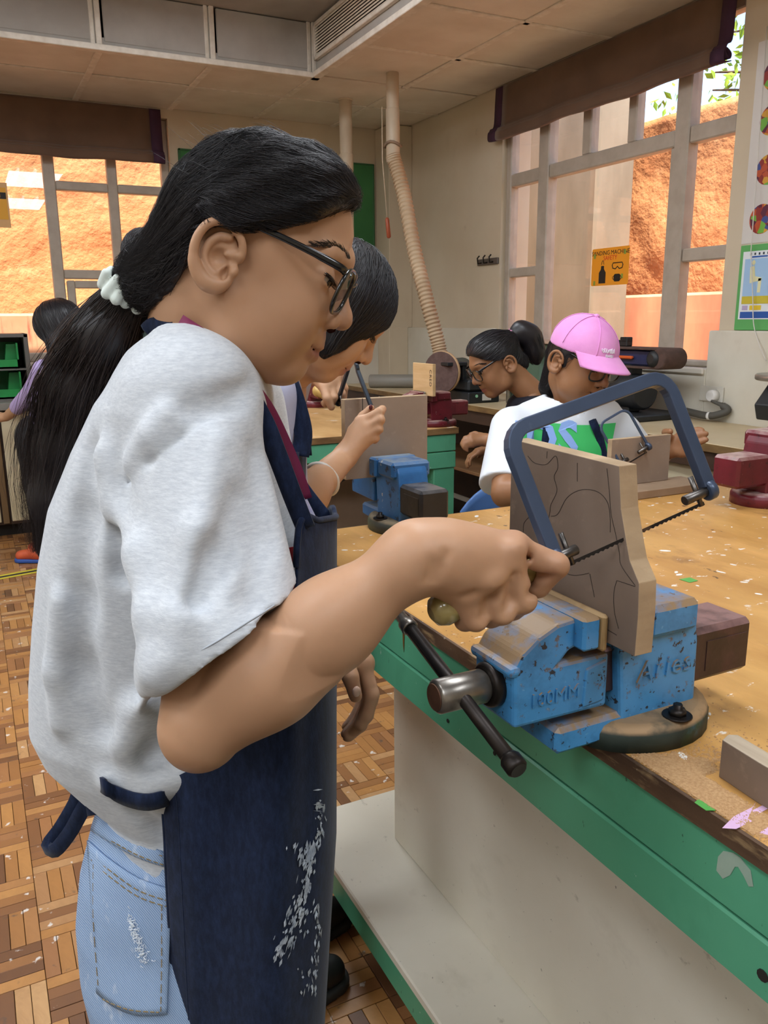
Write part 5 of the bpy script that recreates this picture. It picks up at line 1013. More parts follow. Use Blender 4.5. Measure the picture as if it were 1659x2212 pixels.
armR = sdf_mesh(A, .0026, 1)
# left arm hanging, hand half closed in front of the apron
A = []; SHL = Q(505, 880, 1.0); ELL = Q(600, 1270, 1.045); WRL = Q(728, 1392, .985)
limb(A, [SHL, ELL], [.048, .040], .03); limb(A, [ELL, ELL*.5+WRL*.5, WRL], [.040, .036, .025], .03)
kn = [Q(783, 1428, .955), Q(785, 1432, .975), Q(780, 1436, .995), Q(772, 1442, 1.012)]
fg = [[Q(803, 1500, .945), Q(792, 1545, .942), Q(778, 1566, .940)], [Q(800, 1512, .965), Q(778, 1566, .955), Q(752, 1590, .95)], [Q(796, 1515, .985), Q(770, 1565, .975), Q(748, 1585, .965)], [Q(786, 1512, 1.0), Q(764, 1555, .99), Q(748, 1570, .985)]]
hand(A, WRL, kn, fg, [Q(745, 1425, .945), Q(757, 1462, .925), Q(768, 1503, .920)], .0092, .006, .0125)
armL = sdf_mesh(A, .0028, 1)
core = sdf_mesh([(P_rc(nb, Q(400, 1700, .87), .055, .075), 0), (P_rc(SH, SHL, .04, .04), .05), (P_rc(Q(400, 1700, .87), Q(420, 2000, .87), .08, .08), .05)], .01, 1)
body = obj('body', join(head, armR, armL, core), m_skin, G); blush_attr(body, H, lambda co: .22*np.exp(-(((co-Q(1110, 1185, .68))/.02)**2).sum(1))+.18*np.exp(-(((co-Q(1195, 1222, .69))/.02)**2).sum(1))+.2*np.exp(-(((co-Q(770, 1500, .91))/.015)**2).sum(1)))
nl = Q(770, 1494, .9095); obj('thumbnail', MB().sphere(nl, (.0055, .003, .007), 10), mat('fingernail', 'd8b5a2', .3), body)
add_face(H, G, side=(-1, 1)); add_glasses(H, G)
# ---- hair
hp_ = [(P_el((.0, 0, .050), (.088, .0805, .083)), 0), (P_el((.044, 0, .083), (.043, .060, .049)), .03), (P_rc((-.035, 0, .015), (-.086, .0, -.052), .062, .030), .03), (P_rc((-.02, -.055, .03), (-.07, -.025, -.045), .03, .022), .03), (P_rc((-.02, .055, .03), (-.07, .025, -.045), .03, .022), .03)]
zx = np.array([-.2, -.085, -.06, -.046, -.038, -.033, -.022, .0, .03, .06, .078, .09, .2]); zz = np.array([-.2, -.10, -.075, -.050, -.012, .022, .037, .033, .050, .074, .097, .108, .2])
lock = P_fn(lambda p: -.0016*np.sin(34*np.arctan2(p[..., 2]+.062, p[..., 0]+.100)+6*p[..., 1]/.08)*np.clip((p[..., 0]+.09)/.05, 0, 1)-.0010*np.sin(81*np.arctan2(p[..., 2]+.062, p[..., 0]+.100)+1.3), (-.2, -.2, -.2), (.2, .2, .25)); hp_.append((lock, 0, 'd'))
cut = P_fn(lambda p: (np.interp(p[..., 0], zx, zz)-p[..., 2])*.75, (-.2, -.2, -.2), (.2, .2, .25))
hp2 = hp_+[(cut, .008, '&')]
cap = sdf_mesh(hp2, .0028, 1); tie = A3(-.098, 0, -.060)
seeds = surf_seeds(hp2, (-.1, -.09, -.05), (.1, .03, .14), 24000, lambda p: (p[:, 1] < .03) & (p[:, 0] > -.075))
st = flow_strands(hp_, seeds[:5200], tie, 20, .013, (.0002, .0018), (.00014, .00036), 1, way=(-.03, -.05, .042), clip=(cut[0], .003))
front = seeds[(seeds[:, 0] > .03)]; st2 = flow_strands(hp_, front[:1100], tie+A3(0, -.02, .01), 22, .013, (.0012, .0036), (.00012, .0003), 4, way=(-.03, -.05, .046), clip=(cut[0], .003))
R_ = np.random.RandomState(9); fly = MB()
for k in range(90):          # loose flyaway hairs along the top and back
    s = seeds[R_.randint(len(seeds))]
    if s[2] < .04: continue
    d = nrm(A3(-1, R_.normal()*.3, R_.uniform(-.2, .3))); n_ = nrm(s-A3(0, 0, .04)); L = R_.uniform(.012, .032); ribbon(fly, np.array([s+d*L*t+n_*(.0038*math.sin(t*2.6)+.0015*t) for t in np.linspace(0, 1, 8)]), .00016)
for k in range(60):          # baby hairs at the temple and the forehead
    x = R_.uniform(.0, .085); s = A3(x, -.062*math.sqrt(max(.05, 1-(x/.1)**2)), np.interp(x, zx, zz)+.004); d = nrm(A3(-.5+R_.normal()*.4, -.15, -.7+R_.normal()*.3)); ribbon(fly, np.array([s+d*R_.uniform(.006, .016)*t+A3(-.004, -.001, 0)*t*t for t in np.linspace(0, 1, 6)]), .00016)
allh = join(cap, st, st2, fly); H.to_world(allh); hair = obj('hair', allh, m_hair, G)
PC = [Q(280, 634, .862), Q(228, 722, .872), Q(176, 838, .885), Q(147, 960, .892), Q(122, 1070, .892), Q(92, 1195, .888)]; PR = [.020, .031, .037, .035, .027, .008]
pt = obj('ponytail', sdf_mesh(limb([], PC, [r*.88 for r in PR], .03), .004, 1), m_hair, hair); cc = catmull(PC, 26); cr = np.interp(np.linspace(0, 5, 26), range(6), PR); ps = MB(); ct_ = np.gradient(cc, axis=0); cu_ = np.array([nrm(np.cross(t_, FH)) for t_ in ct_]); cv_ = np.array([nrm(np.cross(t_, u_)) for t_, u_ in zip(ct_, cu_)])
for k in range(2200):
    fr_ = math.sqrt(R_.rand())*.5+.55; a = R_.rand()*6.28; da = R_.normal()*.8; e = R_.uniform(.55, 1.12); ph = R_.rand()*6; n_ = max(8, int(26*min(1, e))); sp_ = 1+max(0, R_.normal())*.35; q = []
    for i in range(n_):
        t = i/25; sc_ = 1+(sp_-1)*t*1.6; aa = a+da*t; q.append(cc[i]+cr[i]*fr_*sc_*(cv_[i]*math.cos(aa)+cu_[i]*math.sin(aa))+RH*.003*math.sin(9*t+ph))
    ribbon(ps, np.array(q), R_.uniform(.0002, .0005))
for k in range(70):
    i0 = R_.randint(3, 18); b0 = cc[i0]-RH*cr[i0]*.9; L = R_.uniform(.05, .14); ribbon(ps, np.array([b0+A3(0, 0, -L*t)-RH*(.028*math.sin(t*2.2)*R_.uniform(.5, 1.4))+FH*.01*math.sin(3*t) for t in np.linspace(0, 1, 12)]), .00018)
q = obj('loose_strands', ps, m_hairb, hair); q['kind'] = 'stuff'
m_scr = mat('scrunchie_white', 'cdd6cf', .75, sheen=.3); ta = nrm(PC[1]-PC[0]); tu = nrm(np.cross(ta, FH)); tv = np.cross(ta, tu); sp_ = []; tc = Q(274, 624, .850); Rs = np.random.RandomState(2)
for k in range(13):
    a = k*2*math.pi/13; c = tc+(tu*math.cos(a)+tv*math.sin(a))*(.019+.003*Rs.normal()); e = (tu*math.cos(a)+tv*math.sin(a))*.007; w_ = Rs.uniform(.006, .0105); sp_.append((P_rc(c-ta*w_+e*Rs.uniform(0, 1), c+ta*w_*.9+e*Rs.uniform(0, 1.2), .0052, .0058), .0022 if k else 0))
obj('scrunchie', sdf_mesh(sp_, .0017, 1), m_scr, G)

# ---- T-shirt
rows = px_rows([(720, 350, 455, .055), (755, 312, 500, .085), (800, 272, 540, .115), (860, 226, 566, .135), (960, 176, 592, .140), (1080, 124, 640, .140), (1200, 100, 668, .138), (1330, 86, 690, .134), (1450, 77, 696, .130), (1545, 77, 700, .128), (1600, 104, 700, .124), (1660, 172, 700, .119), (1705, 232, 690, .114), (1745, 236, 660, .112), (1850, 240, 640, .112)], .875)
hd0, hd1 = Q(318, 1470, .655), Q(652, 1270, .655); hn = nrm(np.cross(nrm(hd1-hd0), FH)); hn = hn if hn[2] < 0 else -hn
Psl = P_rc(Q(420, 890, .760), Q(484, 1400, .658), .056, .0745, (FH, 1.15)); slc = P_rc(Q(496, 1440, .652), Q(506, 1500, .648), .046, .068, (FH, 1.15))
Ts = [(P_loft(rows, .875, .15), 0), (P_rc(Q(425, 822, .875), Q(428, 848, .770), .052, .056), .05), (P_rc(Q(425, 822, .875), Q(490, 880, .99), .052, .056), .05)]
sleeve = lambda p: np.maximum(Psl[0](p), (p-hd0)@hn); Ts.append((P_fn(sleeve, Psl[1]-.02, Psl[2]+.02), .022))
slL = P_rc(Q(500, 890, .99), Q(580, 1200, 1.045), .06, .07); Ts.append((slL, .03))
Tb = list(Ts)
def fold(pl, r, k, op, d0=.55, d1=1.0, lift=0., base=None):
    hs = [hit(base or Tb, x, y, d0, d1) for x, y in pl]; hs = [h_ for h_ in hs if h_ is not None]; out = []
    for i in range(len(hs)-1): out.append((P_rc(hs[i]+FH*lift, hs[i+1]+FH*lift, r, r), k, op))
    return out
fd = fold([(478, 882), (440, 905), (385, 945), (325, 995), (272, 1050), (252, 1100), (254, 1160), (268, 1230), (296, 1350), (316, 1455)], .0016, .008, '-')
fd += fold([(256, 1085), (254, 1160), (268, 1235), (300, 1370)], .005, .018, '-', lift=.002)
fd += fold([(225, 985), (262, 1090), (300, 1200), (325, 1330), (338, 1450), (300, 1540), (270, 1600), (295, 1660)], .004, .03, '+', lift=.0)
fd += fold([(190, 980), (175, 1120), (170, 1300), (175, 1450), (215, 1570)], .006, .03, '-', lift=.001)
fd += fold([(355, 900), (330, 940), (285, 1000)], .004, .022, '+'); fd += fold([(545, 830), (500, 860), (420, 880)], .004, .02, '-', lift=.001)
fd += fold([(470, 960), (430, 1150), (395, 1330), (380, 1420)], .004, .028, '+'); fd += fold([(560, 980), (560, 1150), (545, 1290)], .005, .03, '-', lift=.002); fd += fold([(520, 1080), (470, 1200), (420, 1300)], .004, .025, '-', lift=.002)
fd += fold([(330, 1640), (400, 1600), (470, 1560)], .006, .03, '-', lift=.002); fd += fold([(240, 1690), (330, 1700), (420, 1670)], .006, .025, '+'); fd += fold([(300, 1755), (340, 1800), (356, 1828)], .004, .02, '-', lift=.002)
fd += fold([(130, 1300), (120, 1450), (130, 1560)], .004, .025, '+')
Ts = Ts+fd+[(slc, .003, '-'), (P_rc(H.w((-.02, 0, -.06)), nb, .062, .070), .012, '-')]
def shirt_mat(name, c, c2):
    t = NT(name); h = t.noise(230, 6, (.45, .45, 2.2), .7); out = t.mix(t.ramp(h, .35, .68), srgb(c), srgb(c2)); out = t.mix(t.ramp(t.noise(60, 4, (.5, .5, 2.)), .4, .7, 0, .22), out, srgb(c2)); t.l(out, t.b.inputs['Base Color'])
    t.b.inputs['Roughness'].default_value = .9; t.b.inputs['Sheen Weight'].default_value = .25; t.b.inputs['Specular IOR Level'].default_value = .2; t.bump(t.noise(500, 3, (.6, .6, 2.)), .25, .0008); return t.m
m_tee = shirt_mat('heather_grey_jersey', 'cdd1d6', 'b2b7bf')
tee = obj('tshirt', sdf_mesh(Ts, .0032, 1), m_tee, G)
hem = MB(); pl = [hit(Tb, x, y-9, .5, 1.) for x, y in ((322, 1466), (380, 1440), (450, 1405), (520, 1362), (590, 1318), (640, 1282))]; hem.tube(catmull([h_-FH*.0004 for h_ in pl if h_ is not None], 30), .0009, 5); obj('hem_stitch', hem, mat('thread_grey', 'a9aeb6', .9), tee)
pr = [hit(Ts[:3], x, y, .6, 1.05) for x, y in ((604, 1186), (632, 1180), (656, 1182), (660, 1225), (656, 1268), (628, 1272), (600, 1262), (612, 1240), (600, 1218))]; pr = [p-FH*.0025 for p in pr if p is not None]
if len(pr) > 4: obj('chest_print', MB().prism([tuple(p) for p in pr], tuple(FH*.0006)), mat('print_red', 'a3222a', .7), tee)

# ---- jeans
jr = px_rows([(1715, 222, 640, .106), (1760, 206, 650, .112), (1850, 184, 655, .122), (1950, 176, 655, .128), (2050, 185, 650, .128), (2150, 212, 640, .124), (2230, 236, 635, .120)], .875)
J = [(P_loft(jr, .875, .15), 0)]; hz = jr[-1][0]; gs = (jr[-1][1]+jr[-1][2])/2
for s in (-1, 1):
    tq = lambda z, a=0., s=s, w=.075: RH*(gs+a)+FH*(.875+s*w)+UP*z
    J.append((P_rc(tq(.52, -.005, w=.055), tq(.30, .0, w=.065), .078, .062), .05)); J.append((P_rc(tq(.30, w=.065), tq(.075, .01, w=.075), .062, .050), .03))
Jb = list(J)
def denim(name, c, c2):
    t = NT(name); wv = t.n('ShaderNodeTexWave'); t.l(t.co((1, 1, 1), (.6, .5, .0)), wv.inputs['Vector']); wv.inputs['Scale'].default_value = 190; wv.inputs['Distortion'].default_value = 1.2; wv.inputs['Detail'].default_value = 2
    b = t.mix(t.ramp(t.noise(7, 5), .35, .7), srgb(c), srgb(c2)); out = t.mix(t.ramp(wv.outputs['Fac'], .2, .8, 0, .42), b, srgb('d9e2ee')); out = t.mix(t.ramp(t.noise(45, 4, (1, 1, .5)), .62, .74, 0, .5), out, srgb('e4e9ef')); t.l(out, t.b.inputs['Base Color'])
    t.b.inputs['Roughness'].default_value = .85; t.b.inputs['Specular IOR Level'].default_value = .2; t.bump(wv.outputs['Fac'], .3, .0006); return t.m
m_jean = denim('light_denim', '7d9cc4', '6b8ab5')
J += fold([(228, 1790), (280, 1850), (330, 1890)], .003, .012, '-', .5, 1., .001, Jb)
jn = obj('jeans', sdf_mesh(J, .0045, 1), m_jean, G)
def patch(base, edge_top, edge_bot, n, m, off, d0=.5, d1=1.05):
    et = catmull([(x, y, 0) for x, y in edge_top], n); eb = catmull([(x, y, 0) for x, y in edge_bot], n); P = []
    for j in range(m):
        t = j/(m-1); row = []
        for i in range(n):
            x, y = (et[i]*(1-t)+eb[i]*t)[:2]; h_ = hit(base, x, y, d0, d1); row.append((h_ if h_ is not None else Q(x, y, .85))-FH*off-UP*0)
        P.append(row)
    return np.array(P)
pk = patch(Jb, [(192, 1812), (235, 1850), (300, 1893), (372, 1918)], [(212, 2140), (250, 2170), (300, 2188), (362, 2186)], 16, 18, .003)
po = obj('back_pocket', MB().grid(pk), m_jean, jn, solid=.003, offs=0); m_st = mat('stitch_gold', '8f7a52', .8)
def stitch(parent, pl, base=Jb, off=.0055, r=.0006, d0=.5, d1=1.05):
    h_ = [hit(base, x, y, d0, d1) for x, y in pl]; h_ = [p-FH*off for p in h_ if p is not None]; c = catmull(h_, 10*len(h_)); mb = MB()
    for i in range(0, len(c)-2, 3): mb.tube([c[i], c[i+1], c[i+2]], r, 4)
    q = obj('stitching', mb, m_st, parent); q['kind'] = 'stuff'; return q
stitch(po, [(196, 1835), (240, 1873), (302, 1916), (370, 1940)]); stitch(po, [(200, 1850), (242, 1888), (303, 1930), (370, 1953)]); stitch(po, [(352, 1950), (352, 2060), (350, 2176)]); stitch(po, [(225, 2150), (280, 2172), (346, 2178)]); stitch(po, [(205, 1860), (205, 1980), (215, 2120)])
wb = patch(Jb, [(212, 1752), (250, 1785), (300, 1815), (356, 1836)], [(200, 1790), (245, 1818), (300, 1848), (360, 1868)], 12, 5, .003); wo = obj('waistband', MB().grid(wb), m_jean, jn, solid=.004, offs=0)
stitch(wo, [(214, 1762), (252, 1792), (300, 1822), (356, 1843)]); stitch(wo, [(206, 1786), (248, 1812), (300, 1840), (358, 1862)])
wr_ = MB()
for k in range(190):
    t = R_.rand(); x = 282+t*36+R_.normal()*5*(.4+t); y = 1970+t*100+R_.normal()*7; p = hit(Jb, x, y, .5, 1.05, 160)
    if p is not None: a = R_.uniform(-1.6, 1.6); d = (RH*math.cos(a)+UP*math.sin(a))*R_.uniform(.3, 1.); wr_.tube([p-FH*.0066-d*.0022, p-FH*.0071, p-FH*.0066+d*.0022], R_.uniform(.0002, .0005), 4)
q = obj('frayed_patch', wr_, mat('fray_white', 'dfe6ee', .9), po); q['kind'] = 'stuff'
m_sh = mat('shoe_black', '1b1b1d', .5); m_so = mat('sole_black', '2a2a2a', .7)
for s in (-1, 1): shoe(RH*(gs+.01)+FH*(.875+s*.085), RH, G, m_sh, m_so)

# ---- navy denim apron
def navy(name, c, c2):
    t = NT(name); n = t.noise(160, 5, (1, 1, .35), .7); out = t.mix(t.ramp(n, .4, .72), srgb(c), srgb(c2)); out = t.mix(t.ramp(t.noise(10, 4), .5, .8, 0, .3), out, srgb('121826')); t.l(out, t.b.inputs['Base Color']); t.b.inputs['Roughness'].default_value = .85; t.b.inputs['Specular IOR Level'].default_value = .2; t.b.inputs['Sheen Weight'].default_value = .1
    t.bump(t.noise(420, 3), .3, .0007); return t.m
m_nv = navy('navy_denim', '0d1830', '1d2b4a')
cols = [((345, 1690, .758), (358, 1850, .752), (385, 2340, .752)), ((392, 1672, .742), (405, 1850, .737), (428, 2345, .737)), ((462, 1640, .734), (470, 1850, .730), (488, 2350, .730)), ((540, 1585, .730), (545, 1850, .728), (556, 2352, .728)), ((600, 1500, .732), (606, 1850, .732), (612, 2352, .732)), ((634, 1380, .742), (648, 1850, .745), (645, 2350, .745)), ((646, 1135, .775), (690, 1850, .768), (672, 2345, .775)), ((690, 1122, .815), (716, 1850, .81), (688, 2340, .815)), ((722, 1116, .865), (724, 1800, .865), (692, 2335, .865)), ((724, 1112, .915), (722, 1800, .93), (690, 2330, .93)), ((706, 1110, .955), (700, 1800, .98), (675, 2330, .985)), ((650, 1350, 1.0), (640, 1800, 1.01), (630, 2330, 1.01))]
U_ = []
for a, b, c_ in cols:
    top, mid, bot = A3(*a), A3(*b), A3(*c_); ts = np.linspace(0, 1, 40); pm = (mid[1]-top[1])/(bot[1]-top[1]); y = top[1]+(bot[1]-top[1])*ts
    row = []
    for yy, tt in zip(y, ts):
        if tt < pm: f_ = tt/pm; xx = top[0]+(mid[0]-top[0])*(1-(1-f_)**1.6); dd = top[2]+(mid[2]-top[2])*f_
        else: f_ = (tt-pm)/(1-pm); xx = mid[0]+(bot[0]-mid[0])*f_; dd = mid[2]+(bot[2]-mid[2])*f_
        row.append(Q(xx, yy, dd))
    U_.append(row)
U_ = np.array(U_); AP = np.array([catmull(U_[:, i], 60) for i in range(40)])       # 40 rows x 60 columns
for i in range(40):
    for j in range(60): AP[i, j] -= FH*(.0035*math.sin(j*.35+i*.05)*min(1, i/10)*(1 if 6 < j < 55 else .3))
ap = obj('apron', MB().grid(AP), m_nv, G, solid=.0022, offs=0)
hemb = MB(); hemb.tube([p for p in AP[:, 0]], .0022, 6); hemb.tube([p for p in AP[:, 4]-FH*.0012], .0007, 4); obj('apron_hem', hemb, m_nv, ap)
bh = MB(); bh.tube([AP[0, j]-UP*.001 for j in range(30, 52)], .0035, 8); obj('bib_hem', bh, m_nv, ap)
def on_ap(px, py):     # nearest point of the apron sheet seen at a pixel
    APn = AP[:, :42]; q = (APn.reshape(-1, 3)-CC)@CM.T; uv = np.stack([CXP+FPX*q[:, 0]/q[:, 2], CYP+FPX*q[:, 1]/q[:, 2]], 1); i = np.argsort(((uv-[px, py])**2).sum(1))[:6]; w_ = 1/(1+((uv[i]-[px, py])**2).sum(1)); P_ = (APn.reshape(-1, 3)[i]*w_[:, None]).sum(0)/w_.sum(); r = ray(px, py); dd = (P_-CC)@FH/(r@FH); return CC+r*(dd-.006)
m_wp = mat('dried_white_paint', 'bfc6cf', .6, col2='8e98a8', scale=60); pm_ = MB(); Rp = np.random.RandomState(21)
def dab(cx_, cy_, w_, h_, ang, n):
    for k in range(n):
        a = Rp.normal()*.5*w_; b = Rp.uniform(-.5, .5)*h_; x = cx_+a*math.cos(ang)-b*math.sin(ang); y = cy_+a*math.sin(ang)+b*math.cos(ang); L = Rp.uniform(5, 26); wd = Rp.uniform(.8, 3.4); an = ang+Rp.normal()*.12
        p = [(x-math.sin(an)*L/2, y+math.cos(an)*L/2), (x+math.cos(an)*wd, y+math.sin(an)*wd), (x+math.sin(an)*L/2, y-math.cos(an)*L/2), (x-math.cos(an)*wd, y-math.sin(an)*wd)]; q = [on_ap(*v) for v in p]; pm_.add(q, [(0, 1, 2, 3)])
dab(668, 1880, 16, 120, .15, 70); dab(640, 1990, 26, 110, .35, 80); dab(690, 1790, 12, 90, .05, 26); dab(655, 1850, 20, 40, .2, 30); dab(612, 2050, 20, 60, .4, 26); dab(685, 2040, 8, 160, .05, 30); dab(470, 1640, 10, 14, .6, 8); dab(690, 1738, 30, 6, 1.5, 10); dab(672, 2120, 22, 60, .1, 16)
q = obj('paint_stain', pm_, m_wp, ap); q['kind'] = 'stuff'
def ribbon_px(pts, w_, th=.0016, n=24, face=None):     # flat strap through (px, py, d) points
    c = catmull([Q(*p) for p in pts], n); mb = MB(); T_ = np.gradient(c, axis=0); P = []
    for i in range(n):
        t = nrm(T_[i]); u = nrm(np.cross(t, face if face is not None else FH)); ww = w_ if np.isscalar(w_) else np.interp(i/(n-1), np.linspace(0, 1, len(w_)), w_); P.append([c[i]-u*ww/2, c[i], c[i]+u*ww/2])
    return mb.grid(np.array(P))
ns = obj('neck_strap', ribbon_px([(660, 1140, .785), (632, 1070, .775), (600, 985, .775), (565, 900, .79), (500, 800, .80), (400, 735, .83), (330, 712, .86)], .019), m_nv, ap, solid=.003, offs=0)
obj('neck_strap', ribbon_px([(706, 1125, .945), (648, 1050, .955), (596, 960, .955), (545, 880, .95), (500, 800, .94), (400, 740, .91), (330, 712, .88)], .019), m_nv, ap, solid=.003, offs=0)
obj('nape_strap', MB().tube(catmull([Q(318, 716, .835), Q(330, 705, .83), Q(352, 704, .82), Q(370, 712, .812)], 12), .009, 8, flat=(FH, .4)), m_nv, ap)
ws = [hit(Ts, x, y, .5, 1.) for x, y in ((225, 1692), (250, 1708), (285, 1722), (320, 1728), (352, 1722))]; ws = [Q(205, 1684, .85)]+[p-FH*.004 for p in ws if p is not None]+[Q(365, 1722, .752)]
c = catmull(ws, 20); obj('waist_strap', MB().grid(np.array([[p+UP*.009, p, p-UP*.009] for p in c])), m_nv, ap, solid=.003, offs=0)
def loop(pts, w_, n=30): return ribbon_px(pts, w_, n=n)
bw = obj('bow_tie', loop([(222, 1690, .83), (180, 1700, .84), (160, 1740, .845), (130, 1790, .845), (105, 1825, .84), (118, 1838, .83), (150, 1800, .825), (178, 1750, .82), (205, 1705, .82), (222, 1692, .82)], .017), m_nv, ap, solid=.003, offs=0)
obj('bow_loop', loop([(215, 1692, .84), (175, 1668, .86), (138, 1645, .87), (145, 1665, .86), (175, 1695, .85), (210, 1700, .84)], .014), m_nv, ap, solid=.003, offs=0); obj('tie_end', loop([(205, 1695, .80), (200, 1725, .795), (205, 1760, .79)], .016, 10), m_nv, ap, solid=.003, offs=0)
# ---- lanyard and card
m_lan = mat('lanyard_maroon', '7c1d4a', .6, col2='6b1840', scale=10); ln = obj('lanyard', ribbon_px([(385, 700, .80), (470, 760, .775), (530, 830, .80), (572, 885, .845), (605, 950, .862), (635, 1020, .868), (655, 1080, .872)], .020, face=nrm(FH-.2*RH)), m_lan, G, solid=.0012, offs=0)
obj('lanyard_print', ribbon_px([(595, 935, .855), (612, 975, .858), (628, 1015, .861)], .006, n=8), mat('lanyard_white', 'd8c8d0', .6), ln)
cd = [Q(640, 1060, .868), Q(655, 1062, .872), Q(688, 1128, .876), Q(660, 1132, .868)]; cdo = obj('id_card', MB().prism([tuple(p) for p in cd], tuple(FH*.001)), mat('card_lilac', 'a9a6dc', .4, col2='e4e4f2', scale=30), ln)
# ------------------------------------------------------------------ the other girls
def conform(txt, cx_, cy_, k, base, off, d0, d1, **kw):
    m = text_mb(txt, (0, 0, 0), (1, 0, 0), (0, 1, 0), 1., 0., **kw); out = []
    for v in m.v:
        x, y = cx_+v[0]*k, cy_-v[1]*k*1.15; h_ = hit(base, x, y, d0, d1, 160); out.append((h_ if h_ is not None else Q(x, y, (d0+d1)/2))-FH*off)
    m.v = [tuple(p) for p in out]; return m
def strap(parent, base, pts, w_, m, d0, d1, off=.004, nm='apron_strap'):
    h_ = [hit(base, x, y, d0, d1, 200) for x, y in pts]; h_ = [p-FH*off for p in h_ if p is not None]; c = catmull(h_, 16); T_ = np.gradient(c, axis=0); P = []
    for i in range(16): u = nrm(np.cross(nrm(T_[i]), FH)); P.append([c[i]-u*w_/2, c[i]+u*w_/2])
    return obj(nm, MB().grid(np.array(P)), m, parent, solid=.003, offs=0)
def hair_cap(H, prims, cutf, parent, tie, n=900, seed=3, way=None, lo=(-.11, -.1, -.12), hi=(.12, .1, .16), r=(.0003, .0007), h=.0045, m=None, nm='hair', steps=18):
    pr = prims+([(P_fn(cutf, (-.3, -.3, -.3), (.3, .3, .3)), .008, '&')] if cutf else []); cap = sdf_mesh(pr, h, 1); sd = surf_seeds(pr, lo, hi, n*3, lambda p: p[:, 2] > -.2, seed)[:n]
    st = flow_strands(prims, sd, np.asarray(tie, float), steps, .014, (.0004, .003), r, seed, way=way, clip=(cutf, .004) if cutf else None); a = join(cap, st); a.v = np.asarray(a.v)*H.sc; return obj(nm, H.to_world(a), m or m_hair, parent)
m_skin2 = skin_mat('skin_warm', 'c39877', 'ab7d5b', '9c5f55'); m_skin3 = skin_mat('skin_brown', '9a6d4c', '845a3d', '8a4a48')
m_navyp = mat('navy_trousers', '1d2436', .85, col2='171d2c', scale=8); m_blkp = mat('black_trousers', '1c1b1d', .85)
def legs(parent, hip, sep, m, d_dir, zt, r=(.085, .055), foot=None, shoes=True, fwd=None, ms=None, mso=None):
    J = []
    for s in (-1, 1):
        a = hip*A3(1, 1, 0)+d_dir*sep*s; J += [(P_rc(a+UP*zt, a+UP*.45, r[0], r[0]*.8), 0 if s < 0 else .02), (P_rc(a+UP*.45, a+UP*.07, r[0]*.8, r[1]), .03)]
        if shoes: shoe(a, fwd if fwd is not None else RH, parent, ms or m_sh, mso or m_so)
    J.append((P_rc(hip*A3(1, 1, 0)-d_dir*sep*.6+UP*(zt+.05), hip*A3(1, 1, 0)+d_dir*sep*.6+UP*(zt+.05), .088, .088), .05)); return obj('trousers', sdf_mesh(J, .008, 1), m, parent)

# ---- second girl sawing at the bench end
f2 = nrm(RH*.985+FH*.17); H2 = Head(Q(688, 668, 1.36)+FH*.07, f2, 46.); nb2 = Q(606, 795, 1.46)
G2 = thing('person', 'girl with short black hair and bracelet bending over the second blue vise', 'person', tuple(Q(600, 1500, 1.38)*A3(1, 1, 0)))
hd = H2.to_world(join(sdf_mesh(head_prims()+neck_prims(H2, nb2, .050, .056), .0032, 1), ear_mesh(1., .0018))); A = []
SH2, EL2, WR2 = Q(572, 870, 1.36), Q(600, 1130, 1.42), Q(742, 990, 1.645)
limb(A, [SH2, EL2], [.045, .040], .03); limb(A, [EL2, EL2*.6+WR2*.4, WR2], [.041, .038, .025], .03)
kn = [Q(779, 911, 1.675), Q(789, 925, 1.668), Q(789, 942, 1.664), Q(784, 957, 1.664)]
fg = [[Q(822, 889, 1.670), Q(826, 884, 1.70), Q(812, 890, 1.72)], [Q(822, 907, 1.662), Q(822, 910, 1.69), Q(806, 912, 1.715)], [Q(819, 927, 1.66), Q(817, 931, 1.69), Q(802, 931, 1.71)], [Q(812, 947, 1.662), Q(810, 951, 1.688), Q(798, 949, 1.705)]]
hand(A, WR2, kn, fg, [Q(762, 930, 1.70), Q(783, 900, 1.705), Q(801, 882, 1.705)], .0088, .006, .0125); ar = sdf_mesh(A, .0035, 1); A = []
SL2, WL2 = Q(610, 830, 1.62), Q(668, 792, 1.93); limb(A, [SL2, Q(600, 900, 1.85), WL2], [.045, .038, .024], .03)
kn = [Q(728, 806, 1.925), Q(722, 816, 1.91), Q(712, 826, 1.90), Q(702, 834, 1.90)]
fg = [[Q(744, 838, 1.93), Q(742, 858, 1.94), Q(730, 862, 1.96)], [Q(738, 850, 1.90), Q(732, 866, 1.915), Q(722, 866, 1.95)], [Q(722, 858, 1.885), Q(716, 872, 1.905), Q(708, 870, 1.94)], [Q(706, 860, 1.885), Q(702, 873, 1.90), Q(698, 870, 1.93)]]
hand(A, WL2, kn, fg, [Q(700, 835, 1.89), Q(706, 860, 1.875), Q(716, 880, 1.88)], .0090, .006, .0130); al = sdf_mesh(A, .0035, 1)
b = obj('body', join(hd, ar, al, sdf_mesh([(P_rc(nb2, Q(578, 1200, 1.44), .048, .055), 0), (P_rc(SH2, SL2, .03, .03), .03)], .01, 1)), m_skin2, G2); blush_attr(b, H2)
obj('thumbnail', MB().sphere(Q(801, 880, 1.694), (.0045, .003, .006), 8), mat('nail_dark_red', '5a1f24', .3), b)
rt_ = nrm(WR2-EL2); bc = Q(695, 1036, 1.575); u_ = nrm(np.cross(rt_, FH)); v_ = np.cross(rt_, u_); m_br = mat('bracelet_white', 'd5cec4', .5); br = obj('bracelet', MB().tube([bc+.034*(u_*math.cos(t)+v_*math.sin(t)) for t in np.linspace(0, 6.28, 33)[:-1]], .0058, 8, closed=True), m_br, G2)
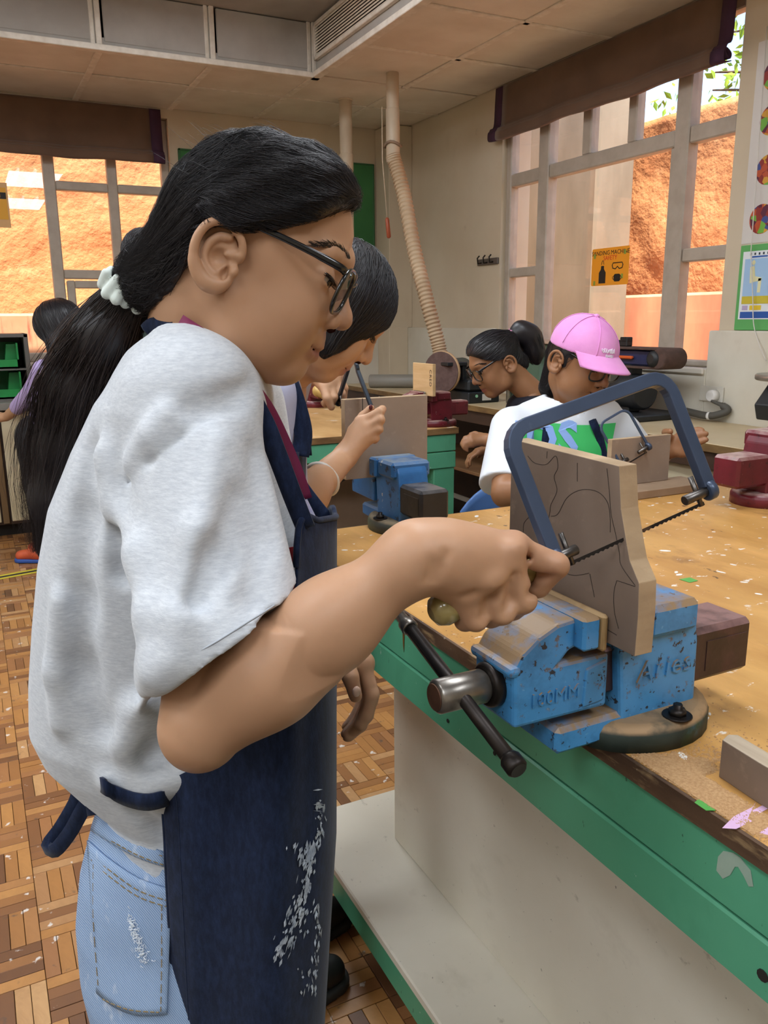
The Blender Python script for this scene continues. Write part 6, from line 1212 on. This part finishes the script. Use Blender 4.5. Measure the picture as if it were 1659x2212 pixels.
add_face(H2, G2, side=(-1, 1)); hp2_ = [(P_el((.005, 0, .045), (.096, .086, .090)), 0), (P_rc((.02, -.055, .05), (.045, -.062, -.035), .036, .022), .03), (P_rc((.02, .055, .05), (.045, .062, -.035), .036, .022), .03), (P_rc((-.03, 0, .02), (-.05, 0, -.09), .066, .05), .03)]
hair_cap(H2, hp2_, lambda p: (p[..., 0]-(.058+(p[..., 2]+.039)*.40))*.8-np.clip((p[..., 2]-.085)*3, 0, .2), G2, (.055, -.06, -.06), 2200, 5, steps=16)
rw = px_rows([(780, 560, 640, .07), (830, 540, 652, .13), (900, 525, 655, .15), (980, 520, 655, .15), (1080, 515, 650, .14), (1250, 505, 655, .14), (1420, 495, 660, .15)], 1.44); T2 = [(P_loft(rw, 1.44, .15), 0), (P_rc(SH2+UP*.01, SH2*.25+EL2*.75, .058, .056), .03), (P_rc(SL2+UP*.01, SL2*.5+Q(600, 900, 1.85)*.5, .058, .055), .03)]
m_lav = mat('lavender_shirt', 'b4b6cf', .85, col2='a3a6c2', scale=6, bump=.15, bscale=300); tso = obj('shirt', sdf_mesh(T2, .006, 1), m_lav, G2)
ap2 = MB(); cA = [(600, 985, 1.29), (632, 978, 1.30), (652, 975, 1.345), (661, 972, 1.42), (655, 970, 1.52), (630, 975, 1.6)]; cB = [(560, 1560, 1.28), (610, 1560, 1.285), (642, 1560, 1.33), (655, 1560, 1.42), (645, 1560, 1.54), (600, 1560, 1.6)]
P = np.array([[Q(*(A3(*a)*(1-t)+A3(*b_)*t)) for a, b_ in zip(cA, cB)] for t in np.linspace(0, 1, 14)]); P = np.array([catmull(r_, 24) for r_ in P]); apo = obj('apron', ap2.grid(P), m_nv, G2, solid=.004, offs=0)
obj('apron_strap', ribbon_px([(648, 985, 1.32), (655, 935, 1.33), (643, 880, 1.335), (628, 835, 1.34), (610, 790, 1.36)], .030), m_nv, apo, solid=.003, offs=0); obj('apron_strap', ribbon_px([(658, 985, 1.52), (650, 900, 1.53), (636, 830, 1.53), (620, 790, 1.50)], .028), m_nv, apo, solid=.003, offs=0)
legs(G2, RH*-.225+FH*1.37, .085, m_navyp, FH, .66, (.08, .05), fwd=nrm(RH*.75+FH*.6))
make_saw('dark coping saw held upright over the board at the bench end', A3(.757, 1.742, 1.113), A3(.757, 1.556, 1.088), (-.13, -.02, 1), .118, m_saw2, mat('yellow_handle', 'c9a45a', .4), bar=(.0042, 1.), splay=.078, ferr=mat('ferrule_black', '141416', .3))

# ---- girl in the pink cap
f3 = nrm(RH*.55-FH*.84); L3 = np.cross(UP, f3); H3 = Head(Q(1206, 792, 2.32)+L3*.078, f3, 22., -4); nb3 = Q(1240, 900, 2.38)
G3 = thing('person', 'seated girl in a pink cap and white T-shirt with green print', 'person', tuple(Q(1230, 1100, 2.40)*A3(1, 1, 0)))
hd = H3.to_world(join(sdf_mesh(head_prims(1., True, True)+neck_prims(H3, nb3, .050, .055), .0036, 1), ear_mesh(1., .0016))); A = []
SR3, ER3, WRR3 = Q(1105, 925, 2.36), Q(1092, 1066, 2.06), Q(1250, 1052, 1.93); limb(A, [SR3, ER3], [.045, .038], .03); limb(A, [ER3, WRR3], [.037, .025], .03)
hand(A, WRR3, [Q(1300, 1040, 1.92), Q(1302, 1048, 1.90), Q(1300, 1056, 1.89), Q(1296, 1062, 1.89)], [[Q(1322, 1050, 1.91), Q(1320, 1062, 1.91), Q(1312, 1066, 1.92)], [Q(1324, 1056, 1.89), Q(1320, 1066, 1.89), Q(1312, 1068, 1.9)], [Q(1320, 1062, 1.88), Q(1316, 1070, 1.88), Q(1308, 1070, 1.89)], [Q(1314, 1066, 1.88), Q(1310, 1072, 1.88), Q(1302, 1072, 1.89)]], [Q(1280, 1035, 1.94), Q(1300, 1036, 1.95), Q(1316, 1042, 1.95)], .0085, .005, .012)
SL3, EL3, WL3 = Q(1345, 940, 2.40), Q(1400, 1010, 2.42), Q(1440, 972, 2.24); limb(A, [SL3, EL3], [.045, .037], .03); limb(A, [EL3, WL3], [.036, .025], .03)
hand(A, WL3, [Q(1477, 936, 2.215), Q(1482, 948, 2.205), Q(1480, 962, 2.20), Q(1472, 978, 2.20)], [[Q(1496, 931, 2.20), Q(1508, 929, 2.195), Q(1516, 929, 2.19)], [Q(1503, 942, 2.19), Q(1516, 938, 2.185), Q(1525, 937, 2.18)], [Q(1502, 958, 2.185), Q(1516, 953, 2.18), Q(1525, 950, 2.175)], [Q(1492, 982, 2.185), Q(1505, 983, 2.18), Q(1515, 982, 2.175)]], [Q(1444, 944, 2.215), Q(1438, 934, 2.185), Q(1448, 932, 2.165)], .0092, .005, .0135)
b = obj('body', join(hd, sdf_mesh(A, .004, 1), sdf_mesh([(P_rc(nb3, Q(1225, 1150, 2.42), .055, .09), 0), (P_rc(SR3, SL3, .035, .035), .05)], .012, 1)), m_skin3, G3); blush_attr(b, H3); add_face(H3, G3); add_glasses(H3, G3, r=.0024)
hair_cap(H3, [(P_el((-.012, 0, .035), (.088, .080, .080)), 0), (P_rc((-.06, 0, .0), (-.07, 0, -.10), .05, .03), .03)], lambda p: np.minimum((p[..., 0]-.018)*.8, (np.abs(p[..., 0]+.012)-.026)*-.8+np.clip((p[..., 2]-.035)*-2, -.1, .2)*0-(p[..., 2]-.034)*1.), G3, (-.08, 0, -.1), 400, 6)
m_pink = mat('pink_cotton', 'e79bd8', .8, col2='dd8ccd', scale=10, bump=.3, bscale=300, sheen=.2)
crown = [(P_el((-.004, 0, .052), (.104, .089, .094)), 0), (P_fn(lambda p: (.047+p[..., 0]*.12-p[..., 2]), (-.3, -.3, -.3), (.3, .3, .3)), .004, '&'), (P_el((-.004, 0, .042), (.098, .083, .088)), .002, '-')]
cpm = H3.to_world(sdf_mesh(crown, .0032, 1)); cp = obj('cap', cpm, m_pink, G3, label='pink baseball cap'); P = []
for i, r_ in enumerate(np.linspace(0, 1, 9)):
    row = []
    for a in np.linspace(-1.15, 1.15, 25):
        bx_, by_ = .098*math.cos(a), .087*math.sin(a); ex = .070*r_*(math.cos(a)**.6 if math.cos(a) > 0 else 0); x = bx_-.004+ex; y = by_*(1+.04*r_); z = .058+bx_*.10-.022*r_-.55*(y*y)*(.3+r_)*2.2; row.append(H3.w((x, y, z)))
    P.append(row)
obj('brim', MB().grid(np.array(P)), m_pink, cp, solid=.004, offs=0); obj('cap_button', MB().sphere(H3.w((-.004, 0, .147)), (.009, .009, .006), 10), m_pink, cp)
for k in range(6):
    a = k*math.pi/3+.5; obj('seam', MB().tube([H3.w((-.004+.1055*math.cos(a)*math.sin(t), .0905*math.sin(a)*math.sin(t), .052+.0955*math.cos(t))) for t in np.linspace(.08, 1.45, 14)], .0011, 5), m_pink, cp)
em = MB(); Re = np.random.RandomState(4)
def cap_pt(a, z, off=.0015): rz = math.sqrt(max(.02, 1-((z-.052)/.094)**2)); return H3.w((-.004+(.104+off)*rz*math.cos(a), (.089+off)*rz*math.sin(a), z))
def script(m_, a0, a1, zc, hgt, n, sd):
    R2 = np.random.RandomState(sd); t = np.linspace(0, 1, n*8); ph = np.cumsum(np.full(n*8, 2*math.pi/8)*(1+.3*np.repeat(R2.normal(size=n), 8))); zz_ = zc+hgt*np.sin(ph)*np.repeat(R2.uniform(.5, 1.3, n), 8); aa = a0+(a1-a0)*t+.012*np.cos(ph); m_.tube([cap_pt(a, z) for a, z in zip(aa, zz_)], .0011, 5)
script(em, -.42, .10, .084, .006, 10, 1); script(em, -.25, .05, .071, .0035, 9, 2); obj('embroidery', em, mat('thread_white', 'e9e3ee', .7), cp, label='white script embroidery')
m_wt = mat('white_tee', 'dfe3e8', .85, col2='d2d7de', scale=5, bump=.15, bscale=350); rw = px_rows([(848, 1185, 1300, .06), (872, 1125, 1335, .085), (900, 1092, 1350, .10), (960, 1085, 1358, .115), (1050, 1090, 1355, .12), (1150, 1095, 1350, .125), (1230, 1095, 1350, .125)], 2.40)
hem3 = Q(1072, 1055, 2.1); sl = P_rc(SR3, Q(1085, 1062, 2.10), .062, .066); hn3 = nrm(ER3-SR3); sleeve3 = P_fn(lambda p: np.maximum(sl[0](p), (p-Q(1085, 1048, 2.12))@nrm(hn3+UP*-.6)), sl[1], sl[2])
T3 = [(P_loft(rw, 2.40, .12), 0), (sleeve3, .03), (P_rc(SL3, SL3*.35+EL3*.65, .058, .056), .03), (P_rc(H3.w((-.02, 0, -.07)), nb3, .058, .066), .012, '-')]; tso = obj('tshirt', sdf_mesh(T3, .006, 1), m_wt, G3)
gp_ = patch(T3, [(1127, 903), (1180, 912), (1260, 918), (1330, 913)], [(1132, 1010), (1190, 1015), (1260, 1015), (1312, 1005)], 18, 12, .0025, 2.0, 2.6); pr_ = obj('green_print', MB().grid(gp_), mat('print_green', '3fc268', .7), tso)
obj('print_letters', conform('IDS', 1178, 952, 92, T3, .0045, 2.0, 2.6, spacing=1.05, bold=.035), mat('print_blue', '8fb0ea', .7), pr_, label='blue letters IDS')
strap(G3, T3, [(1190, 845), (1184, 890), (1178, 950), (1172, 1020)], .022, m_nv, 2.0, 2.7); strap(G3, T3, [(1262, 868), (1280, 910), (1296, 950), (1306, 1000)], .022, m_nv, 2.0, 2.7)
hp3 = Q(1225, 1200, 2.42); J = []
for s in (-1, 1): a = hp3*A3(1, 1, 0)+RH*.085*s; J += [(P_rc(a+UP*.53, a-FH*.26+UP*.53, .085, .07), .0 if s < 0 else .03), (P_rc(a-FH*.26+UP*.52, a-FH*.26+UP*.08, .065, .05), .03)]; shoe(a-FH*.27, -FH, G3, m_sh, m_so)
obj('trousers', sdf_mesh(J, .009, 1), m_blkp, G3)
stl = thing('stool', 'low wooden stool under the pink-capped girl', 'stool', tuple(hp3*A3(1, 1, 0))); h0 = hp3*A3(1, 1, 0); obj('seat', MB().cyl(h0+UP*.415, h0+UP*.445, .16, 24), m_cedge, stl)
for k in range(4): a = k*1.571+.5; obj('leg', MB().cyl(h0+A3(.12*math.cos(a), .12*math.sin(a), .415), h0+A3(.15*math.cos(a), .15*math.sin(a), 0), .016, 10), m_cedge, stl)
# blue plastic chair beside her
cc_ = Q(1085, 1130, 2.86)*A3(1, 1, 0); ch = thing('plastic_chair', 'blue plastic chair standing just behind the pink-capped girl', 'chair', tuple(cc_)); m_pl = mat('blue_plastic', '5078b4', .4, col2='466ca5', scale=4); P = []
for t in np.linspace(-1, 1, 15): P.append([cc_+RH*(.17*t)+FH*(-.16+.05*(1-t*t))*1.0+UP*(.46+(.30-.09*abs(t)**2.5)*v+.0)-FH*.04*v for v in np.linspace(0, 1, 10)])
obj('backrest', MB().grid(np.array(P)), m_pl, ch, solid=.008, offs=0); P = []
for t in np.linspace(-1, 1, 11): P.append([cc_+RH*(.17*t)+FH*(.22*v-.02)+UP*(.45-.015*(1-t*t)*(1-(v)**2)) for v in np.linspace(-.7, 1, 9)])
obj('seat', MB().grid(np.array(P)), m_pl, ch, solid=.008, offs=0)
for sx_ in (-1, 1):
    for sy_ in (-1, 1): obj('leg', MB().tube([cc_+RH*.16*sx_+FH*(.03+.13*sy_)+UP*.44, cc_+RH*.20*sx_+FH*(.03+.18*sy_)], .011, 8), m_iron, ch)

# ---- ponytail girl in navy behind
f4 = nrm(-RH*.96-FH*.28); L4 = np.cross(UP, f4); H4 = Head(Q(1097, 792, 3.0)-L4*.078, f4, 30.); nb4 = Q(1150, 850, 3.08)
G4 = thing('person', 'girl with black ponytail, pink hair tie and glasses in navy top', 'person', tuple(Q(1170, 1100, 3.12)*A3(1, 1, 0)))
hd = H4.to_world(join(sdf_mesh(head_prims()+neck_prims(H4, nb4, .048, .05), .004, 1), ear_mesh(1., .0018))); A = []; SA, EA, WA = Q(1150, 890, 2.98), Q(1120, 960, 2.98), Q(1050, 950, 3.1); limb(A, [SA, EA], [.045, .038], .02); limb(A, [EA, WA], [.036, .024], .02)
kw_ = lambda dx, dy, dd: Q(1050+dx, 950+dy, 3.1+dd)
hand(A, WA, [kw_(-30, -8, .0), kw_(-32, -2, -.01), kw_(-31, 4, -.02), kw_(-29, 10, -.02)], [[kw_(-45, -4, 0), kw_(-50, 4, 0), kw_(-47, 10, 0)], [kw_(-47, 2, -.01), kw_(-52, 9, -.01), kw_(-48, 15, -.01)], [kw_(-45, 9, -.02), kw_(-49, 15, -.02), kw_(-45, 20, -.02)], [kw_(-41, 15, -.02), kw_(-44, 20, -.02), kw_(-40, 24, -.02)]], [kw_(-12, -10, .02), kw_(-24, -14, .03), kw_(-34, -12, .03)], .0085, .005, .012)
A4 = [(P_rc(Q(1160, 890, 3.26), Q(1130, 970, 3.30), .042, .036), 0), (P_rc(Q(1130, 970, 3.30), Q(1070, 965, 3.36), .035, .023), .02)]; relaxed_hand(A4, Q(1070, 965, 3.36), -RH-UP*.3, UP, -1)
b = obj('body', join(hd, sdf_mesh(A, .005, 1), sdf_mesh(A4, .006, 1), sdf_mesh([(P_rc(nb4, Q(1165, 1000, 3.12), .05, .08), 0), (P_rc(SA, Q(1160, 900, 3.25), .035, .035), .05)], .014, 1)), m_skin3, G4); blush_attr(b, H4); add_face(H4, G4); add_glasses(H4, G4)
hp4 = [(P_el((.0, 0, .050), (.090, .082, .085)), 0), (P_el((.040, 0, .080), (.045, .062, .046)), .03), (P_rc((-.03, 0, .05), (-.085, 0, .06), .06, .03), .03), (P_rc((-.03, 0, .01), (-.07, 0, -.03), .062, .04), .03)]; cut4 = lambda p: (np.interp(p[..., 0], [-.2, -.085, -.06, -.046, -.038, -.033, -.022, .0, .03, .06, .078, .09, .2], [-.2, -.10, -.075, -.050, -.012, .022, .036, .036, .046, .066, .085, .10, .2])-p[..., 2])*.75
hr4 = hair_cap(H4, hp4, cut4, G4, (-.098, 0, .062), 700, 8, r=(.0006, .0014)); tp_ = [H4.w((-.095, 0, .062)), H4.w((-.135, 0, .062)), H4.w((-.155, 0, .03)), H4.w((-.150, 0, -.03)), H4.w((-.14, 0, -.07))]; pm4 = sdf_mesh(limb([], tp_, [.022, .036, .040, .034, .012], .03), .006, 1); obj('ponytail', pm4, m_hair, hr4)
cq = catmull(tp_, 16); cr4 = np.interp(np.linspace(0, 4, 16), range(5), [.022, .038, .043, .038, .02]); pm = MB()
for k in range(260): a = R_.rand()*6.28; fr_ = R_.uniform(.8, 1.12); ribbon(pm, np.array([cq[i]+cr4[i]*fr_*(H4.R[1]*math.cos(a)+H4.R[0]*math.sin(a)) for i in range(16)]), .0011)
q = obj('loose_strands', pm, m_hair, hr4); q['kind'] = 'stuff'
sp_ = [(P_el(H4.w((-.098+.006*math.sin(k*2.), .02*math.cos(k*1.05), .064+.02*math.sin(k*1.05))), (.011, .011, .013)), .004 if k else 0) for k in range(6)]; obj('scrunchie', sdf_mesh(sp_, .004, 1), mat('scrunchie_pink', 'c989a8', .7), G4)
rw = px_rows([(838, 1125, 1180, .06), (865, 1098, 1195, .13), (910, 1085, 1200, .15), (980, 1085, 1195, .14), (1070, 1090, 1195, .14), (1180, 1095, 1195, .14)], 3.12); m_nt = mat('navy_top', '161a2b', .85, col2='11141f', scale=8)
obj('top', sdf_mesh([(P_loft(rw, 3.12, .14), 0), (P_rc(SA, SA*.3+EA*.7, .056, .052), .03), (P_rc(Q(1160, 890, 3.26), Q(1140, 960, 3.28), .054, .05), .03)], .009, 1), m_nt, G4); legs(G4, Q(1150, 1150, 3.12), .075, m_blkp, FH, .66, (.085, .055), fwd=-RH)

# ---- girl in lilac at the left, and the one hidden behind the main girl
f5 = nrm(-RH*.75+FH*.5); H5 = Head(Q(134, 712, 4.40), f5, 38., 0., 1.08); nb5 = Q(125, 770, 4.42); G5 = thing('person', 'girl in lilac shirt with hanging black hair at the left counter', 'person', tuple(Q(110, 1000, 4.45)*A3(1, 1, 0)))
A5 = [(P_rc(Q(115, 805, 4.62), Q(80, 860, 4.72), .042, .036), 0), (P_rc(Q(80, 860, 4.72), Q(50, 878, 4.78), .035, .024), .02)]; relaxed_hand(A5, Q(50, 878, 4.78), -RH+FH*.4-UP*.2, UP, -1)
b = obj('body', join(sdf_mesh(A5, .006, 1), H5.to_world(join(sdf_mesh(head_prims()+neck_prims(H5, nb5, .05, .05), .006, 1), ear_mesh(1., .003))), sdf_mesh(hand(limb([], [Q(75, 830, 4.42), Q(40, 880, 4.5), Q(15, 900, 4.6)], [.04, .035, .025], .02), Q(15, 900, 4.6), [Q(-8, 898, 4.62), Q(-9, 902, 4.6), Q(-8, 906, 4.6), Q(-6, 910, 4.6)], [[Q(-20, 902, 4.62), Q(-24, 908, 4.62), Q(-22, 912, 4.62)], [Q(-21, 906, 4.6), Q(-25, 911, 4.6), Q(-22, 915, 4.6)], [Q(-19, 910, 4.6), Q(-22, 915, 4.6), Q(-19, 918, 4.6)], [Q(-16, 914, 4.6), Q(-18, 918, 4.6), Q(-15, 921, 4.6)]], [Q(2, 894, 4.64), Q(-8, 891, 4.66), Q(-15, 892, 4.66)], .008, .005, .012), .006, 1)), m_skin2, G5); blush_attr(b, H5); add_face(H5, G5, lash=False)
hair_cap(H5, [(P_el((.0, 0, .045), (.118, .112, .108)), 0), (P_rc((-.02, 0, .02), (.02, -.07, -.13), .095, .055), .03), (P_rc((-.02, 0, .02), (.02, .07, -.13), .095, .055), .03)], lambda p: (p[..., 0]-.075)*.8-np.clip((p[..., 2]-.08)*3, 0, .2), G5, (.02, 0, -.2), 700, 9, r=(.0008, .002), h=.007, lo=(-.11, -.1, -.16))
rw = px_rows([(762, 105, 160, .07), (785, 90, 172, .13), (830, 78, 172, .15), (890, 70, 168, .145), (950, 60, 162, .14)], 4.45); m_lil = mat('lilac_shirt', 'b7a6d2', .85, col2='a897c6', scale=6)
obj('shirt', sdf_mesh([(P_loft(rw, 4.45, .14), 0), (P_rc(Q(95, 800, 4.33), Q(75, 840, 4.40), .058, .05), .03), (P_rc(Q(75, 840, 4.40), Q(38, 880, 4.5), .05, .042), .02), (P_rc(Q(115, 800, 4.60), Q(80, 860, 4.72), .056, .048), .03)], .009, 1), m_lil, G5)
legs(G5, Q(108, 1150, 4.45), .08, m_blkp, FH, .68, (.095, .055), fwd=-RH, ms=mat('shoe_orange', 'c2552f', .6, col2='a84324', scale=20), mso=mat('sole_blue', '2b4f9a', .6))
f6 = nrm(RH*.4+FH*.9); H6 = Head(Q(318, 572, 3.3), f6, 8.); nb6 = Q(330, 640, 3.3); G6 = thing('person', 'person with tied black hair mostly hidden behind the nearest girl', 'person', tuple(Q(340, 1000, 3.3)*A3(1, 1, 0)))
b = obj('body', join(H6.to_world(join(sdf_mesh(head_prims()+neck_prims(H6, nb6, .05, .055), .006, 1), ear_mesh(1., .003))), sdf_mesh([(P_rc(nb6, Q(340, 900, 3.3), .05, .09), 0)], .012, 1), *[sdf_mesh(relaxed_hand([(P_rc(Q(340, 690, 3.3)+RH*.17*s, Q(345, 860, 3.3)+RH*.20*s, .042, .034), .0), (P_rc(Q(345, 860, 3.3)+RH*.20*s, Q(348, 1000, 3.34)+RH*.20*s, .033, .023), .02)], Q(348, 1000, 3.34)+RH*.20*s, -UP+FH*.25, RH*s, s), .006, 1) for s in (-1, 1)]), m_skin2, G6); blush_attr(b, H6)
hair_cap(H6, [(P_el((-.004, 0, .048), (.096, .088, .090)), 0), (P_rc((-.05, 0, .03), (-.09, 0, .0), .05, .04), .03)], cut4, G6, (-.1, 0, .0), 500, 10, r=(.0008, .0018), h=.007)
rw = px_rows([(650, 290, 380, .08), (690, 250, 430, .10), (780, 245, 435, .12), (900, 250, 430, .12), (1000, 250, 430, .12)], 3.3); obj('top', sdf_mesh([(P_loft(rw, 3.3, .12), 0)]+[(P_rc(Q(340, 690, 3.3)+RH*.15*s, Q(345, 800, 3.3)+RH*.19*s, .058, .05), .03) for s in (-1, 1)], .01, 1), mat('dark_green_top', '2c3a34', .85), G6); legs(G6, Q(340, 1100, 3.3), .085, m_blkp, RH, .80, (.09, .055), fwd=FH)
